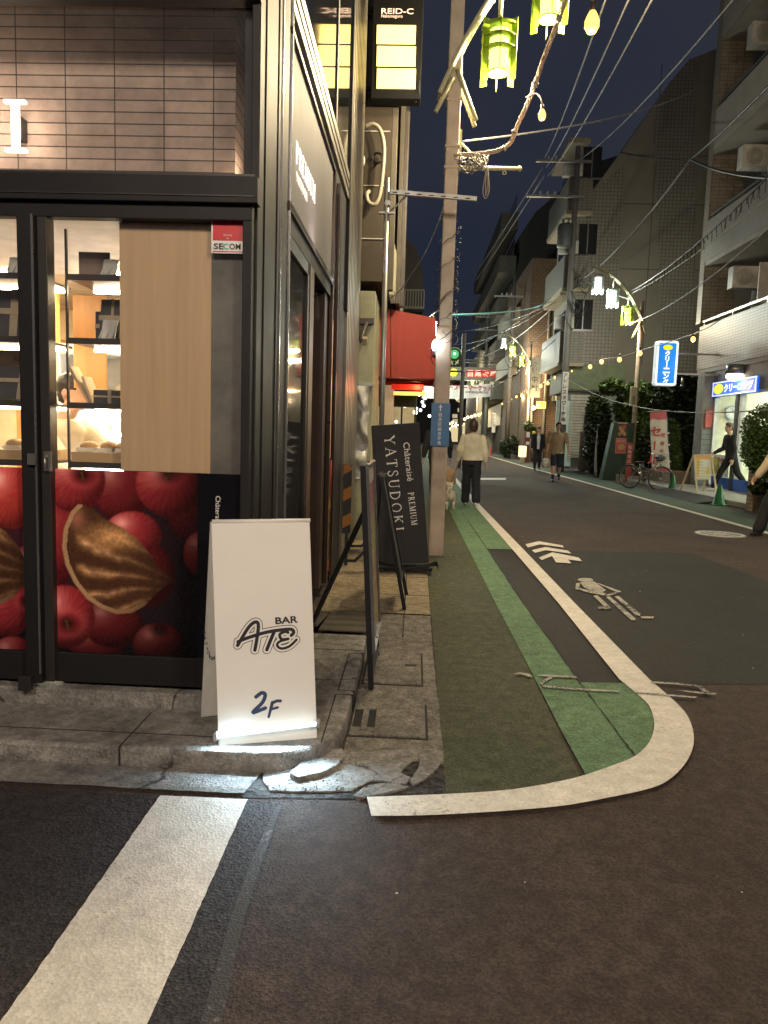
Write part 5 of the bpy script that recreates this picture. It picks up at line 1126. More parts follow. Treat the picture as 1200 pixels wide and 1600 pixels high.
# ---- string of bulbs on a sagging wire along the right side
string_px = [(1083, 530, 17.5), (1000, 552, 24.0), (968, 562, 25.5), (940, 565, 27.), (922, 573, 28.5), (893, 580, 31), (882, 580, 32.5), (868, 590, 34), (856, 599, 36.), (845, 603, 38), (834, 609, 40), (825, 613, 42), (815, 617, 44), (807, 620, 46.5), (801, 624, 49), (795, 626, 51.5), (790, 629, 54), (785, 631, 57)]
names = ['nearest', 'second', 'third', 'fourth', 'fifth', 'sixth', 'seventh', 'eighth', 'ninth', 'tenth', 'eleventh', 'twelfth', 'thirteenth', 'fourteenth', 'fifteenth', 'sixteenth', 'seventeenth', 'last']
for i, (x, y, d) in enumerate(string_px):
    bulb(PY(x, y, d), f'{names[i]} warm bulb of the string on the right, counted from the blue signs', (3.5 if i < 4 else 18.) if i % 3 == 0 else 0., .075 if d > 22 else .055, near=False)
ts = thing('string_wire', 'dark wire carrying the row of warm bulbs along the right side', 'cable', (6, 28, 5))
mb = MB(); pts = [V3(PY(x, y-(4 if d > 22 else 8), d)) for x, y, d in [(1130, 505, 15)]+string_px]; mb.tube(smoothpts(pts, 3), .014, 5); part('wire', mb, wire_g, ts)
tiny = emat('bulb_tiny', (1, .66, .30), 6.)
far_px = [(760, 643), (754, 646), (748, 648), (742, 649), (737, 651), (731, 652), (726, 655), (719, 659), (712, 664), (707, 660), (702, 662), (697, 664)]
for i, (x, y) in enumerate(far_px):
    c = PY(x, y, 62-i*.6+ i*1.6); mb = MB(); mb.ell(c, .13, nu=8, nv=6); single('string_bulb', mb, tiny, 'tiny warm bulb of the far string above the woman in the pale jumper', 'light bulb', 'far tiny bulbs over the street')
for i in range(34):
    k = i % 17; x = (792-k*6.1) if i < 17 else (690+k*3.2); y = (636+k*1.9+2*math.sin(k)) if i < 17 else (672-k*.9+1.5*math.sin(k*2)); d = 58+k*3.5
    c = PY(x, y, d); mb = MB(); mb.ell(c, .0011*d, nu=7, nv=5); single('string_bulb', mb, tiny, 'pinpoint warm bulb among the crowd of lights at the far end of the street', 'light bulb', 'pinpoint bulbs at the end of the street')
for i, (x, y, r) in enumerate([(664, 622, 3.5), (660, 628, 3), (662, 634, 3.5), (657, 641, 3), (671, 650, 3.2), (651, 600+38, 2.4), (655, 617, 3.)]):
    c = PY(x, y, 44+i*3); rr = r*(44+i*3)/1155*.75; mb = MB(); mb.ell(c, rr, nu=10, nv=8); single('globe_lamp', mb, emat('globe_cold', (.88, .96, 1), 5.), 'distant round white lamp seen between the red awning and the beige post', 'lamp', 'distant white globes left of the beige post')
# ---- overhead cables
def cable(a, b, sag, r, lab, m=None, n=18, extra=None):
    mb = MB(); mb.tube(span(a, b, sag, n), r, 5); 
    return single('overhead_cable', mb, m or wire, lab, 'cable', 'overhead cables')
P3 = lambda x, y, d: tuple(PY(x, y, d))
cable(P3(905, 250, 30), P3(1210, -80, 12), .3, .02, 'thin dark cable from the tall utility pole up past the plain gable', wire_g)
cable(P3(850, 248, 30), P3(960, -40, 9), .2, .014, 'left one of three thin power lines to the top of the photo', wire_g)
cable(P3(853, 262, 30), P3(1000, -40, 9), .2, .014, 'middle one of three thin power lines to the top of the photo', wire_g)
cable(P3(856, 275, 30), P3(1040, -40, 9), .2, .014, 'right one of three thin power lines to the top of the photo', wire_g)
cable(P3(741, 430, 70), P3(848, 262, 30), .1, .03, 'upper thin line from the far dark pole to the tall pole', wire_g)
cable(P3(742, 440, 70), P3(850, 275, 30), .1, .03, 'lower thin line from the far dark pole to the tall pole', wire_g)
cable(P3(715, 222, 8.5), P3(1110, 128, 26), .25, .012, 'thin cable crossing from the beige post to the upper balconies', wire_g)
cable(P3(905, 440, 30), P3(1078, 250, 22), .35, .035, 'pale spiral-wrapped cable in front of the plain gable', wire_g)
cable(P3(1078, 250, 22), P3(1215, 120, 15), .05, .03, 'dark thick cable from the wrapped cable up to the right edge', wire)
cable(P3(1078, 248, 22), P3(1215, 278, 15), .12, .03, 'dark cable drooping in front of the second balcony', wire)
cable(P3(972, 238, 30), P3(1085, 252, 22), .05, .018, 'short dark cable across the plain gable', wire)
cable(P3(985, 455, 25.6), P3(1230, 245, 14), .25, .022, 'cable with hanging fairy lights in front of the balconies', wire)
cable(P3(988, 458, 25.6), P3(1230, 285, 14), .15, .016, 'thin cable just under the fairy-light cable', wire_g)
cable(P3(985, 505, 25.6), P3(1230, 330, 14), .3, .016, 'thin pale cable across the tiled balcony front', wire_g)
cable(P3(985, 468, 25.6), P3(903, 430, 30), .1, .02, 'cable between the near round lamp post and the tall pole', wire_g)
cable(P3(700, 493, 8.5), P3(855, 473, 34), .1, .018, 'bright blue rope stretched across the street', mat('rope_blue', (.10, .38, .45), .6))
cable(P3(742, 560, 60), P3(905, 440, 30), .6, .03, 'pale cable from the tall pole down to the gate', wire_g)
cable(P3(690, 560, 60), P3(905, 430, 30), .6, .025, 'upper dark cable across the middle of the street', wire)
cable(P3(690, 535, 60), P3(905, 445, 30), .9, .025, 'sagging dark cable across the middle of the street', wire)
cable(P3(690, 515, 60), P3(860, 475, 34), .5, .025, 'dark cable under the blue rope', wire)
cable(P3(745, 600, 46), P3(888, 480, 30), .3, .022, 'pale cable in front of the brown brick flats', wire_g)
cable(P3(760, 610, 46), P3(888, 510, 30), .3, .02, 'second pale cable in front of the brown brick flats', wire_g)
cable(P3(700, 580, 8.5), P3(830, 560, 40), .2, .012, 'thin dark cable by the traffic light', wire)
cable(P3(885, 590, 30), P3(1200, 700-60, 14), .5, .012, 'thin cable in front of the bushes', wire_g)
mb = MB()
pts = span(P3(985, 455, 25.6), P3(1230, 245, 14), .25, 40)
for p in pts[4:]:
    for k in range(2): mb.tube([p, p+V3((random.uniform(-.05, .05), 0, -random.uniform(.1, .28)))], .008, 4)
single('fairy_light_tails', mb, wire, 'short bare fairy-light tails hanging along the cable by the balconies', 'fairy lights')
# ---- the gate over the street with its lit name and banner, and the signal
gate = thing('street_gate', 'grey steel gate over the street with red lit characters and yellow disc', 'street gate', (2.2, 58, 0))
GY = 58.
a = PY(672, 577, GY); b = PY(796, 586, GY); zc = (a[2]+b[2])/2
gm = mat('gate_grey', (.22, .22, .17), .5, .2, var=.1)
mb = MB(); mb.box(-2.0, b[0], GY, GY+.5, zc-.62, zc+.38)
for k in range(4): mb.box(-2.0, b[0], GY-.04, GY, zc-.55+k*.25, zc-.47+k*.25)
part('beam', mb, gm, gate, bevel=.02)
for x in (-1.8, 5.4):
    mb = MB(); mb.cyl((x, GY+.25, 0), (x, GY+.25, zc), .16, n=12); part('leg', mb, gm, gate)
mb = MB(); 
for zz_ in (.75, .95): mb.tube([(-2, GY+.2, zc+zz_), (b[0], GY+.2, zc+zz_)], .04, 6)
for k in range(8): xx = -1.9+k*1.08; mb.tube([(xx, GY+.2, zc+.3), (xx, GY+.2, zc+.95)], .03, 5)
part('rail', mb, gm, gate)
mb = MB(); c = PY(709, 582, GY-.05); mb.cyl((c[0], GY-.05, c[2]), (c[0], GY-.10, c[2]), .30, n=24); part('yellow_disc', mb, emat('disc_yellow', (1, .9, .02), .9), gate)
M = frameM((0, GY-.10, 0), (1, 0, 0), (0, 0, 1)); mb = MB(); mb2 = MB()
for k, ch in enumerate('目黒銀座'):
    q = PY(735+k*11.9, 583.5, GY-.1); put_text(mb, ch, M, q[0], q[2], h=.50, bold=.035, z=.04); mb2.box(q[0]-.28, q[0]+.28, GY-.09, GY-.05, q[2]-.29, q[2]+.29)
part('lettering', mb, emat('letters_red', (1, .42, .28), 1.7), gate); part('letter_back', mb2, mat('back_red', (.3, .02, .015), .6, emit=(1, .04, .02), es=.10), gate)
bn = thing('market_banner', 'white cloth banner with red katakana reading Free Market below the gate', 'banner', (2.5, 57, 5))
c0 = PY(660, 602, 57); c1 = PY(771, 599, 57); h0 = .98
mb = MB(); N = 30
for i in range(N):
    def q(k, s): t_ = k/N; x = c0[0]+(c1[0]-c0[0])*t_; return (x, 57+.06*math.sin(k*.9), c0[2]+(c1[2]-c0[2])*t_-s*h0-.10*math.sin(math.pi*t_)*1.)
    mb.quad(q(i, 1), q(i+1, 1), q(i+1, 0), q(i, 0))
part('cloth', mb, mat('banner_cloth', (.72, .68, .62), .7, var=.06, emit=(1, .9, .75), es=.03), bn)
M = frameM((0, 56.9, 0), (1, 0, 0), (0, 0, 1)); mb = MB(); a = PY(701, 607, 56.9); b = PY(768, 604.5, 56.9)
put_text(mb, 'ーフリーマーケット', M, (a[0]+b[0])/2, (a[2]+b[2])/2, w=(b[0]-a[0]), h=.44, bold=.03); part('lettering', mb, mat('ink_red', (.42, .03, .03), .6), bn)
mb = MB(); a = PY(727, 613, 56.9); b = PY(763, 612.5, 56.9); put_text(mb, '目黒銀座商店街', M, (a[0]+b[0])/2, (a[2]+b[2])/2, w=(b[0]-a[0]), h=.17, bold=.0); part('lettering', mb, MATS['ink_black'], bn)
sig = thing('traffic_light', 'small green pedestrian-style signal with two pale arrows right of the beige post', 'traffic light', (1.6, 30, 4.5))
c = PY(710, 556, 30); mb = MB(); pr = [( .28*math.cos(R(a_)), .28*math.sin(R(a_))) for a_ in range(0, 181, 15)]; prof = [(c[0]+x, c[2]+.05+z) for x, z in pr]+[(c[0]-.28, c[2]-.42), (c[0]+.28, c[2]-.42)]
mb.prismY(prof[::-1], 30, 30.18); part('housing', mb, mat('signal_black', (.015, .015, .014), .5), sig, bevel=.01)
mb = MB(); mb.torus((c[0], 29.96, c[2]+.05), .27, .022, axis='y', a0=0, a1=math.pi, n=16, m=6); mb.tube([(c[0]-.27, 29.96, c[2]+.05), (c[0]-.27, 29.96, c[2]-.2)], .02, 6); part('visor', mb, mat('visor_green', (.32, .40, .28), .5, emit=(.5, .8, .4), es=.03), sig)
mb = MB(); mb.cyl((c[0], 29.99, c[2]+.06), (c[0], 29.95, c[2]+.06), .175, n=20); part('lens', mb, emat('signal_green', (.12, .75, .25), .6), sig)
mb = MB(); mb.cyl((c[0], 29.955, c[2]+.08), (c[0], 29.94, c[2]+.08), .055, n=12); part('lens_core', mb, emat('signal_core', (.4, 1, .6), 3.), sig)
M = frameM((c[0], 29.97, c[2]-.27), (1, 0, 0), (0, 0, 1)); mb = MB()
for sx in (-1, 1): stroke(mb, M, [(sx*.16, .09), (sx*.06, -.06)], .05, .005+.001*sx); stroke(mb, M, [(sx*.05, .05), (sx*.17, -.02)], .035, .008+.001*sx)
part('arrow', mb, mat('arrow_pale', (.4, .42, .3), .5, emit=(.8, .9, .5), es=.08), sig)
mb = MB(); cp = PY(724, 556, 30.3); mb.cyl((cp[0], 30.3, 0), (cp[0], 30.3, 5.4), .085, n=12); mb.box(c[0], cp[0], 30.15, 30.25, c[2]+.0, c[2]+.06); part('pole', mb, conc_pole, sig)
# ================================================================== left row beyond the shop
def bbox_px(x0, y0, x1, y1, Y): a = PY(x0, y1, Y); b = PY(x1, y0, Y); return a[0], b[0], a[2], b[2]
ls = thing('lit_sign_box', 'tall black projecting sign with three glowing yellow panels and lettering above', 'sign', (-.4, 9.4, 5.9))
x0, x1 = -.66, -.13
mb = MB(); mb.box(x0-.03, x1+.04, 9.33, 9.55, 5.38, 6.75); mb.box(-.80, x0, 9.40, 9.45, 5.5, 5.55); mb.box(-.80, x0, 9.40, 9.45, 6.4, 6.45); part('case', mb, mat('sign_case_black', (.004, .004, .004), .75, spec=.2), ls, bevel=.01)
pan = emat('panel_yellow', (1, .78, .24), 2.1)
for ya, yb in ((38, 67), (71, 102), (106, 137)):
    a = PY(588, yb, 9.3); b = PY(650, ya, 9.3); mb = MB(); mb.box(a[0], b[0], 9.315, 9.33, a[2], b[2]); part('lit_panel', mb, pan, ls, bevel=.004)
M = frameM((0, 9.325, 0), (1, 0, 0), (0, 0, 1)); lt = emat('letters_cream', (1, .70, .50), 1.6)
mb = MB(); a = PY(596, 17, 9.32); b = PY(646, 17, 9.32); put_text(mb, 'REID-C', M, (a[0]+b[0])/2, a[2], w=b[0]-a[0], h=.062, bold=.01); part('lettering', mb, lt, ls)
mb = MB(); b = PY(629, 25, 9.32); put_text(mb, 'Nakameguro', M, (a[0]+b[0])/2, PY(600, 25.5, 9.32)[2], w=b[0]-a[0], h=.048, bold=.0); part('lettering', mb, lt, ls)
mb = MB(); mb.torus(PY(655, 140, 9.4), .10, .005, axis='x', n=16, m=4); mb.tube(smoothpts([PY(654, 150, 9.4), PY(650, 160, 9.4), PY(645, 155, 9.4)], 5), .004, 4); part('cable', mb, wire, ls)
nb = thing('brown_building', 'narrow dark brown panelled building behind the corner shop', 'building', (-2, 13, 0))
brown_p = mat('brown_panel', (.036, .026, .015), .7, var=.12, scale=1.5, bump=.03)
a = PY(608, 300, 9.6)
mb = MB(); mb.box(-6, -.43, 9.6, 13.5, 3.30, 12.); part('wall', mb, brown_p, nb)
mb = MB(); mb.box(-.43, -.36, 9.62, 9.75, 3.2, 12); mb.box(-.36, -.30, 10.6, 13.4, 3.2, 8.6); part('side_trim', mb, mat('taupe_trim', (.07, .06, .045), .6), nb, bevel=.006)
mb = MB()
for y in (205, 290, 373): q = PY(590, y, 9.59); mb.box(-.84, -.45, 9.588, 9.6, q[2]-.006, q[2]+.006)
part('panel_joint', mb, mat('joint_pale', (.34, .32, .27), .5), nb)
mb = MB(); mb.tube(smoothpts([PY(571, 197, 9.5), PY(583, 194, 9.48), PY(594, 203, 9.48), PY(600, 230, 9.48), PY(598, 270, 9.48), PY(593, 305, 9.48), PY(586, 319, 9.48), PY(576, 316, 9.48), PY(573, 304, 9.5), PY(577, 299, 9.55)], 6), .026, 8); part('hose', mb, mat('hose_cream', (.26, .24, .18), .5), nb)
mb = MB(); mb.ell(PY(563, 251, 9.5), .06, .06, .09); part('junction_box', mb, mat('box_pale', (.38, .36, .30), .5), nb, bevel=.01)
mb = MB(); 
for k in range(3): mb.torus(PY(590, 247, 9.55), .05+.01*k, .005, axis='y', n=16, m=4)
part('cable', mb, wire, nb)
for xx in (.0, .12, .30): 
    pass
mb = MB(); mb.box(-.34, -.24, 10.9, 11.0, 3.2, 5.9); mb.box(-.40, -.30, 11.6, 11.7, 3.2, 7.2); part('down_pipe', mb, mat('pipe_dark', (.06, .05, .045), .5), nb, bevel=.02)
mb = MB(); mb.box(-.43, -.37, 10.2, 10.9, 3.25, 3.9); mb.box(-.37, -.355, 10.25, 10.85, 3.3, 3.85); part('lit_window', mb, mat('pale_window', (.35, .32, .20), .5, emit=(1, .85, .5), es=.03), nb)
lb = thing('low_annexe', 'low pale green-grey plastered annexe wall with a camera and hanging tarpaulin', 'building', (-.9, 9.5, 0))
x0, x1, z0, z1 = bbox_px(553, 455, 588, 600, 9.4)
mb = MB(); mb.box(-3, -.565, 9.4, 11., 0, z1); part('wall', mb, mat('plaster_green', (.30, .30, .20), .75, var=.18, scale=3., bump=.08, bscale=14.), lb)
mb = MB(); mb.box(-.90, -.555, 9.37, 9.4, z0-.02, z0+.02); part('rail', mb, galv, lb)
# tarpaulin with creases
bmx = MB(); NX, NZ = 18, 40; x0, x1, z0, z1 = bbox_px(552, 603, 577, 748, 9.33)
x0 = -.84
def tp(i, j): u, v = i/NX, j/NZ; return (x0+(x1-x0)*u+.01*math.sin(v*20), 9.33-.035*mnoise.noise(Vector((u*2.2, v*7, 1)))*2-.02*abs(math.sin(v*9+u*4)), z0+(z1-z0)*v)
for i in range(NX):
    for j in range(NZ): bmx._add([tp(i, j), tp(i+1, j), tp(i+1, j+1), tp(i, j+1)], [(0, 1, 2, 3)])
tarp = single('tarpaulin', bmx, mat('tarp_grey', (.40, .39, .36), .35, var=.1, scale=8., bump=.3, bscale=9.), 'creased grey tarpaulin hanging between the ribbed column and the black sign', 'tarpaulin')
# security camera / bracket lamp on the annexe
cm = thing('security_camera', 'dark bracket with two small cameras on the pale annexe wall', 'camera', (-.65, 9.3, 2.9))
mb = MB(); mb.cbox(PY(573, 502, 9.36), .18, .06, .07); mb.tube([PY(573, 504, 9.33), PY(566, 525, 9.25), PY(561, 535, 9.2)], .022, 8); part('bracket', mb, MATS['pipe_dark'], cm)
mb = MB(); mb.cyl(PY(555, 530, 9.15), PY(559, 541, 9.2), .035, n=12); mb.cbox(PY(570, 533, 9.2), .06, .10, .09, rx=.4); part('camera_head', mb, mat('camera_tan', (.30, .25, .17), .5), cm, bevel=.006)
# red box awning, lit from beneath
aw = thing('red_awning', 'boxy red fabric awning glowing orange underneath, left of the beige post', 'awning', (-.2, 11, 2.2))
red = mat('awning_red', (.23, .020, .014), .65, var=.08, scale=2., bump=.05, bscale=40.)
a, b, c, d = PY(589, 480, 10.6), PY(681, 497, 11.0), PY(681, 556, 11.0), PY(589, 548, 10.6)
a = V3(PY(588, 479, 10.7)); b = V3(PY(681, 497, 11.0)); c = V3(PY(681, 593, 11.0)); d = V3(PY(588, 590, 10.7)); dn = V3((0, 1.6, 0))
mb = MB(); vs = [a, b, c, d, a+dn, b+dn, c+dn, d+dn]; mb._add(vs, [(3, 2, 1, 0), (0, 1, 5, 4), (1, 2, 6, 5), (3, 0, 4, 7), (4, 5, 6, 7)]); part('canopy', mb, red, aw)
mb = MB()
for p, q in ((d, c), (d, d+dn), (c, c+dn)): mb.tube([p, q], .018, 6)
mb.tube([d+dn*.3, c+dn*.3+V3((0, 0, -.0))], .015, 6); part('frame', mb, mat('awning_frame', (.12, .015, .012), .5), aw)
mb = MB(); q0 = V3(PY(612, 603, 11.6)); q1 = V3(PY(662, 607, 11.6)); mb.cbox((q0+q1)/2, (q1-q0).length, .10, .08); part('valance', mb, mat('valance_red', (.6, .03, .02), .6, emit=(1, .05, .03), es=.10), aw)
mb = MB(); q0 = V3(PY(615, 614, 11.6)); q1 = V3(PY(664, 616, 11.6)); mb.cbox((q0+q1)/2, (q1-q0).length, .08, .055); part('light_bar', mb, emat('bar_orange', (1, .42, .10), 2.), aw)
mb = MB(); mb.tube([a.lerp(b, .24)+V3((0, -.004, 0)), d.lerp(c, .24)+V3((0, -.004, 0))], .006, 5); part('seam', mb, MATS['awning_frame'], aw)
point_light('awning_glow', (.0, 11.5, 2.1), 3., (1, .3, .12), .1, aw)
# shop fronts in the gap under the awning
wl = thing('lit_shop_front', 'warmly lit shop front with pale panels and windows, under the red awning', 'shop building', (-.4, 13, 0))
mb = MB(); x0, x1, z0, z1 = bbox_px(598, 602, 616, 666, 11.8); mb.box(x0, x1, 11.8, 11.86, .0, z1); part('pale_panel', mb, mat('panel_cream', (.55, .46, .28), .6, emit=(1, .85, .5), es=.05), wl)
mb = MB(); x0, x1, z0, z1 = bbox_px(616, 617, 651, 635, 13.); mb.box(-2, x1, 13., 13.3, z0, z0+1.2); part('green_fascia', mb, mat('fascia_green', (.06, .09, .045), .6), wl)
mb = MB(); mb.box(-2, x1, 13.2, 16, 0, .35); mb.box(-2, x1, 15.9, 16, .3, 3); part('back_wall', mb, mat('warm_back', (.42, .34, .20), .7, emit=(1, .8, .45), es=.05), wl)
mb = MB(); mb.box(-.28, -.25, 13.2, 13.25, 0, 2.4); mb.box(x1-.03, x1, 13.1, 13.2, 0, 2.4); part('frame', mb, wire, wl)
mb = MB()
for k in range(16): mb.ell((random.uniform(-.45, .0), random.uniform(13.6, 15.5), random.uniform(1.1, 2.1)), random.uniform(.02, .05), nu=6, nv=5)
part('lamp_cluster', mb, emat('shop_bulbs', (1, .88, .6), 5.), wl)
far_l = thing('left_row_building', 'dark two-storey building beyond the red awning with a domed roof', 'building', (-3, 22, 0))
mb = MB(); mb.box(-9, -.55, 16.2, 60, 0, 6.2); part('wall', mb, mat('dark_render', (.05, .048, .042), .8), far_l)
x0, x1, z0, z1 = bbox_px(628, 375, 664, 500, 18.)
mb = MB(); pts = [(x0, z0), (x1, z0)]+[(x0+(x1-x0)*(.0+math.cos(a_)), z0+(z1-z0)*.38+(z1-z0)*.62*math.sin(a_)) for a_ in np.linspace(0, math.pi/2, 10)]+[(x0, z1)]; mb.prismY(pts, 18, 24); part('domed_roof', mb, mat('roof_black', (.018, .018, .018), .7), far_l)
mb = MB(); x0, x1, z0, z1 = bbox_px(628, 452, 663, 482, 17.5); mb.box(x0, x1, 17.5, 18.2, z0, z0+.06); 
for k in range(9): mb.box(x0+(x1-x0)*k/8-.01, x0+(x1-x0)*k/8+.01, 17.5, 17.53, z0, z1)
mb.box(x0, x1, 17.5, 17.53, z1-.03, z1); part('balcony', mb, mat('rail_grey', (.12, .13, .13), .5), far_l)
# ================================================================== right side
tile_g = tilemat('pale_grey_tile', (.20, .185, .15), (.17, .16, .13), (.10, .095, .085), .21, .105, ms=.012, offset=0., rough=.55, bump=.3, noisev=.12)
tile_t = tilemat('tan_balcony_tile', (.29, .225, .16), (.25, .195, .14), (.08, .065, .05), .20, .075, ms=.012, offset=0., rough=.45, bump=.3, noisev=.12)
plain = mat('gable_render', (.20, .185, .145), .8, var=.10, scale=.6, bump=.03)
slab_m = mat('balcony_slab', (.25, .23, .20), .7, var=.12, scale=1.5)
winm = mat('dark_window', (.015, .017, .02), .08, spec=1.)
alum = mat('alu_frame', (.28, .28, .27), .35, .7)
def ac_unit(t, c, w=.8, h=.6, d=.35, face='x'):
    mb = MB()
    if face == 'x': mb.box(c[0]-d/2, c[0]+d/2, c[1]-w/2, c[1]+w/2, c[2], c[2]+h)
    else: mb.box(c[0]-w/2, c[0]+w/2, c[1]-d/2, c[1]+d/2, c[2], c[2]+h)
    a_ = part('air_conditioner', mb, mat('ac_white', (.50, .49, .44), .5), t, bevel=.02)
    mb = MB()
    if face == 'x':
        for k in range(5): mb.torus((c[0]-d/2-.006, c[1]-w*.1, c[2]+h/2), .05+.04*k, .005, axis='x', n=18, m=4)
    else:
        for k in range(5): mb.torus((c[0]-w*.1, c[1]-d/2-.006, c[2]+h/2), .05+.04*k, .005, axis='y', n=18, m=4)
    part('grille', mb, mat('ac_grille', (.12, .12, .11), .5), a_)
# -- near flats above the cleaner's (facade plane x = FX, far end at FY)
FX, FY = 8.45, 23.2
nf = thing('corner_flats', 'tiled flats with stacked balconies above the dry cleaner at the right edge', 'building', (12, 16, 0))
mb = MB(); mb.box(9.9, 18, 8, FY, 3.6, 17.6); part('wall', mb, tile_g, nf)
floors = [(3.55, 4.95), (6.75, 8.05), (9.95, 11.2), (13.1, 14.3), (16.2, 17.4)]
for k, (za, zb) in enumerate(floors):
    mb = MB(); mb.box(FX-.0, FX+.16, 8, FY, za, zb-.12); mb.box(FX+.16, 9.9, FY-.16, FY, za, zb-.12 if k else zb-.12)
    part('balcony_front', mb, tile_t if k == 0 else (tilemat('upper_tile', (.25, .235, .205), (.225, .21, .185), (.17, .16, .14), .10, .10, ms=.007, rough=.5, bump=.2, noisev=.1) if k == 1 else mat('balcony_render', (.31, .285, .24), .7, var=.1, scale=1.)), nf)
    mb = MB(); mb.box(FX+.02, 10.0, 8, FY-.02, za-.13, za+.12); part('balcony_slab', mb, slab_m, nf)
    mb = MB(); mb.box(FX+.05, FX+.11, 8, FY, zb, zb+.06)
    for y in range(9, 24, 2): mb.box(FX+.06, FX+.10, y, y+.04, zb-.13, zb)
    part('handrail', mb, alum, nf)
    if k < 4:
        zt = floors[k+1][0]-.13
        for j, y in enumerate((21.9, 18.6, 15.2)):
            mb = MB(); mb.box(9.86, 9.9, y-1.3, y+.4, za+.15, zt-.35); w_ = part('window', mb, winm, nf)
            mb = MB()
            for yy in (y-1.3, y-.45, y+.36): mb.box(9.83, 9.87, yy, yy+.05, za+.15, zt-.35)
            mb.box(9.83, 9.87, y-1.3, y+.41, zt-.40, zt-.35); part('frame', mb, alum, w_)
        mb = MB(); mb.box(FX+.2, 9.9, 19.9, 19.95, za+.3, zt-.6); part('balcony_screen', mb, mat('screen_panel', (.40, .37, .33), .5), nf)
        ac_unit(nf, (9.0, 21.6, zt-.95), face='y'); ac_unit(nf, (9.0, 20.5, za+.15), w=.6, face='y')
# end pier at the far side of each floor, and end piers down
mb = MB(); mb.box(FX, FX+.95, FY-.01, FY+.35, 4.95, 17.6); part('end_pier', mb, tilemat('pier_tile', (.26, .225, .175), (.23, .20, .155), (.15, .13, .11), .22, .11, ms=.012, rough=.5, bump=.3), nf)
mb = MB(); mb.box(9.9, 18, 8, FY, 17.6, 17.8); part('roof', mb, slab_m, nf)
# -- dry cleaner at street level
dc = thing('dry_cleaner', 'brightly lit dry cleaner with a blue katakana sign and glass doors', 'shop building', (9.5, 18, 0))
mb = MB(); mb.box(8.22, 8.6, 21.9, 22.4, .1, 3.4); mb.box(8.5, 8.85, 8, 21.9, 2.75, 3.42); mb.box(8.85, 14, 21.9, 22.2, .1, 3.42); part('wall', mb, mat('pier_grey', (.17, .165, .15), .7, var=.15), dc)
mb = MB(); mb.box(12.9, 13, 8, 21.9, .1, 3.42); mb.box(8.65, 13, 21.8, 21.9, .1, 3.42); mb.box(8.65, 13, 8, 8.1, .1, 3.42); mb.box(8.85, 13, 8, 21.9, 3.3, 3.42); part('room_wall', mb, mat('room_white', (.78, .78, .62), .6), dc)
mb = MB(); mb.box(8.55, 13, 8, 21.9, .06, .12); part('room_floor', mb, mat('room_tile', (.5, .5, .47), .4), dc)
for y in (20.8, 18.6, 15, 12):
    mb = MB(); mb.box(10.4, 11.6, y-.12, y+.12, 3.26, 3.29); part('ceiling_lamp', mb, emat('cleaner_tube', (.95, 1, .84), 110.), dc)
mb = MB(); mb.box(11.6, 11.9, 17.5, 21.0, .12, 1.1); part('counter', mb, mat('counter_yellow', (.6, .45, .15), .5), dc)
for ya, yb in ((20.25, 21.85), (18.2, 20.1), (15.5, 18.1), (11, 15.4)):
    mb = MB(); mb.quad((8.585, yb, .14), (8.585, ya, .14), (8.585, ya, 2.72), (8.585, yb, 2.72)); dd = part('door', mb, glassmat('door_glass', (.95, 1, .97)), dc)
    mb = MB()
    for y in (ya, yb-.07): mb.box(8.53, 8.65, y, y+.07, .12, 2.75)
    mb.box(8.53, 8.65, ya, yb, 2.68, 2.76); mb.box(8.53, 8.65, ya, yb, .12, .2); part('frame', mb, mat('frame_white', (.62, .65, .65), .4), dd)
mb = MB(); mb.box(8.45, 8.51, 18.05, 18.2, .1, 2.75); mb.box(8.45, 8.51, 20.1, 20.25, .1, 2.75); part('pillar', mb, mat('pillar_dark', (.03, .03, .03), .5), dc)
# wall clock inside
ck_ = thing('wall_clock', 'round white wall clock inside the dry cleaner above the man in black', 'clock', (10.8, 21.75, 2.6))
c = PY(1145, 645, 21.7); mb = MB(); mb.cyl((c[0], 21.78, c[2]), (c[0], 21.72, c[2]), .19, n=24); part('face', mb, mat('clock_face', (.8, .82, .85), .4), ck_)
mb = MB(); mb.torus((c[0], 21.72, c[2]), .19, .018, axis='y'); part('rim', mb, mat('clock_rim', (.35, .45, .6), .4), ck_)
mb = MB(); mb.tube([(c[0], 21.70, c[2]), (c[0]+.08, 21.70, c[2]+.06)], .008, 4); mb.tube([(c[0], 21.70, c[2]), (c[0]-.03, 21.70, c[2]+.13)], .006, 4)
for k in range(12): a_ = k*math.pi/6; mb.cbox((c[0]+.15*math.cos(a_), 21.712, c[2]+.15*math.sin(a_)), .015, .004, .015)
part('hand', mb, wire, ck_)
blue = emat('sign_blue', (.012, .13, .85), .8); wht = emat('sign_lit_white', (.92, .98, 1), 1.3); yel = emat('sign_lit_yellow', (1, .88, .02), .9)
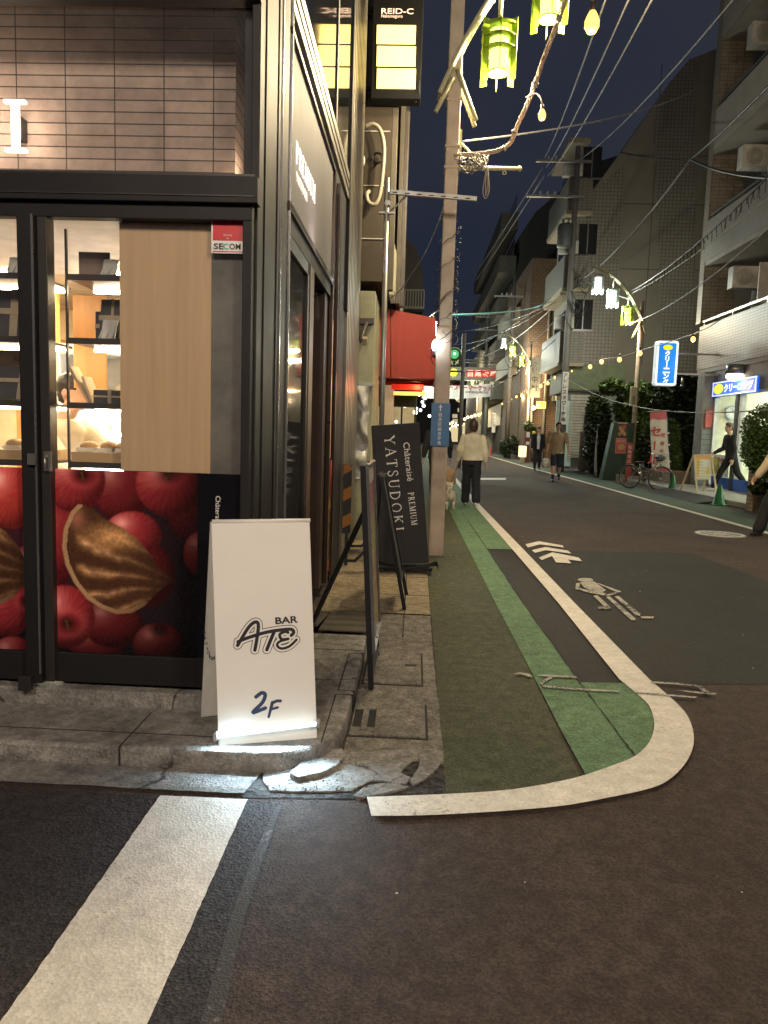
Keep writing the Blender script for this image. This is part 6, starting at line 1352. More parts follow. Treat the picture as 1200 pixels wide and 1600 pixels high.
# long sign over the door (plane along the street)
s1 = thing('shop_sign', 'long blue lit sign reading cleaning in katakana with a yellow disc, over the door', 'sign', (8.45, 19.5, 3.05))
a = PX(1113, 621, 8.43); b = PX(1181, 611, 8.43); a2 = PX(1113, 599, 8.43); b2 = PX(1181, 587, 8.43)
zlo, zhi = (a[2]+b[2])/2, (a2[2]+b2[2])/2; ya, yb = a[1], b[1]
mb = MB(); mb.box(8.43, 8.51, yb, ya, zlo, zhi); part('panel', mb, blue, s1, bevel=.005)
mb = MB(); 
for z in (zlo, zhi-.035): mb.box(8.415, 8.435, yb, ya, z, z+.035)
mb.box(8.415, 8.435, ya-.04, ya, zlo, zhi); mb.box(8.415, 8.435, yb, yb+.04, zlo, zhi); part('border', mb, mat('border_pale', (.5, .55, .7), .4, emit=(.6, .7, 1), es=.25), s1)
M = frameM((8.425, ya, (zlo+zhi)/2), (0, -1, 0), (0, 0, 1)); wv = ya-yb; hv = zhi-zlo
mb = MB(); put_text(mb, 'クリーニング', M, wv*.62, -.0, w=wv*.66, h=hv*.60, bold=.045, z=.008); part('lettering', mb, wht, s1)
mb = MB(); mb.loft([[M @ Vector((wv*.15+.15*wv*.8*math.cos(t_), hv*.36*math.sin(t_), z)) for t_ in np.linspace(0, 2*math.pi, 29)[:-1]] for z in (.002, .010)], False); part('disc', mb, yel, s1)
mb = MB(); put_text(mb, 'クイーン', M, wv*.18, .0, w=wv*.10, h=hv*.12, bold=.04, z=.014); part('lettering', mb, mat('sign_blueprint', (.1, .2, .5), .5), s1)
# vertical projecting sign
s2 = thing('projecting_sign', 'tall blue lit projecting sign with vertical katakana and a yellow oval', 'sign', (7.9, 21.5, 4.4))
Yv = 21.5; a = PY(1028, 533, Yv); b = PY(1054, 603, Yv)
x0, x1, z1_, z0_ = a[0], b[0], a[2], b[2]+.02
def rrect(x0, x1, z0, z1, r, n=5):
    return [(cx+r*math.cos(R(a0+90*k/n)), cz_+r*math.sin(R(a0+90*k/n))) for cx, cz_, a0 in ((x1-r, z1-r, 0), (x0+r, z1-r, 90), (x0+r, z0+r, 180), (x1-r, z0+r, 270)) for k in range(n+1)]
mb = MB(); mb.prismY(rrect(x0-.02, x1+.04, z0_-.02, z1_+.02, .07), Yv, Yv+.22); part('case', mb, mat('case_cream', (.6, .6, .52), .5, emit=(.8, .9, 1), es=.12), s2)
mb = MB(); mb.prismY(rrect(x0+.0, x1+.02, z0_, z1_, .06), Yv-.008, Yv-.0); part('border', mb, wht, s2)
mb = MB(); mb.prismY(rrect(x0+.045, x1-.025, z0_+.045, z1_-.045, .04), Yv-.014, Yv-.008); part('panel', mb, emat('sign_sky', (.01, .25, .80), .85), s2)
M = frameM(((x0+x1)/2+.01, Yv-.014, z1_), (1, 0, 0), (0, 0, 1)); mb = MB(); put_column(mb, 'クリーニング', M, .0, -.255, .18, pitch=.158, bold=.05, z=.006); part('lettering', mb, wht, s2)
mb = MB(); mb.loft([[M @ Vector((.13*math.cos(t_), -.17+.075*math.sin(t_), z)) for t_ in np.linspace(0, 2*math.pi, 25)[:-1]] for z in (.002, .010)], False); part('disc', mb, yel, s2)
mb = MB(); mb.box(x1, FX+.1, Yv+.05, Yv+.1, z0_+.3, z0_+.35); mb.box(x1, FX+.1, Yv+.05, Yv+.1, z1_-.35, z1_-.3); part('bracket', mb, alum, s2)
point_light('sign_spill', (x1+.12, Yv-.3, (z0_+z1_)/2), 1.2, (.45, .7, 1), .2)
# dome lamp under the balcony, small camera dome
t = thing('dome_lamp', 'glowing dome lamp under the balcony above the long blue sign', 'lamp', (8.35, 19.8, 3.3)); c = PX(1148, 588, 8.3)
mb = MB(); mb.ell((c[0], c[1], c[2]), .22, .22, .12); part('diffuser', mb, emat('dome_warm', (1, .92, .72), 5.), t); mb = MB(); mb.cyl((c[0], c[1], c[2]+.06), (c[0], c[1], 3.43), .23, n=20); part('base', mb, alum, t); point_light('dome_light', (c[0]-.1, c[1], c[2]-.22), 6., (1, .78, .5), .15, t)
t = thing('camera_dome', 'small dark camera dome under the balcony corner', 'camera', (8.6, 22.5, 3.3)); c = PX(1066, 603, 8.6); mb = MB(); mb.ell(c, .07); mb.cyl(c, (c[0], c[1], 3.44), .05, n=10); part('housing', mb, alum, t)
# notice panels on the grey pier
t = thing('notice_panel', 'tall grey opening-hours panel with red heading on the pier by the door', 'notice', (8.45, 22.2, 1.5))
a = PY(1097, 672, 21.85); b = PY(1112, 740, 21.85)
mb = MB(); mb.box(a[0], b[0], 21.86, 21.89, .15, a[2]); part('panel', mb, mat('panel_bluegrey', (.16, .18, .19), .5), t)
M = frameM((a[0], 21.855, a[2]), (1, 0, 0), (0, 0, 1)); mb = MB()
for k in range(9):
    for j in range(3): mb.cbox(M @ Vector((.05+.085*j, -.12-.15*k, .002)), .055, .002, .02)
part('lettering', mb, mat('ink_darkgrey', (.03, .03, .035), .5), t)
a = PY(1103, 640, 21.85); b = PY(1113, 668, 21.85); mb = MB(); mb.box(a[0], b[0], 21.84, 21.87, b[2], a[2]); part('heading', mb, mat('heading_red', (.4, .08, .07), .5), t)
t = thing('window_poster', 'white half-price poster with red characters in the cleaner window', 'poster', (8.5, 20.6, 1.0))
a = PX(1112, 748, 8.5); b = PX(1140, 708, 8.5); y1_, y0_ = a[1], b[1]; 
mb = MB(); mb.box(8.5, 8.51, min(y0_, y1_), max(y0_, y1_), .45, 1.05); part('sheet', mb, mat('sheet_white', (.75, .75, .72), .5), t); M = frameM((8.495, max(y0_, y1_), .75), (0, -1, 0), (0, 0, 1)); mb = MB(); put_text(mb, '半額', M, abs(y1_-y0_)*.5, .05, h=.34, w=abs(y1_-y0_)*.7, bold=.05, z=.003); part('lettering', mb, MATS['ink_red'], t)
mb = MB(); mb.box(8.48, 8.495, min(y0_, y1_)-2.5, max(y0_, y1_), .14, .44); part('blue_band', mb, mat('band_blue', (.02, .12, .55), .5), t)
# forecourt slab, rubber ramp, kerb
mb = MB(); mb.prism([(7.1, 16.0), (8.56, 8), (8.56, 22.4), (6.95, 22.4)], .0, .12); struct('forecourt', mb, groundmat('forecourt_tiles', (.38, .37, .33), (.32, .31, .28), speck=.12, rough=.6, bump=.3), bevel=.01)
mb = MB(); mb.prism([(6.95, 22.4), (30, 22.4), (30, 60), (6.9, 60)], .0, .10); struct('pavement', mb, concrete_lid, bevel=.01)
mb = MB(); mb.prismX([(0, 0), (1, 0)], 0, 0) if False else None
rp = MB(); pts = [(6.45, 17.2), (7.05, 17.2), (6.95, 20.6), (6.4, 20.6)]; rp._add([(6.35, 17.0, .006), (6.42, 20.7, .006), (6.98, 20.7, .11), (7.07, 17.0, .11)], [(3, 2, 1, 0)]); 
for k in range(22): y = 17.05+k*.165; rp._add([(6.36, y, .010), (6.36, y+.05, .010), (7.06, y+.05, .118), (7.06, y, .118)], [(3, 2, 1, 0)])
single('kerb_ramp', rp, mat('rubber_black', (.022, .022, .022), .7), 'black ribbed rubber kerb ramp in front of the cleaner forecourt', 'ramp')
# planter walls
brickred = tilemat('planter_brick', (.20, .12, .08), (.15, .09, .06), (.10, .085, .07), .22, .07, ms=.008, offset=.5, rough=.8, noisev=.3)
t = thing('brick_planter', 'low brown brick planter at the right edge holding the round clipped bush', 'planter', (7.6, 13.5, 0))
mb = MB(); mb.prism([(7.0, 9), (8.4, 9), (8.4, 15.6), (7.0, 15.6)], .0, .52); part('wall', mb, brickred, t, bevel=.01); mb = MB(); mb.box(6.95, 7.12, 15.5, 15.72, .0, .95); part('pier', mb, tilemat('pier_stack', (.36, .27, .19), (.30, .22, .16), (.12, .10, .08), .2, .08, ms=.01, rough=.7), t, bevel=.006)
mb = MB(); mb.box(7.1, 9.0, 15.75, 15.8, .93, .97); part('white_board', mb, mat('sheet_white', (.75, .75, .72), .5), t)
# block wall behind the bushes
t = thing('garden_wall', 'low brown tiled garden wall behind the cleaner and the bushes', 'wall', (9, 25.5, 0)); mb = MB(); mb.box(8.3, 15, 26.5, 26.7, 0, 2.35); part('wall_body', mb, brickred, t)
mb = MB(); mb.box(8.3, 15, 26.46, 26.74, 2.35, 2.42); part('coping', mb, concrete_lid, t)
t = thing('garden_wall', 'low kerb-high stone bed edge under the bushes', 'wall', (8, 24.5, 0)); mb = MB(); mb.box(7.7, 9.3, 22.6, 22.8, .1, .5); mb.box(7.7, 7.9, 22.8, 30.5, .1, .45); part('wall_body', mb, mat('bed_stone', (.20, .155, .11), .8, var=.2, bump=.2), t, bevel=.01)
# -- plain gable and tiled flats behind
BY = 31.
gf = thing('gabled_flats', 'tall flats with a plain slanting gable wall and tiled street corner', 'building', (10, 36, 0))
def gp(x, y): p = PY(x, y, BY); return (p[0], p[2])
out = [(7.05, 3.9), (20, 3.9), (20, 22), gp(1077, 93), gp(1047, 128), gp(970, 239), gp(930, 292), (7.05, gp(930, 292)[1])]
out[-1] = (gp(905, 300)[0], gp(905, 300)[1]-.5); out[0] = (out[-1][0], 3.3); out[1] = (20, 3.3)
out = [out[0], out[1], (20, gp(1077, 93)[1]+4)]+out[3:]
mb = MB(); mb.prismY(out, BY, 35.2); part('wall', mb, plain, gf)
gx = out[0][0]
mb = MB(); 
q = [gp(903, 300), gp(935, 285), gp(960, 252)]
tile_pts = [(gx-.02, 4.4), (gx+1.75, 4.4), (gx+1.75, gp(958, 256)[1]), gp(930, 295), (gx-.02, gp(905, 300)[1]-.6)]
mb.prismY(tile_pts, BY-.03, BY+.1); mb.prismY([gp(1040, 640), gp(1085, 640), gp(1085, 90), gp(1077, 93), gp(1047, 128), gp(1020, 168)], BY-.03, BY+.1); part('tile_strip', mb, tilemat('gable_tile', (.235, .22, .18), (.21, .195, .16), (.11, .10, .085), .145, .145, ms=.014, offset=0., rough=.5, bump=.3, noisev=.1), gf)
mb = MB(); mb.box(gx-.03, gx+2.3, BY-.06, BY+.2, 3.35, 4.4); part('green_band', mb, mat('band_green', (.16, .20, .11), .6), gf)
for k, z in enumerate((4.4, 7.35, 10.3)):
    # projecting balconies at the street corner
    mb = MB(); mb.box(gx-.50, gx+.45, BY-.35, BY+4, z, z+1.25); part('balcony', mb, tile_g, gf)
    mb = MB(); mb.box(gx-.55, gx+.5, BY-.4, BY+4, z-.14, z); part('balcony_slab', mb, mat('slab_cream', (.34, .29, .20), .6), gf)
    mb = MB(); mb.box(gx-.5, gx+.35, BY+.1, BY+4, z+2.9-.15, z+2.95); part('soffit', mb, MATS['slab_cream'], gf)
    mb = MB(); mb.box(gx-.06, gx+.0, BY+.5, BY+3.5, z+.1, z+2.3); part('window', mb, winm, gf)
    mb = MB(); mb.box(gx+.05, gx+.8, BY-.05, BY-.02, z+1.35, z+2.55); w_ = part('window', mb, winm, gf); mb = MB(); mb.box(gx+.02, gx+.83, BY-.08, BY-.04, z+1.3, z+1.37); mb.box(gx+.40, gx+.45, BY-.08, BY-.04, z+1.35, z+2.55); mb.box(gx+.02, gx+.07, BY-.08, BY-.04, z+1.35, z+2.55); part('frame', mb, alum, w_)
    ac_unit(gf, (gx-.35, BY-.25, z+1.32), w=.75, h=.5, d=.3, face='y')
mb = MB()
for yy in (242, 318, 420): q = gp(970, yy); mb.box(gx+1.75, gx+5.3, BY-.006, BY, q[1]-.015, q[1]+.015)
mb.box(gx+2.9, gx+2.93, BY-.006, BY, 4.4, 16); part('wall_joint', mb, mat('joint_dark', (.07, .065, .05), .8), gf)
# shutters, door and hoarding at street level
mb = MB(); mb.box(gx+.0, gx+12, BY+.3, BY+.5, .1, 3.35); part('lower_wall', mb, mat('lower_wall', (.22, .26, .24), .6), gf)
mb = MB(); c0, c1 = PY(884, 651, BY-.05), PY(910, 715, BY-.05)
for k in range(22): z = c1[2]+.03+k*.118; mb.cbox(((c0[0]+c1[0])/2+.15, BY-.05, z), (c1[0]-c0[0])*.95, .05, .085, rx=.35)
part('louvre_shutter', mb, mat('shutter_white', (.66, .64, .56), .5), gf)
mb = MB(); mb.box(gx-.4, gx+.3, BY+.1, BY+.2, .2, 2.9); part('blind_window', mb, mat('blind_lit', (.4, .5, .45), .4, emit=(.8, 1, .85), es=.02), gf)
mb = MB(); a = PY(907, 674, BY-1.2); b = PY(945, 735, BY-1.2)
for k in range(16): mb.box(a[0]+k*.095, a[0]+.088+k*.095, BY-1.2, BY-1.17, .1, a[2])
t = thing('board_fence', 'dark brown vertical board fence below the white shutter', 'fence', (8, 30, 0)); part('boards', mb, mat('fence_brown', (.05, .034, .022), .7), t)
t = thing('vertical_notice', 'narrow dark notice with white characters on the fence by the shutter', 'sign', (8, 30, 2)); a = PY(913, 655, BY-.3); b = PY(920, 673, BY-.3); mb = MB(); mb.box(a[0], b[0], BY-.3, BY-.27, b[2], a[2]+.1); part('panel', mb, wire, t)
M = frameM(((a[0]+b[0])/2, BY-.305, a[2]), (1, 0, 0), (0, 0, 1)); mb = MB(); put_column(mb, '入口', M, 0, 0, .17, bold=.02); part('lettering', mb, white_print, t)
# -- brown brick flats
brick_b = tilemat('brown_brick', (.26, .155, .085), (.20, .12, .065), (.10, .075, .05), .24, .12, ms=.02, offset=.5, rough=.75, noisev=.25)
bf = thing('brick_flats', 'brown brick flats with white downpipes and a tall vertical sign', 'building', (8, 45, 0)); Y2 = 43.
a = PY(827, 500, Y2); b = PY(864, 440, Y2)
mb = MB(); mb.box(a[0], 14, Y2, 54, 0, 11.3); part('wall', mb, brick_b, bf)
mb = MB(); mb.box(a[0]-.6, a[0], Y2+4, 54, 5.2, 6.4); mb.box(a[0]-.6, a[0], Y2+4, 54, 8.1, 9.3); part('balcony', mb, mat('balcony_beige', (.30, .27, .21), .7), bf)
for x in (838.5, 858): p = PY(x, 500, Y2-.1); mb = MB(); mb.cyl((p[0], Y2-.1, 0), (p[0], Y2-.1, 10.5 if x > 850 else 3.8), .07, n=8); part('down_pipe', mb, mat('pipe_cream', (.50, .46, .36), .5), bf)
for k, z in enumerate((2.6, 5.6)):
    mb = MB(); p = PY(866, 600, Y2); mb.box(p[0]-.1, p[0]+1.1, Y2-1.5, Y2, z+.8, z+2.1); part('side_balcony', mb, mat('siding_cream', (.42, .40, .30), .6, bump=.2), bf)
vs_ = thing('vertical_sign', 'tall pale vertical sign with dark brushed characters on the brick flats', 'sign', (6.5, 42, 3)); a = PY(828, 558, 42.); b = PY(843, 621, 42.)
mb = MB(); mb.box(a[0], b[0]+.02, 42., 42.15, b[2], a[2]); part('panel', mb, mat('panel_ivory', (.55, .50, .36), .5, emit=(1, .9, .6), es=.03), vs_, bevel=.01); mb = MB()
for x in (a[0]-.03, b[0]): mb.box(x, x+.05, 41.97, 42.02, b[2]-.03, a[2]+.03)
part('border', mb, mat('border_red', (.4, .2, .16), .5), vs_)
M = frameM(((a[0]+b[0])/2, 41.99, a[2]), (1, 0, 0), (0, 0, 1)); mb = MB(); put_column(mb, 'クリ', M, .0, -.22, .26, bold=-.01); put_column(mb, '中村', M, 0, -.98, .42, pitch=.46, bold=.0); part('lettering', mb, MATS['ink_black'], vs_)
t = thing('box_sign', 'small square glowing yellow box sign on the brick flats', 'sign', (6.8, 42, 2.9)); a = PY(838.5, 627, 41.8); b = PY(853, 638.5, 41.8); mb = MB(); mb.box(a[0], b[0], 41.8, 41.95, b[2], a[2]); part('panel', mb, emat('box_yellow', (1, .62, .14), 1.2), t, bevel=.01)
M = frameM(((a[0]+b[0])/2, 41.79, (a[2]+b[2])/2), (1, 0, 0), (0, 0, 1)); mb = MB(); stroke(mb, M, [(-.08, -.05), (-.02, .1), (.1, .05)], .04, .002); stroke(mb, M, [(.02, -.08), (.09, -.05)], .05, .003); part('emblem', mb, MATS['ink_black'], t)
t = thing('globe_lamp', 'round white globe lamp left of the yellow box sign', 'lamp', PY(833.5, 637.5, 41.8)); mb = MB(); mb.ell(PY(833.5, 637.5, 41.8), .12); part('globe', mb, emat('globe_white', (1, .97, .9), 3.), t); point_light('globe_light', tuple(V3(PY(833.5, 637.5, 41.8))+V3((0, -.3, 0))), 35., (1, .78, .45), .1, t)
# -- tall dark flats farther on
df = thing('dark_tower_flats', 'tall dark flats with sloping balconies against the night sky', 'building', (8, 62, 0)); Y3 = 55.
def g3(x, y, Y=Y3): p = PY(x, y, Y); return (p[0], p[2])
mb = MB(); mb.prismY([(g3(800, 500)[0], 0), (22, 0), (22, 24), g3(905, 262), g3(880, 295), g3(838, 330), g3(812, 368), (g3(812, 400)[0], g3(812, 400)[1]), (g3(800, 500)[0], g3(800, 440)[1])], Y3, 80); part('wall', mb, mat('render_olive', (.055, .052, .042), .8), df)
for k in range(5):
    z = 4.+k*3.0; mb = MB(); mb.box(g3(800, 500)[0]-1.1, g3(800, 500)[0]+.1, Y3, 80, z, z+1.2); part('balcony', mb, mat('balcony_olive', (.12, .11, .085), .7), df)
    mb = MB(); mb.box(g3(800, 500)[0]-.02, g3(800, 500)[0]+.0, Y3+.5, 79, z+1.2, z+2.6); part('window', mb, winm, df)
t = thing('satellite_dish', 'white satellite dish on a balcony of the dark flats', 'satellite dish', PY(804, 462, 54)); c = V3(PY(804, 462, 54)); mb = MB(); mb.lathe([(0, 0), (.15, .02), (.28, .08), (.30, .1)], (0, 0, 0), 20)
mb.v = [tuple(c+Vector((v[0], -v[2], v[1]))) for v in mb.v]; part('dish', mb, mat('dish_white', (.6, .6, .56), .5), t); mb = MB(); mb.tube([c, c+V3((0, 1, -.1))], .03, 6); mb.tube([c+V3((-.2, -.05, -.1)), c+V3((-.15, -.4, -.1))], .02, 5); part('arm', mb, galv, t)
# -- shops in the middle distance: wooden front, white awning building
wf = thing('timber_shop_front', 'lit narrow timber-fronted shop with a round black sign', 'shop building', (5.8, 50, 0)); Y4 = 49.
x0, x1 = PY(797, 640, Y4)[0], PY(823, 640, Y4)[0]
mb = MB(); mb.box(x0, x1, Y4, Y4+.3, 0, 6.3); part('wall', mb, woodmat('front_timber', (.42, .30, .15), (.32, .22, .11), 'Z', .5), wf)
mb = MB(); mb.box(x0+.45, x1-.1, Y4-.04, Y4, .0, 1.9); part('door', mb, mat('door_lit', (.4, .45, .5), .4, emit=(.8, .9, 1), es=.16), wf)
mb = MB(); c = PY(806, 653, Y4-.5); mb.cyl((c[0], Y4-.5, c[2]), (c[0], Y4-.42, c[2]), .24, n=20); rs_ = part('round_sign', mb, wire, wf); M = frameM((c[0], Y4-.505, c[2]), (1, 0, 0), (0, 0, 1)); mb = MB(); put_text(mb, '焼', M, 0, 0, h=.2, bold=.0); part('lettering', mb, white_print, rs_)
for k in range(7):
    pass
aw2 = thing('white_awning_building', 'pale building with a broad white awning right of the woman', 'shop building', (5.6, 66, 0)); Y5 = 63.
a = PY(749, 632, Y5); b = PY(792, 600, Y5)
mb = MB(); mb.box(a[0], 16, Y5+1.5, 80, 0, 8.5); part('wall', mb, mat('back_render', (.24, .22, .17), .8), aw2)
mb = MB(); q = [V3(PY(749, 671, 66)), V3(PY(790, 662, 58)), V3(PY(790, 627, 58)), V3(PY(749, 645, 66))]; mb.quad(*q); mb._add([q[3], q[2], q[2]+V3((2, 3, .6)), q[3]+V3((2, 3, .6))], [(0, 1, 2, 3)]); part('awning', mb, mat('awning_cream', (.50, .45, .34), .6, emit=(1, .9, .6), es=.06), aw2)  # awning cloth has emission standing in for the warm glow of the far street
# glowing lantern sign and vending / post boxes on the pavement by the timber shop
def small_box(px0, py0, px1, py1, Y, m, name, lab, cat, d=.5, parts=None):
    a = PY(px0, py1, Y); b = PY(px1, py0, Y); t = thing(name, lab, cat, ((a[0]+b[0])/2, Y, 0)); mb = MB(); mb.box(a[0], b[0], Y, Y+d, max(a[2], 0), b[2]); part('body', mb, m, t, bevel=.02); return t, a, b
t, a, b = small_box(811, 697, 823, 714, 38, emat('lantern_sign', (1, .80, .42), 1.8), 'lantern_sign', 'small glowing rectangular lantern sign standing on the pavement', 'sign', .3)
mb = MB(); mb.box(a[0]+.08, b[0]-.06, 38.05, 38.25, 0, a[2]); part('stand', mb, mat('stand_cream', (.45, .36, .22), .6), t)
M = frameM(((a[0]+b[0])/2, 37.99, b[2]), (1, 0, 0), (0, 0, 1)); mb = MB(); put_column(mb, '営業中', M, 0, -.06, .13, bold=0, z=.003); part('lettering', mb, mat('ink_brown', (.3, .12, .05), .5), t)
t, a, b = small_box(819, 674, 829, 722, 39.5, mat('cabinet_red', (.16, .045, .03), .5), 'menu_cabinet', 'red-brown menu cabinet with papers behind the glowing lantern sign', 'cabinet')
mb = MB(); mb.box(a[0]+.04, b[0]-.03, 39.47, 39.5, b[2]-.32, b[2]-.05); mb.box(a[0]+.04, b[0]-.03, 39.47, 39.5, b[2]-.7, b[2]-.55); part('paper', mb, white_print, t)
t, a, b = small_box(831, 674, 837, 700, 41, mat('yellow_panel', (.55, .38, .04), .5, emit=(1, .7, .1), es=.05), 'yellow_board', 'narrow yellow upright board against the brick flats', 'sign', .1)
t, a, b = small_box(790, 650, 796, 690, 47, mat('lime_neon', (.5, .8, .05), .5, emit=(.6, 1, .05), es=.4), 'lime_flag', 'narrow lime-green flag by the timber shop', 'flag', .03)
t, a, b = small_box(768, 646, 775, 676, 44.7, mat('sign_white', (.62, .61, .56), .5), 'pole_sign', 'white strip sign with dark characters on the pale pole', 'sign', .03)
M = frameM(((a[0]+b[0])/2, 44.69, b[2]), (1, 0, 0), (0, 0, 1)); mb = MB(); put_column(mb, 'アトレス', M, 0, -.04, .17, bold=0, z=.003); part('lettering', mb, MATS['ink_black'], t)
mb = MB(); p = G(766, 713); mb.lathe([(.20, .0), (.18, .03), (.09, .05), (.04, .7), (0, .72)], (p[0], p[1], 0), 14); single('traffic_cone', mb, mat('cone_orange', (.55, .07, .04), .5), 'red traffic cone standing at the foot of the far pale pole', 'traffic cone')
# far end of the street: dark mass and a few lit windows
fe = thing('far_building', 'dim buildings closing the far end of the street', 'building', (5, 120, 0)); mb = MB(); mb.box(-6, 30, 120, 140, 0, 12); part('wall', mb, mat('far_render', (.07, .07, .065), .8), fe)
mb = MB()
for k in range(10): x = random.uniform(2, 14); z = random.uniform(1, 7); mb.box(x, x+.8, 119.9, 119.95, z, z+.6)
part('lit_window', mb, emat('far_window', (1, .85, .55), .5), fe)
for (x0, y0, x1, y1, Y, lab) in ((742, 640, 752, 668, 75, 'pale lit far shop panel right of the woman'), (700, 668, 720, 690, 95, 'warmly lit far shop front right of the beige post'), (722, 664, 740, 690, 100, 'warmly lit far shop front behind the woman')):
    small_box(x0, y0, x1, y1, Y, mat('far_lit', (.4, .36, .25), .6, emit=(1, .82, .45), es=.16), 'far_shop', lab, 'shop building', 3)
# ================================================================== vegetation
def leafmat(name, c1, c2):
    if name in MATS: return MATS[name]
    m, nt, P = newmat(name); L = nt.links.new; ge = _n(nt, 'ShaderNodeNewGeometry'); mx = _n(nt, 'ShaderNodeMix', data_type='RGBA'); mx.inputs[6].default_value = _c(c1); mx.inputs[7].default_value = _c(c2)
    L(ge.outputs['Random Per Island'], mx.inputs[0]); L(mx.outputs[2], P.inputs['Base Color']); P.inputs['Roughness'].default_value = .45; P.inputs['Specular IOR Level'].default_value = .4; MATS[name] = m; return m
def leaves(name, blobs, n, size, m, parent, seed=1, flat=.0, long=1.6):
    rs = np.random.RandomState(seed); w = np.array([b[1][0]*b[1][1]*b[1][2] for b in blobs])**.7; w /= w.sum(); P_ = []
    which = rs.choice(len(blobs), n, p=w)
    d = rs.normal(size=(n, 3)); d /= np.linalg.norm(d, axis=1)[:, None]; r = rs.uniform(.35, 1, n)**.45
    C_ = np.array([b[0] for b in blobs])[which]; R_ = np.array([b[1] for b in blobs])[which]
    P_ = C_+d*r[:, None]*R_; P_ += rs.normal(size=(n, 3))*.03*R_.mean()
    a = rs.normal(size=(n, 3)); a[:, 2] *= .6; a /= np.linalg.norm(a, axis=1)[:, None]; b = np.cross(a, rs.normal(size=(n, 3))); b /= np.linalg.norm(b, axis=1)[:, None]
    s = size*rs.uniform(.6, 1.3, n)[:, None]; a = a*s*long*.5; b = b*s*.5
    V = np.stack([P_-a, P_+b*.8, P_+a, P_-b*.8], 1).reshape(-1, 3)
    inv = ROOTM.get(top_of(parent).name)
    if inv is not None: Mx = np.array(inv); V = V @ Mx[:3, :3].T+Mx[:3, 3]
    me = bpy.data.meshes.new(name); me.from_pydata(V.tolist(), [], np.arange(n*4).reshape(n, 4).tolist()); me.update()
    return link(name, me, m, parent)
lf_d = leafmat('leaf_dark', (.014, .022, .008), (.032, .052, .014)); lf_m = leafmat('leaf_mid', (.028, .055, .012), (.065, .115, .022)); lf_y = leafmat('leaf_lit', (.10, .19, .025), (.16, .26, .04))
bark = mat('bark', (.045, .034, .024), .85, bump=.4, bscale=20.)
def bush(name, lab, cat, base, blobs, n, size, m, seed, trunks=3, group=None, long=1.6, bare=0):
    t = thing(name, lab, cat, base, group=group); mb = MB(); rnd = random.Random(seed)
    for k in range(trunks):
        b = blobs[k % len(blobs)]; tip = V3(b[0]); s = V3(base)+V3((rnd.uniform(-.15, .15), rnd.uniform(-.15, .15), 0))
        mid = s.lerp(tip, .5)+V3((rnd.uniform(-.12, .12), 0, 0)); mb.tube(smoothpts([s, mid, tip], 5), [.05*(1-.8*i/10) for i in range(11)], 6)
        for j in range(4):
            q = mid.lerp(tip, j/4); mb.tube([q, q+V3((rnd.uniform(-.4, .4), rnd.uniform(-.3, .3), rnd.uniform(.1, .45)))], [.018, .006], 5)
    part('trunk', mb, bark, t); leaves('crown', blobs, n, size, m, t, seed, long=long); return t
def B(x, y, Y, rx, rz, ry=None): p = PY(x, y, Y); s = Y/1155; return (tuple(p), (rx*s, (ry or rx)*s, rz*s))
bush('shrub', 'dark feathery shrub left of the green hoarding', 'shrub', G(935, 745, .3), [B(935, 660, 27.5, 20, 45), B(942, 725, 27.5, 22, 22), B(945, 690, 27.5, 22, 34), B(930, 640, 27.5, 14, 25), B(920, 700, 27.5, 10, 20), B(948, 715, 27.5, 16, 22)], 9500, .085, lf_d, 3, 1, group='bushes along the garden bed')
bush('small_tree', 'broad-leaved small tree behind the wire-wrapped lamp post', 'tree', (8.2, 26.2, .1), [B(958, 605, 26.3, 20, 12), B(975, 640, 26.3, 16, 22), B(1000, 612, 26.3, 22, 16), B(1015, 640, 26.3, 20, 24), B(1000, 675, 26.3, 26, 30), B(985, 710, 26.3, 22, 22), B(1040, 640, 26.3, 26, 20)], 6500, .13, lf_m, 5, 5, 'bushes along the garden bed', long=1.9)
bush('shrub', 'dense dark shrub behind the sale banner', 'shrub', (9.0, 25.2, .3), [B(1045, 620, 25.5, 30, 22), B(1070, 650, 25.5, 22, 30), B(1050, 690, 25.5, 30, 28), B(1080, 700, 25.5, 16, 30), B(1020, 700, 25.5, 18, 26)], 7500, .10, lf_d, 8, 4, 'bushes along the garden bed')
bush('small_tree', 'dark rounded tree under the balcony beside the projecting sign', 'tree', (9.6, 26, .1), [B(1060, 600, 26, 20, 16), B(1085, 612, 26, 20, 22), B(1095, 640, 26, 14, 20)], 3600, .11, lf_d, 9, 3, 'bushes along the garden bed')
bush('shrub', 'bright feathery conifer just right of the sale banner pole', 'shrub', (7.9, 23.4, .3), [B(1052, 690, 23.4, 9, 26), B(1056, 720, 23.4, 8, 20), B(1049, 668, 23.4, 6, 14)], 1800, .07, lf_m, 11, 2, 'bushes along the garden bed', long=3.)
bush('clipped_bush', 'large round clipped evergreen at the right edge in the planter', 'bush', (7.75, 14.2, .4), [B(1205, 672, 14.5, 42, 42), B(1190, 705, 14.5, 30, 34), B(1180, 690, 14.5, 18, 26), B(1215, 720, 14.5, 40, 40)], 14000, .045, lf_m, 12, 3, long=1.3)
bush('bedding_plant', 'low dark leafy plant in the brick planter', 'plant', (7.4, 14.9, .5), [B(1185, 762, 14.8, 14, 10), B(1205, 765, 14.8, 16, 10)], 700, .08, lf_d, 14, 2)
bush('shrub', 'climbing plants on the brick flats above the menu cabinet', 'shrub', (6.6, 41.5, 0), [B(826, 668, 41.5, 8, 10), B(834, 678, 41.5, 6, 12)], 900, .09, lf_m, 15, 2)
bush('potted_plant', 'tall potted plants by the timber shop door', 'plant', (5.6, 45, 0), [B(800, 690, 45, 8, 10), B(790, 700, 45, 10, 12), B(806, 700, 45, 6, 12)], 1000, .10, lf_d, 16, 3)
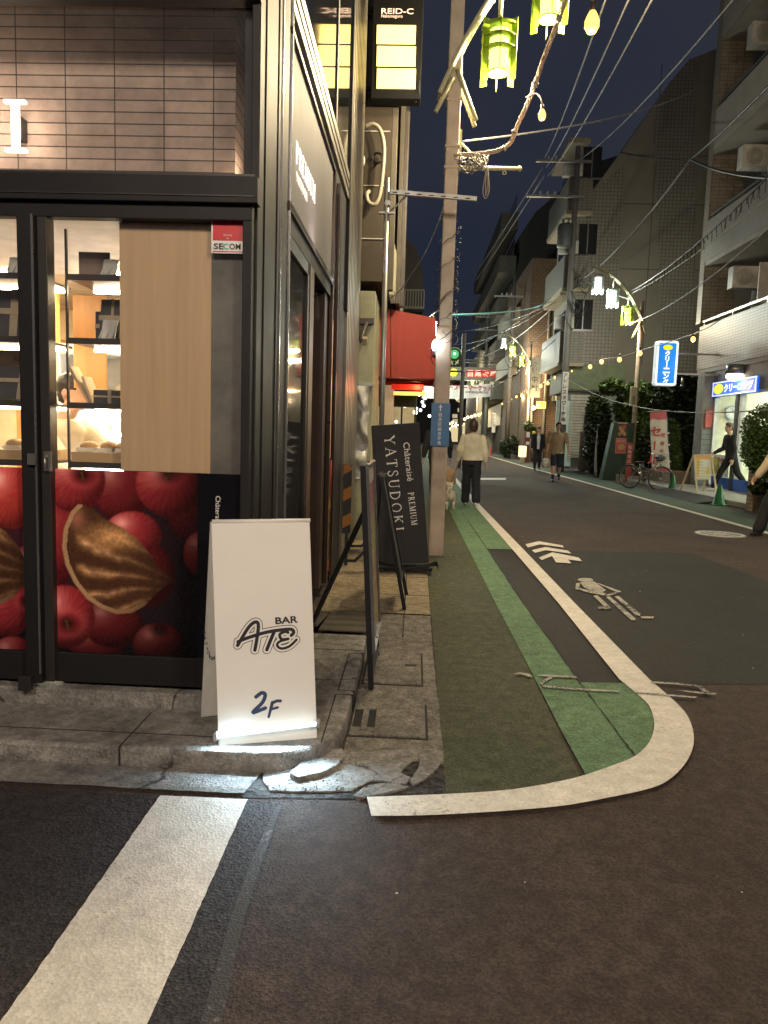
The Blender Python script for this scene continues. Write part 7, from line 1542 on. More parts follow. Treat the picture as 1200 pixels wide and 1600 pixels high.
# ================================================================== people
def solid(mb, voxel, smooth=4, fold=0., fscale=7., seed=0):
    """one continuous surface from overlapping closed shapes"""
    me = bpy.data.meshes.new('s'); me.from_pydata(mb.v, [], mb.f); me.update()
    ob = bpy.data.objects.new('s', me); COL.objects.link(ob)
    r = ob.modifiers.new('r', 'REMESH'); r.mode = 'VOXEL'; r.voxel_size = voxel
    sm = ob.modifiers.new('m', 'SMOOTH'); sm.factor = .5; sm.iterations = smooth
    dg = bpy.context.evaluated_depsgraph_get(); dg.update()
    out = bpy.data.meshes.new_from_object(ob.evaluated_get(dg)); bpy.data.objects.remove(ob); bpy.data.meshes.remove(me)
    if fold:
        nv = len(out.vertices); co = np.empty(nv*3, np.float32); out.vertices.foreach_get('co', co); co = co.reshape(-1, 3)
        no = np.empty(nv*3, np.float32); out.vertices.foreach_get('normal', no); no = no.reshape(-1, 3)
        q = co*fscale; f = np.sin(q[:, 0]*2.1+2*np.sin(q[:, 2]*1.1+seed))*.5+np.sin(q[:, 2]*2.7+1.7*np.sin(q[:, 1]*1.9+q[:, 0]+seed))*.5
        co += no*(f*fold)[:, None]; out.vertices.foreach_set('co', co.ravel()); out.update()
    out.polygons.foreach_set('use_smooth', [True]*len(out.polygons)); return out
def cone(mb, a, ra, b, rb, n=14):
    mb.tube([a, b], [ra, rb], n); mb.ell(a, ra, nu=n, nv=8); mb.ell(b, rb, nu=n, nv=8)
def ringE(c, rx, ry, n=20, tilt=0.): return [(c[0]+rx*math.cos(2*math.pi*i/n), c[1]+ry*math.sin(2*math.pi*i/n), c[2]) for i in range(n)]
skin_m = mat('skin', (.50, .31, .22), .5, var=.06); hair_m = mat('hair_dark', (.018, .012, .009), .5, bump=.4, bscale=80., stretch=(1, 1, .15)); shoe_w = mat('shoe_white', (.7, .7, .68), .5); shoe_b = mat('shoe_black', (.02, .02, .022), .4)
def cloth(name, c, var=.1): return mat(name, c, .85, var=var, scale=9., bump=.12, bscale=90.)
def person(label, loc, heading, H, legs, arms, top, bottom, hair='short', shoe=None, lean=0., headturn=0., build=1., cat='person', haircol=None, group=None):
    """legs/arms: for (their right, their left): legs (swing fwd deg, knee bend deg), arms (swing fwd deg, abduction deg, elbow deg). Faces -y at heading 0"""
    t = bpy.data.objects.new('person', None); bpy.data.objects.remove(t)
    s = 1.0; J = {}
    def rot(v, ax, a): return Matrix.Rotation(R(a), 3, ax) @ Vector(v)
    hipz = .93; J['pel'] = Vector((0, 0, hipz)); up = rot((0, 0, 1), 'X', lean); J['chest'] = J['pel']+up*.40; J['neck'] = J['pel']+up*.56; J['head'] = J['neck']+up*.155+Vector((0, -.015, 0))
    feet = []
    for i, sx in enumerate((-1, 1)):
        sw, kn = legs[i]; h = J['pel']+Vector((sx*.088, 0, -.03)); k = h+rot((sx*.01, 0, -.43), 'X', -sw); a = k+rot((0, 0, -.41), 'X', -sw+kn)
        J[f'h{i}'], J[f'k{i}'], J[f'a{i}'] = h, k, a; feet.append(a.z)
        sh = J['chest']+up*.075+Vector((sx*.185*build, 0, 0)); aw_, ab_, el = arms[i]
        d = rot(rot((0, 0, -.285), 'Y', -sx*ab_), 'X', -aw_); e = sh+d; d2 = rot(rot((0, 0, -.25), 'Y', -sx*ab_*.6), 'X', -aw_-el); w = e+d2
        J[f's{i}'], J[f'e{i}'], J[f'w{i}'], J[f'd{i}'] = sh, e, w, d2.normalized()
    dz = min(feet)-.085
    for k in J:
        if k[0] != 'd': J[k] = J[k]-Vector((0, 0, dz))
    J['chest'] = J['chest']; sc = H/(J['head'].z+.125)
    def TB(mb, g=0., z0=None, arms_=True, sleeve=1., hem=None, torso=True):
        if torso:
            p0 = J['pel']; b = build; rows = [(-.10, .135, .105), (-.03, .168, .118), (.06, .158, .112), (.16, .142, .102), (.27, .158, .112), (.38, .178, .116), (.455, .172, .100), (.50, .12, .075), (.53, .062, .06)]
            if hem is not None: rows = [(hem, rows[1][1]+.012, rows[1][2]+.01)]+[r for r in rows if r[0] > hem+.03]
            mb.loft([ringE(p0+up*z, rx*b+g, ry*b+g) for z, rx, ry in rows])
        if arms_:
            for i in (0, 1):
                sh, e, w = J[f's{i}'], J[f'e{i}'], J[f'w{i}']; cone(mb, sh, .052*build+g, e, .040+g)
                if sleeve > .5: q = e.lerp(w, (sleeve-.5)*2); cone(mb, e, .040+g, q, .028+g*(.75))
    body = MB(); TB(body); 
    for i in (0, 1):
        cone(body, J[f'h{i}'], .085*build, J[f'k{i}'], .056); cone(body, J[f'k{i}'], .056, J[f'k{i}'].lerp(J[f'a{i}'], .35)+Vector((0, .012, 0)), .055); cone(body, J[f'k{i}'].lerp(J[f'a{i}'], .35)+Vector((0, .012, 0)), .054, J[f'a{i}'], .034)
        a = J[f'a{i}']; 
        w, d = J[f'w{i}'], J[f'd{i}']; sx = (-1, 1)[i]; side = Vector((0, 1, 0)); nrm = Vector((sx, 0, 0)); side = (side-d*side.dot(d)).normalized()
        palm = w+d*.055; Mx = Matrix((side, nrm, d)).transposed(); body.ell(palm, .040, .018, .055, M=Mx, nu=12, nv=8)
        for f, (o_, ln) in enumerate(((-.030, .062), (-.010, .074), (.010, .070), (.029, .055))):
            p0 = w+d*.095+side*o_; p1 = p0+d*ln*.5-nrm*.010; p2 = p1+d*ln*.42-nrm*.022; cone(body, p0, .0098, p1, .0090, 8); cone(body, p1, .0090, p2, .0080, 8)
        p0 = w+d*.03-side*.032; p1 = p0+d*.03-side*.022-nrm*.008; p2 = p1+d*.028-side*.006-nrm*.01; cone(body, p0, .012, p1, .0105, 8); cone(body, p1, .0105, p2, .009, 8)
    hd = J['head']; Rh = Matrix.Rotation(R(headturn), 3, 'Z'); hp = lambda x, y, z: hd+Rh @ Vector((x, y, z))
    cone(body, J['neck']-up*.03, .056, hd-Vector((0, -.01, .07)), .050)
    body.ell(hp(0, .012, .022), .074, .092, .098, M=Rh); body.ell(hp(0, -.020, -.045), .056, .066, .068, M=Rh); body.ell(hp(0, -.055, -.085), .026, .022, .024, M=Rh)
    cone(body, hp(0, -.082, .012), .009, hp(0, -.098, -.022), .0145, 8); body.ell(hp(0, -.080, -.060), .022, .012, .009, M=Rh); body.ell(hp(0, -.078, .032), .05, .016, .012, M=Rh)
    for sx in (-1, 1): body.ell(hp(sx*.078, .012, -.008), .012, .02, .032, M=Rh)
    me = solid(body, .0085, 3)
    M4 = Matrix.Scale(sc, 4)
    me.transform(M4); ob = link('person', me, skin_m); ob.location = V3(loc); ob.rotation_euler = (0, 0, heading); ob['label'] = label; ob['category'] = cat
    if group: ob['group'] = group
    ROOTM['person'] = None; ROOTM[ob.name] = None
    def ch(name, mb, m, voxel=.011, fold=.0, lab=None, raw=False, seed=0):
        if raw: me = mesh_of(name, mb); me.transform(M4)
        else: me = solid(mb, voxel, 4, fold, seed=seed); me.transform(M4)
        o = link(name, me, m, ob); 
        if lab: o['label'] = lab
        return o
    kind, tm = top[0], top[1]; sl = {'tee': .42, 'jacket': 1.0, 'sweater': .97, 'coat': 1.0, 'shirt': 1.0}[kind]; g = {'tee': .019, 'jacket': .026, 'sweater': .042, 'coat': .034, 'shirt': .018}[kind]
    mb = MB(); hem = {'tee': -.10, 'jacket': -.12, 'sweater': -.02, 'coat': -.10, 'shirt': -.06}[kind]; TB(mb, g, hem=hem, arms_=False)
    for i in (0, 1):
        sh, e, w = J[f's{i}'], J[f'e{i}'], J[f'w{i}']
        if sl < .5: cone(mb, sh, .055*build+g, sh.lerp(e, .78), .050+g)
        else: cone(mb, sh-up*(.02 if kind == 'sweater' else 0), .053*build+g*(.55 if kind == 'sweater' else 1), e, .042+g); cone(mb, e, .042+g, e.lerp(w, .93 if kind != 'sweater' else .9), (.030+g*.7) if kind != 'sweater' else .05)
    top_o = ch({'tee': 't_shirt', 'jacket': 'jacket', 'sweater': 'sweater', 'coat': 'jacket', 'shirt': 'shirt'}[kind], mb, tm, fold=.009 if kind != 'sweater' else .011, seed=len(label))
    if kind == 'jacket':
        mb = MB(); f = lambda z, x, y: J['pel']+up*z+Vector((x, y, 0))
        mb.loft([[f(z, x, -(.112+.026+bo)) for x in (-wd, -wd*.33, wd*.33, wd)]+[f(z, x, -.08) for x in (wd, -wd)] for z, wd, bo in ((-.08, .045, .012), (.10, .05, .004), (.27, .06, .012), (.38, .07, .010), (.47, .05, -.012), (.515, .03, -.045))], False); ch('shirt_front', mb, top[2], raw=True)
    mb = MB(); bk, bm_ = bottom[0], bottom[1]; g2 = {'wide': .030, 'shorts': .008}.get(bk, .014)
    p0 = J['pel']; mb.loft([ringE(p0+up*z, rx*build+g2*.8, ry*build+g2*.8) for z, rx, ry in ((-.12, .135, .105), (-.03, .168, .118), (.07, .152, .108))])
    for i in (0, 1):
        h, k, a = J[f'h{i}'], J[f'k{i}'], J[f'a{i}']
        if bk == 'shorts': cone(mb, h+Vector((0, 0, -.05)), .086*build+g2, h.lerp(k, .92), .082+g2)
        else: cone(mb, h, .086*build+g2, k, .060+g2*1.2); cone(mb, k, .060+g2*1.2, a+Vector((0, 0, .02)), (.048 if bk != 'wide' else .072)+g2*.6)
    ch('shorts' if bk == 'shorts' else 'trousers', mb, bm_, fold=.009, seed=3)
    for i in (0, 1):
        a = J[f'a{i}']; k = J[f'k{i}']; sh_d = (a-k).normalized(); pitch = math.atan2(-sh_d.y, -sh_d.z); lift = max(0, (a.z-.095)); Mf_ = Matrix.Rotation(min(.9, lift*4.), 3, 'X')
        mb = MB(); c = a+Mf_ @ Vector((0, -.055, -.048)); mb.ell(c, .045, .125, .036, M=Mf_); mb.ell(a+Mf_ @ Vector((0, .015, -.02)), .042, .055, .055, M=Mf_); mb.ell(a+Mf_ @ Vector((0, -.05, -.068)), .046, .13, .016, M=Mf_)
        ch('shoe', mb, shoe or shoe_b, voxel=.010)
        if bk == 'shorts': mb = MB(); cone(mb, a+Vector((0, 0, .0)), .044, a.lerp(k, .22), .047); ch('sock', mb, bottom[2] if len(bottom) > 2 else shoe_b, voxel=.010)
    mb = MB(); mb.ell(hp(0, .022, .042), .086, .098, .092, M=Rh)
    if hair == 'short': mb.ell(hp(0, -.030, .088), .066, .058, .042, M=Rh); mb.ell(hp(0, .065, -.01), .070, .042, .07, M=Rh)
    elif hair == 'bob': mb.ell(hp(0, .035, .0), .100, .095, .115, M=Rh); mb.ell(hp(0, .045, -.07), .088, .068, .08, M=Rh); mb.ell(hp(0, -.02, .08), .07, .06, .05, M=Rh)
    # keep the face clear
    hm = solid(mb, .009, 3, .003, 60.); hm.transform(M4); ho = link('hair', hm, haircol or hair_m, ob)
    for sx in (-1, 1):
        mb = MB(); mb.ell(hp(sx*.030, -.090, .012), .012, .006, .006, M=Rh, nu=8, nv=6); ch('eye', mb, mat('eye_dark', (.03, .02, .02), .3), raw=True)
        mb = MB(); mb.ell(hp(sx*.030, -.093, .036), .018, .005, .004, M=Rh, nu=8, nv=5); ch('eyebrow', mb, hair_m, raw=True)
    mb = MB(); mb.ell(hp(0, -.092, -.062), .020, .005, .006, M=Rh, nu=10, nv=6); ch('mouth', mb, mat('lips', (.30, .12, .10), .5), raw=True)
    Mw = Matrix.Translation(V3(loc)) @ Matrix.Rotation(heading, 4, 'Z') @ M4
    return ob, {k: (Mw @ v if k[0] != 'd' else v) for k, v in J.items()}
g_ = G(735, 790)
woman, JW = person('woman seen from behind in a loose pale jumper walking a small white dog', (g_[0], g_[1]+.05, 0.012), R(180), 1.70, ((-6, 8), (10, 4)), ((-4, 13, 6), (6, 14, 8)), ('sweater', cloth('jumper_cream', (.60, .57, .45))), ('wide', cloth('denim_dark', (.009, .012, .021))), hair='bob', shoe=shoe_w, haircol=mat('hair_brown', (.05, .028, .018), .5, bump=.4, bscale=80.))
p_ = PY(684, 700, 16.2)
dark_p, JD = person('person in dark jacket mostly hidden behind the beige post', (p_[0], 16.2, .012), R(180), 1.74, ((8, 6), (-10, 14)), ((4, 12, 12), (-4, 14, 10)), ('coat', cloth('jacket_black', (.022, .023, .028))), ('long', cloth('trouser_black', (.010, .010, .012))), shoe=shoe_b, build=1.08)
g_ = G(868, 752)
tee, JT = person('man walking towards us in a tan T-shirt and navy shorts carrying a white bag', (g_[0], g_[1], .003), R(-8), 1.88, ((20, 6), (-10, 26)), ((-2, 13, 12), (6, 17, 10)), ('tee', cloth('tee_tan', (.32, .235, .145))), ('shorts', cloth('shorts_navy', (.02, .026, .045)), cloth('sock_navy', (.015, .02, .06))), shoe=mat('shoe_blue', (.03, .05, .12), .5), build=1.10, headturn=14)
g_ = G(850, 735)
suit, JS = person('man in a dark suit jacket and open white shirt walking behind the tan T-shirt man', (g_[0]-.30, g_[1], .003), R(-5), 1.80, ((8, 5), (-7, 10)), ((2, 9, 10), (-4, 9, 12)), ('jacket', cloth('suit_black', (.012, .013, .018)), cloth('shirt_white', (.62, .62, .60))), ('long', cloth('suit_trouser', (.018, .02, .027))), shoe=shoe_b)
p_ = G(1138, 768, .12)
clean, JC = person('man in black walking left past the dry cleaner with an olive paper carrier', (p_[0], p_[1], .12), R(-88), 1.80, ((26, 4), (-22, 14)), ((10, 6, 50), (-6, 8, 14)), ('shirt', cloth('shirt_black', (.018, .020, .022))), ('long', cloth('trouser_black', (.010, .010, .012))), shoe=shoe_w, hair='short', lean=8, haircol=mat('hair_grey', (.10, .085, .07), .6, bump=.4, bscale=80.))
p_ = G(1217, 838)
edge, JE = person('person in a cream jacket and black trousers cut off by the right edge', (p_[0]+.02, p_[1], .003), R(-70), 1.70, ((28, 10), (-14, 20)), ((26, 14, 10), (-16, 10, 14)), ('coat', cloth('jacket_cream', (.52, .42, .28))), ('wide', cloth('trouser_black', (.010, .010, .012))), shoe=shoe_b, hair='bob')
staff, JF = person('shop assistant in a white shirt bending behind the window shelves', (-2.25, 4.35, .1), R(75), 1.60, ((4, 4), (-4, 6)), ((42, 8, 20), (50, 10, 25)), ('shirt', cloth('shirt_cream', (.68, .62, .50))), ('long', cloth('apron_navy', (.04, .06, .13))), shoe=shoe_b, lean=22)
# carried things
def bag(name, label, cat, p, w, h, d, m, handle=.16, rz=0., lump=True):
    t = thing(name, label, cat, p); p = V3(p); mb = MB(); M_ = Matrix.Rotation(rz, 3, 'Z')
    rings = []
    for z, sx, sy in ((-h, .55, .5), (-h*.93, .95, .9), (-h*.5, 1, 1), (-h*.15, .85, .7), (0, .35, .25)) if lump else ((-h, .9, .9), (-h*.97, 1, 1), (-h*.5, 1, 1), (0, .97, .9)):
        rings.append([p+Vector((0, 0, z-handle))+M_ @ Vector((sx*w/2*math.copysign(abs(math.cos(a))**.7, math.cos(a)), sy*d/2*math.copysign(abs(math.sin(a))**.7, math.sin(a)), .012*math.sin(a*5+z*30))) for a in np.linspace(0, 2*math.pi, 21)[:-1]])
    mb.loft(rings); part('bag_body', mb, m, t)
    mb = MB(); q = [M_ @ Vector((x, 0, 0)) for x in (-w*.22, w*.22)]; mb.tube([p+q[0]+V3((0, 0, -handle-.01)), p+V3((0, 0, .0)), p+q[1]+V3((0, 0, -handle-.01))], .006, 5); part('handle', mb, m, t); return t
bag('carrier_bag', 'white plastic carrier bag hanging from the tan T-shirt man', 'bag', JT['w0']+Vector((0, 0, -.11)), .28, .30, .18, mat('plastic_white', (.62, .60, .52), .35), .10)
bag('paper_carrier', 'yellow-olive paper carrier held by the man in black at the cleaner', 'bag', JC['w0']+Vector((-.03, 0, -.06)), .42, .42, .12, mat('paper_olive', (.42, .40, .13), .6), .06, rz=.2, lump=False)
bag('tote_bag', 'tan and white tote bag between the beige post and the woman', 'bag', JD['w0']+Vector((.02, 0, -.06)), .26, .36, .14, mat('tote_tan', (.50, .33, .20), .6), .16, rz=.3, lump=False)
# ---- small white dog on a lead
dg_ = G(703, 796, .012); dx, dy = dg_[0], dg_[1]+.1
mb = MB(); zz = .012
def D(x, y, z): return (dx+x, dy+y, zz+z)
mb.ell(D(0, -.10, .265), .095, .12, .095); mb.ell(D(0, .05, .26), .085, .14, .088); mb.ell(D(0, .17, .275), .082, .10, .10)
cone(mb, D(0, .20, .31), .06, D(.0, .27, .39), .052); mb.ell(D(.0, .30, .42), .062, .068, .06); mb.ell(D(.0, .375, .405), .030, .045, .026)
for sx in (-1, 1):
    cone(mb, D(sx*.055, -.11, .24), .055, D(sx*.062, -.085, .16), .038); cone(mb, D(sx*.062, -.085, .16), .034, D(sx*.060, -.135, .095), .022); cone(mb, D(sx*.060, -.135, .095), .022, D(sx*.060, -.115, .025), .020); mb.ell(D(sx*.060, -.10, .018), .024, .032, .016)
    cone(mb, D(sx*.05, .16, .22), .038, D(sx*.05, .15+.03*sx, .12), .024); cone(mb, D(sx*.05, .15+.03*sx, .12), .022, D(sx*.05, .16+.05*sx, .025), .019); mb.ell(D(sx*.05, .175+.05*sx, .018), .022, .03, .015)
    mb.ell(D(sx*.052, .29, .46), .022, .018, .035)
cone(mb, D(0, -.20, .33), .026, D(.0, -.215, .41), .024); mb.ell(D(0, -.19, .44), .034, .04, .034)
me = solid(mb, .009, 2, .006, 55.)
me.transform(Matrix.Translation((-dx, -dy, -zz))); dog = link('dog', me, mat('fur_white', (.68, .65, .55), .9, var=.12, scale=30., bump=.8, bscale=120.)); dog.location = (dx, dy, zz); dog['label'] = 'small fluffy white dog seen from behind walking beside the woman'; dog['category'] = 'dog'
ROOTM[dog.name] = Matrix.Translation((dx, dy, zz)).inverted()
rs = np.random.RandomState(4); mbf = MB(); vsn = [v.co.copy() for v in me.vertices]; nrn = [v.normal.copy() for v in me.vertices]
for i in rs.choice(len(vsn), 5200):
    p, n = vsn[i], nrn[i]; d = (n*.6+Vector((rs.uniform(-.35, .35), -.35, -.75))).normalized(); s = d.cross(n+Vector((.01, 0, 0))).normalized()*.0035; q = p+d*rs.uniform(.015, .032); mbf.v += [tuple(p-s), tuple(p+s), tuple(q)]; k = len(mbf.v); mbf.f.append((k-3, k-2, k-1)); mbf.m.append(0)
link('fur', mesh_of('fur', mbf), MATS['fur_white'], dog)
mb = MB(); mb.torus(D(0, .245, .36), .06, .009, axis='y', n=16, m=6); part('collar', mb, mat('collar_red', (.3, .03, .03), .5), dog)
mb = MB(); a = V3(JW['w1']); hand = JW['w1'] if JW['w1'].x < JW['w0'].x else JW['w0']; a = hand+Vector((0, 0, -.08)); b = V3(D(0, .245, .41)); mb.tube(smoothpts([a, a.lerp(b, .5)+V3((-.02, 0, -.06)), b], 8), .006, 5); single('dog_lead', mb, mat('lead_black', (.02, .02, .02), .5), 'thin black dog lead from the woman to the white dog', 'dog lead')
# ================================================================== bicycle and roadside things
bt = thing('bicycle', 'grey city bicycle with basket cover parked by the green hoarding', 'bicycle', (6.6, 21.2, 0))
ra, fa = V3((PY(984, 742, 21.6)[0], 21.6, .335)), V3((PY(1032, 750, 20.95)[0], 20.95, .335)); ax = (fa-ra).normalized(); sd = Vector((ax.y, -ax.x, 0))
rub = mat('tyre_black', (.015, .015, .015), .7); chrome = mat('chrome', (.55, .55, .53), .2, .9); framem = mat('bike_silver', (.30, .29, .27), .35, .5)
def wheel(c, n, lab):
    n = n.normalized(); t1 = Vector((0, 0, 1)); t2 = n.cross(t1).normalized(); M_ = Matrix((t2, n, t1)).transposed()
    w = MB(); w.torus((0, 0, 0), .325, .017, axis='y', n=36, m=8); w.v = [tuple(c+M_ @ Vector(v)) for v in w.v]; wo = part('wheel', w, rub, bt)
    w = MB(); w.torus((0, 0, 0), .305, .009, axis='y', n=36, m=6); w.torus((0, 0, 0), .022, .012, axis='y', n=12, m=6); w.v = [tuple(c+M_ @ Vector(v)) for v in w.v]; part('rim', w, chrome, wo)
    w = MB()
    for k in range(18): a_ = 2*math.pi*k/18; w.tube([(.02*math.cos(a_), .015*(-1)**k, .02*math.sin(a_)), (.305*math.cos(a_+.2), 0, .305*math.sin(a_+.2))], .0022, 3)
    w.v = [tuple(c+M_ @ Vector(v)) for v in w.v]; part('spokes', w, chrome, wo)
    return t2, n
wheel(ra, sd, 'r'); fn = Vector((.18, 1, 0)); wheel(fa, fn, 'f')
def L3(f, s, z): return ra+ax*f+sd*s+Vector((0, 0, z-.335))
bb = L3(.43, 0, .28); seat_c = L3(.27, 0, .72); hdt = L3(.86, 0, .86); hdb = L3(.91, 0, .66)
mb = MB(); mb.tube([bb, L3(.29, 0, .66)], .016, 8); mb.tube([bb, L3(.7, 0, .42), hdb], .019, 8); mb.tube([L3(.33, 0, .52), L3(.66, 0, .50), hdt], .014, 8); mb.tube([hdt, hdb], .019, 8)
for s_ in (-.05, .05): mb.tube([ra+sd*s_, bb], .009, 6); mb.tube([ra+sd*s_, L3(.29, s_*.4, .62)], .008, 6)
part('frame', mb, framem, bt)
mb = MB()
for s_ in (-.05, .05): q = Vector((1, -.18, 0)).normalized()*s_; mb.tube([hdb+q, fa.lerp(hdb, .5)+q*1.2, fa+q], .010, 6)
part('fork', mb, chrome, bt)
mb = MB(); mb.tube([L3(.29, 0, .6), seat_c], .013, 8); part('seat_post', mb, chrome, bt)
mb = MB(); mb.ell(seat_c+Vector((0, 0, .04))-ax*.03, .10, .085, .035, M=Matrix((ax, sd, Vector((0, 0, 1)))).transposed()); mb.ell(seat_c+ax*.08+Vector((0, 0, .045)), .10, .035, .025, M=Matrix((ax, sd, Vector((0, 0, 1)))).transposed()); part('saddle', mb, rub, bt)
hq = Vector((1, -.18, 0)).normalized(); bk_ = Vector((.18, 1, 0)).normalized()
mb = MB(); top_ = hdt+Vector((0, 0, .14)); mb.tube([hdt, top_], .012, 8); mb.tube(smoothpts([top_+hq*-.27+bk_*.16+V3((0, 0, .05)), top_+hq*-.24+bk_*.02+V3((0, 0, .04)), top_, top_+hq*.24+bk_*.02+V3((0, 0, .04)), top_+hq*.27+bk_*.16+V3((0, 0, .05))], 5), .011, 7); part('handlebar', mb, chrome, bt)
for s_ in (-1, 1): mb = MB(); mb.tube([top_+hq*.268*s_+bk_*.08+V3((0, 0, .048)), top_+hq*.27*s_+bk_*.18+V3((0, 0, .05))], .017, 8); part('grip', mb, rub, bt)
mb = MB()
bc = hdt-bk_*.17+Vector((0, 0, -.02))
for k, (z, s_) in enumerate(((-.12, .8), (-.04, .88), (.04, .94), (.12, 1.))):
    cr_ = [bc+hq*x*.17*s_+bk_*y*.12*s_+Vector((0, 0, z)) for x, y in ((-1, -1), (1, -1), (1, 1), (-1, 1), (-1, -1))]; mb.tube(cr_, .005, 4)
for x, y in [(u, -1) for u in (-1, -.6, -.2, .2, .6, 1)]+[(u, 1) for u in (-1, -.5, 0, .5, 1)]: mb.tube([bc+hq*x*.17*.8+bk_*y*.12*.8+V3((0, 0, -.12)), bc+hq*x*.17+bk_*y*.12+V3((0, 0, .12))], .0035, 4)
part('basket', mb, mat('basket_steel', (.2, .2, .19), .4, .6), bt)
mb = MB(); mb.ell(bc+V3((0, 0, .07)), .15, .11, .09); part('basket_cover', mb, mat('cover_black', (.03, .03, .035), .5, bump=.5, bscale=15.), bt)
mb = MB(); mb.torus((0, 0, 0), .345, .014, axis='y', n=22, m=5, a0=R(25), a1=R(200)); Mm = Matrix((ax, sd, Vector((0, 0, 1)))).transposed(); mb.v = [tuple(ra+Mm @ Vector((v[0]*-1, v[1]*2, v[2]))) for v in mb.v]; part('mudguard', mb, chrome, bt)
t2_ = fn.normalized().cross(Vector((0, 0, 1))).normalized(); mb = MB(); mb.torus((0, 0, 0), .345, .014, axis='y', n=16, m=5, a0=R(40), a1=R(150)); Mm = Matrix((t2_, fn.normalized(), Vector((0, 0, 1)))).transposed(); mb.v = [tuple(fa+Mm @ Vector((v[0], v[1]*2, v[2]))) for v in mb.v]; part('mudguard', mb, chrome, bt)
mb = MB(); mb.cyl(bb-sd*.03, bb-sd*.045, .085, n=20); mb.tube([bb-sd*.05, bb-sd*.05+V3((.07, 0, -.15))], .008, 6); mb.cbox(bb-sd*.09+V3((.07, 0, -.15)), .09, .06, .02); mb.tube([bb+sd*.05, bb+sd*.05+V3((-.07, 0, .15))], .008, 6); mb.cbox(bb+sd*.09+V3((-.07, 0, .15)), .09, .06, .02); part('crank', mb, chrome, bt)
mb = MB(); mb.cbox(ra.lerp(bb, .5)-sd*.045+V3((0, 0, .01)), .34, .02, .07, rz=math.atan2(ax.y, ax.x), ry=.1); part('chain_guard', mb, mat('guard_tan', (.35, .29, .2), .5), bt)
mb = MB(); mb.tube([ra+sd*.08, ra+sd*.1+V3((0, .0, -.33))], .007, 5); mb.tube([ra-sd*.08, ra-sd*.1+V3((0, .0, -.33))], .007, 5); part('stand', mb, chrome, bt)
mb = MB(); mb.ell(ra+V3((.10, -.02, .25)), .03, .015, .03); part('reflector', mb, mat('reflector_pale', (.7, .7, .6), .2), bt)
# green hoarding with two food posters round the lamp post
gh = thing('green_hoarding', 'dark green upright board with two food posters at the foot of the lamp post', 'notice board', (7.4, 26.2, 0)); Yg = 25.3
a = PY(957, 660, Yg); b = PY(984, 745, Yg); x0, x1, zt = a[0], b[0], a[2]
mb = MB(); mb._add([(x0-.22, Yg, .01), (x1-.02, Yg, .01), (x1+.05, Yg, zt), (x0+.06, Yg, zt), (x0-.22, Yg+.5, .01), (x1-.02, Yg+.45, .01), (x1+.05, Yg+.4, zt), (x0+.06, Yg+.4, zt)], [(0, 1, 2, 3), (1, 5, 6, 2), (4, 0, 3, 7), (3, 2, 6, 7), (5, 4, 7, 6)]); part('board', mb, mat('hoarding_green', (.018, .055, .028), .5, var=.15), gh)
def food1(u, v):
    c = np.stack([.05+.05*np.sin(u*30+v*7)**2, .03+0*u, .02+0*u], -1)
    for k, (cx, cy, r, col) in enumerate(((.3, .62, .2, (.55, .25, .08)), (.65, .7, .2, (.5, .12, .05)), (.5, .42, .24, (.6, .32, .12)), (.25, .25, .17, (.45, .2, .08)), (.75, .25, .18, (.55, .4, .2)))):
        d = np.hypot(u-cx, (v-cy)*1.3)/r; c = np.where((d < 1)[..., None], np.array(col)*(1.15-.6*d[..., None]), c)
    return np.where((v > .9)[..., None], (.45, .35, .25), c)
def food2(u, v):
    c = np.stack([.55+0*u, .12+0*u, .11+0*u], -1); d = np.hypot((u-.55)/.32, (v-.42)/.2); c = np.where((d < 1)[..., None], np.stack([.55+.2*np.sin(u*40), .36+.15*np.sin(v*50), .15+0*u], -1), c)
    tx = (v > .68) & (v < .88) & (np.sin(u*70) > -.3) & (u > .12) & (u < .88) & (np.sin(v*60) > 0); c = np.where(tx[..., None], (.7, .45, .4), c); return np.where(((u < .05) | (u > .95) | (v < .04) | (v > .96))[..., None], (.6, .35, .3), c)
pa = PY(963, 684, Yg-.01); pb = PY(981, 660, Yg-.01); printed('poster', (pa[0]+.02, Yg-.012, pa[2]), (1, 0, 0), (0, 0, 1), pb[0]-pa[0]-.02, pb[2]-pa[2], food1, 30, 40, gh, vcolmat('poster_print', .25), 'dark poster of assorted dishes')
pa = PY(960, 708, Yg-.01); pb = PY(979, 685, Yg-.01); printed('poster', (pa[0]+.02, Yg-.012, pa[2]), (1, 0, 0), (0, 0, 1), pb[0]-pa[0]-.02, pb[2]-pa[2], food2, 30, 40, gh, vcolmat('poster_print', .25), 'pink-red poster with a dish')
t = thing('meter_box', 'pale electric meter box fixed to the wire-wrapped lamp post', 'meter box', (7.6, 25.5, 2.9)); a = PY(985, 634, 25.3); b = PY(997, 604, 25.3); mb = MB(); mb.box(a[0], b[0], 25.3, 25.5, a[2], b[2]); part('box', mb, mat('meter_cream', (.48, .43, .28), .5), t, bevel=.02); mb = MB(); mb.box(a[0]+.05, b[0]-.06, 25.285, 25.3, a[2]+.05, b[2]-.3); part('label_plate', mb, mat('meter_olive', (.25, .22, .12), .5), t)
t = thing('red_sign_post', 'narrow red upright sign with white writing behind the bicycle', 'sign', (7.5, 24.8, 0)); a = PY(979, 748, 24.5); b = PY(987, 692, 24.5)
mb = MB(); mb.box(a[0]-.03, b[0]+.04, 24.5, 24.56, .02, b[2]); part('panel', mb, mat('panel_red', (.40, .05, .03), .5), t); M = frameM(((a[0]+b[0])/2, 24.495, b[2]), (1, 0, 0), (0, 0, 1)); mb = MB(); put_column(mb, '駐輪禁止', M, 0, -.06, .13, pitch=.15, bold=0, z=.003); part('lettering', mb, white_print, t)
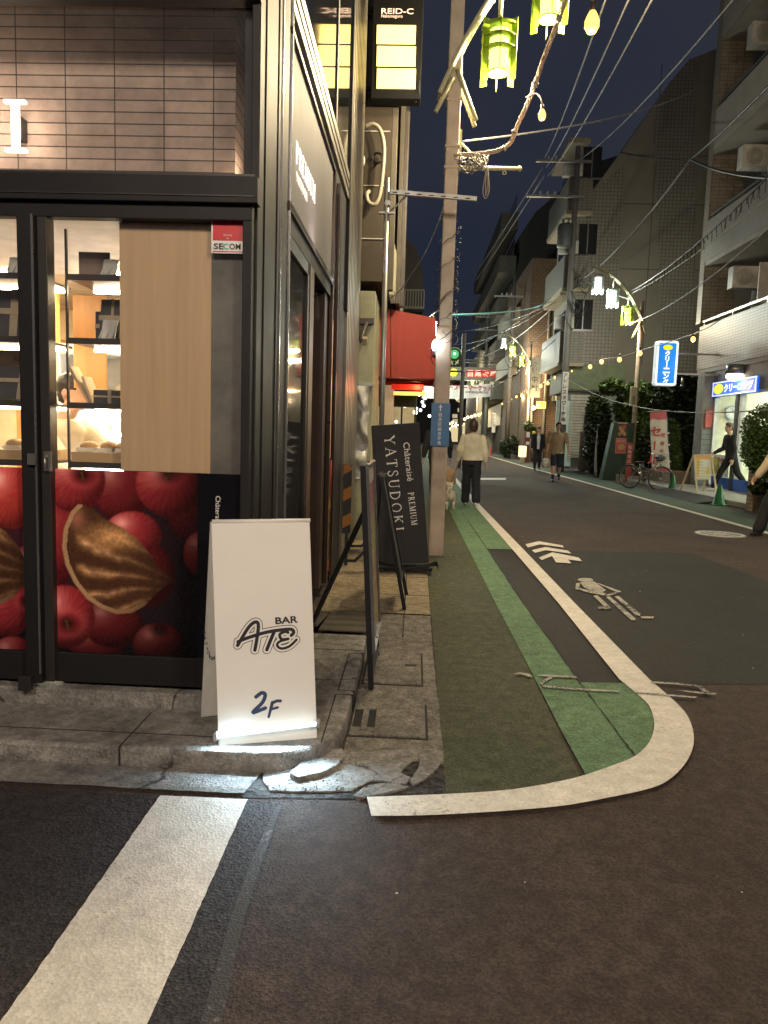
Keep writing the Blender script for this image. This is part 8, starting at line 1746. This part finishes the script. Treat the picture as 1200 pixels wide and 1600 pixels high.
mb = MB(); a = G(970, 757); mb.box(a[0]-.12, a[0]+.12, a[1], a[1]+.2, 0, .30); single('concrete_block', mb, concrete_lid, 'small pale concrete bollard behind the bicycle rear wheel', 'bollard', bevel=.02)
# sale banner flag
fl = thing('sale_banner', 'tall white and red sale banner on a blue-black pole by the bushes', 'banner flag', (8.2, 22.8, .1)); Yf = 22.6
mb = MB(); pt = PY(1042, 640, Yf); pb = PY(1050, 742, Yf); mb.tube([(pb[0], Yf, .1), (pt[0], Yf, pt[2])], [.022, .014], 8); part('pole', mb, mat('pole_navy', (.02, .03, .07), .3), fl)
mb = MB(); pa = PY(1014, 643, Yf); mb.tube([(pa[0]-.05, Yf, pa[2]-.0), (pt[0]+.08, Yf, pt[2]-.02)], .010, 6); part('cross_rod', mb, white_print, fl)
q0, q1, q2, q3 = PY(1016, 645, Yf), PY(1041, 642, Yf), PY(1047, 738, Yf), PY(1018, 735, Yf)
NXX, NZZ = 24, 70; V_ = []
for j in range(NZZ+1):
    for i in range(NXX+1):
        u, v = i/NXX, j/NZZ; p = (np.array(q0)*(1-u)+np.array(q1)*u)*(1-v)+(np.array(q3)*(1-u)+np.array(q2)*u)*v; V_.append((p[0], Yf+.035*math.sin(u*5+v*6)*(1-u*.6)+.0, p[2]))
F_ = [(j*(NXX+1)+i, (j+1)*(NXX+1)+i, (j+1)*(NXX+1)+i+1, j*(NXX+1)+i+1) for j in range(NZZ) for i in range(NXX)]
inv = ROOTM[fl.name]; me = bpy.data.meshes.new('cloth'); me.from_pydata([tuple(inv @ Vector(p)) for p in V_], [], F_); me.update()
uu, vv = np.meshgrid(np.linspace(0, 1, NXX+1), np.linspace(0, 1, NZZ+1)); cc = np.zeros(uu.shape+(3,)); cc[...] = (.52, .49, .42); cc[(vv < .13) & (vv < .05+.10*np.abs(uu-.2)+.06)] = (.45, .12, .12); cc[(vv > .93)] = (.5, .08, .08)
at = me.color_attributes.new('print', 'FLOAT_COLOR', 'POINT'); at.data.foreach_set('color', np.concatenate([cc.reshape(-1, 3), np.ones((cc.size//3, 1))], 1).astype(np.float32).ravel()); clo = link('cloth', me, vcolmat('cloth_print', .8), fl)
M = frameM((q0[0], Yf-.04, q0[2]), (1, 0, -.03), (.02, 0, 1)); mb = MB(); put_column(mb, 'セール', M, .20, -.33, .33, pitch=.42, bold=.035, z=.003); put_column(mb, '開催中', M, .42, -.52, .15, pitch=.24, bold=.01, z=.003); part('lettering', mb, MATS['ink_red'], clo)
for z in (.45, .75, 1.25, 1.6): mb = MB(); q = V3((pb[0]+(pt[0]-pb[0])*z/pt[2], Yf, z)); mb.cyl(q, q+V3((0, 0, .05)), .03, n=8); part('clip', mb, white_print, fl)
# green cones, easel board, blue tub
for (x, y, lab) in ((1050, 769, 'green traffic cone beside the bicycle front wheel'), (1123, 789, 'green traffic cone at the near end of the kerb ramp')):
    p = G(x, y); t = thing('green_cone', lab, 'traffic cone', (p[0], p[1], 0), group='green cones by the kerb'); mb = MB(); mb.lathe([(.15, .02), (.13, .04), (.045, .44), (.03, .46), (0, .46)], (p[0], p[1], 0), 18); part('cone', mb, mat('cone_green', (.01, .12, .035), .4), t); mb = MB(); mb.box(p[0]-.19, p[0]+.19, p[1]-.19, p[1]+.19, .0, .022); part('base', mb, mat('cone_green', (.01, .12, .035), .4), t, bevel=.006)
eb = thing('easel_board', 'wooden A-frame notice board with yellow and white posters before the cleaner', 'signboard', (7.9, 20, .12)); Ye = 19.3
c0, c1, c2, c3 = PY(1085, 711, Ye), PY(1111, 711, Ye), PY(1114, 750, Ye), PY(1087, 746, Ye)
mb = MB(); wood_l = woodmat('easel_wood', (.55, .46, .30), (.48, .40, .25))
f = [G(1075, 762, .12), G(1089, 765, .12), G(1110, 759, .12), G(1096, 757, .12), G(1118, 757, .12)]
for (p, q) in (((c0[0]+.0, Ye+.05, c0[2]), (c0[0]-.16, Ye+.35, .12)), ((c0[0], Ye, c0[2]), (c0[0]+.06, Ye-.2, .12)), ((c1[0], Ye, c1[2]), (c1[0]+.14, Ye-.2, .12)), ((c1[0], Ye+.05, c1[2]), (c1[0]+.0, Ye+.35, .12))): bar(mb, p, q, .045, .025, (1, 0, 0))
bar(mb, (c0[0], Ye, c0[2]), (c1[0], Ye, c1[2]), .04, .03, (0, 0, 1)); part('frame', mb, wood_l, eb)
def board_fn(u, v):
    c = np.stack([.62+0*u, .60+0*u, .48+0*u], -1); c = np.where(((u < .3) & (v > .1))[..., None], (.62, .42, .12), c); c = np.where((v > .84)[..., None], (.65, .30, .10), c)
    tx = (np.sin(v*55) > .3) & (np.sin(u*90+np.floor(v*9)*2) > -.2) & (u > .12) & (u < .85) & (v < .8); c = np.where(tx[..., None], c*.55, c); d = np.hypot(u-.78, v-.35); c = np.where((d < .12)[..., None], (.65, .5, .1), c); return np.where(((u > .45) & (u < .8) & (v > .55) & (v < .78))[..., None], (.66, .64, .6), c)
upv_ = Vector((0, .14, 1)).normalized(); printed('poster', (c0[0]+.02, Ye-.075, c2[2]), (1, 0, 0), (0, .1, 1), c1[0]-c0[0]+.0, (c0[2]-c2[2]), board_fn, 40, 60, eb, vcolmat('poster_print', .25), 'yellow and white notice')
t = thing('blue_tub', 'pale blue plastic tub behind the front wheel of the bicycle', 'tub', (7.3, 21.9, .12)); p = G(1050, 752, .12); mb = MB(); mb.lathe([(0, 0), (.20, 0), (.25, .16), (.26, .17), (.24, .17), (.19, .02), (0, .02)], (p[0], p[1], .12), 20); part('bowl', mb, mat('tub_blue', (.30, .50, .58), .5), t)
mb = MB(); p = G(926, 728, .1); mb.ell((p[0], p[1], .18), .30, .2, .13, nu=10, nv=7); single('garden_stone', mb, mat('stone_pale', (.42, .38, .30), .8, bump=.3), 'pale rounded stone on the pavement left of the green hoarding', 'stone')
# parked bicycles in the distance: dark scooter-like shapes by the timber shop
def far_bike(x, y, lab, m):
    p = G(x, y); t = thing('parked_bicycle', lab, 'bicycle', (p[0], p[1], 0), group='bicycles parked along the far shops')
    for k in (0, 1): mb = MB(); mb.torus((p[0]+k*.35, p[1]+k*1.0, .33), .31, .02, axis='x' if not k else 'x', n=20, m=5); part('wheel', mb, rub, t)
    mb = MB(); mb.tube([(p[0], p[1], .33), (p[0]+.1, p[1]+.3, .8), (p[0]+.3, p[1]+.8, .75), (p[0]+.35, p[1]+1., .33)], .018, 6); mb.tube([(p[0]-.2, p[1]+.15, 1.0), (p[0]+.25, p[1]+.15, 1.0)], .015, 6); part('frame', mb, m, t); mb = MB(); mb.ell((p[0]+.25, p[1]+.75, .85), .08, .12, .04); part('saddle', mb, rub, t)
    mb = MB(); mb.box(p[0]-.18, p[0]+.18, p[1]-.3, p[1], .62, .9); part('basket', mb, wire, t, bevel=.02)
far_bike(785, 712, 'white-framed bicycle parked by the pale pole', white_print); far_bike(797, 716, 'dark bicycle parked before the timber shop', wire); far_bike(806, 716, 'second dark bicycle under the round sign', wire)
far_bike(905, 724, 'white bicycle glimpsed right of the tan T-shirt man', white_print); far_bike(838, 722, 'dark bicycle behind the man in the suit', wire)
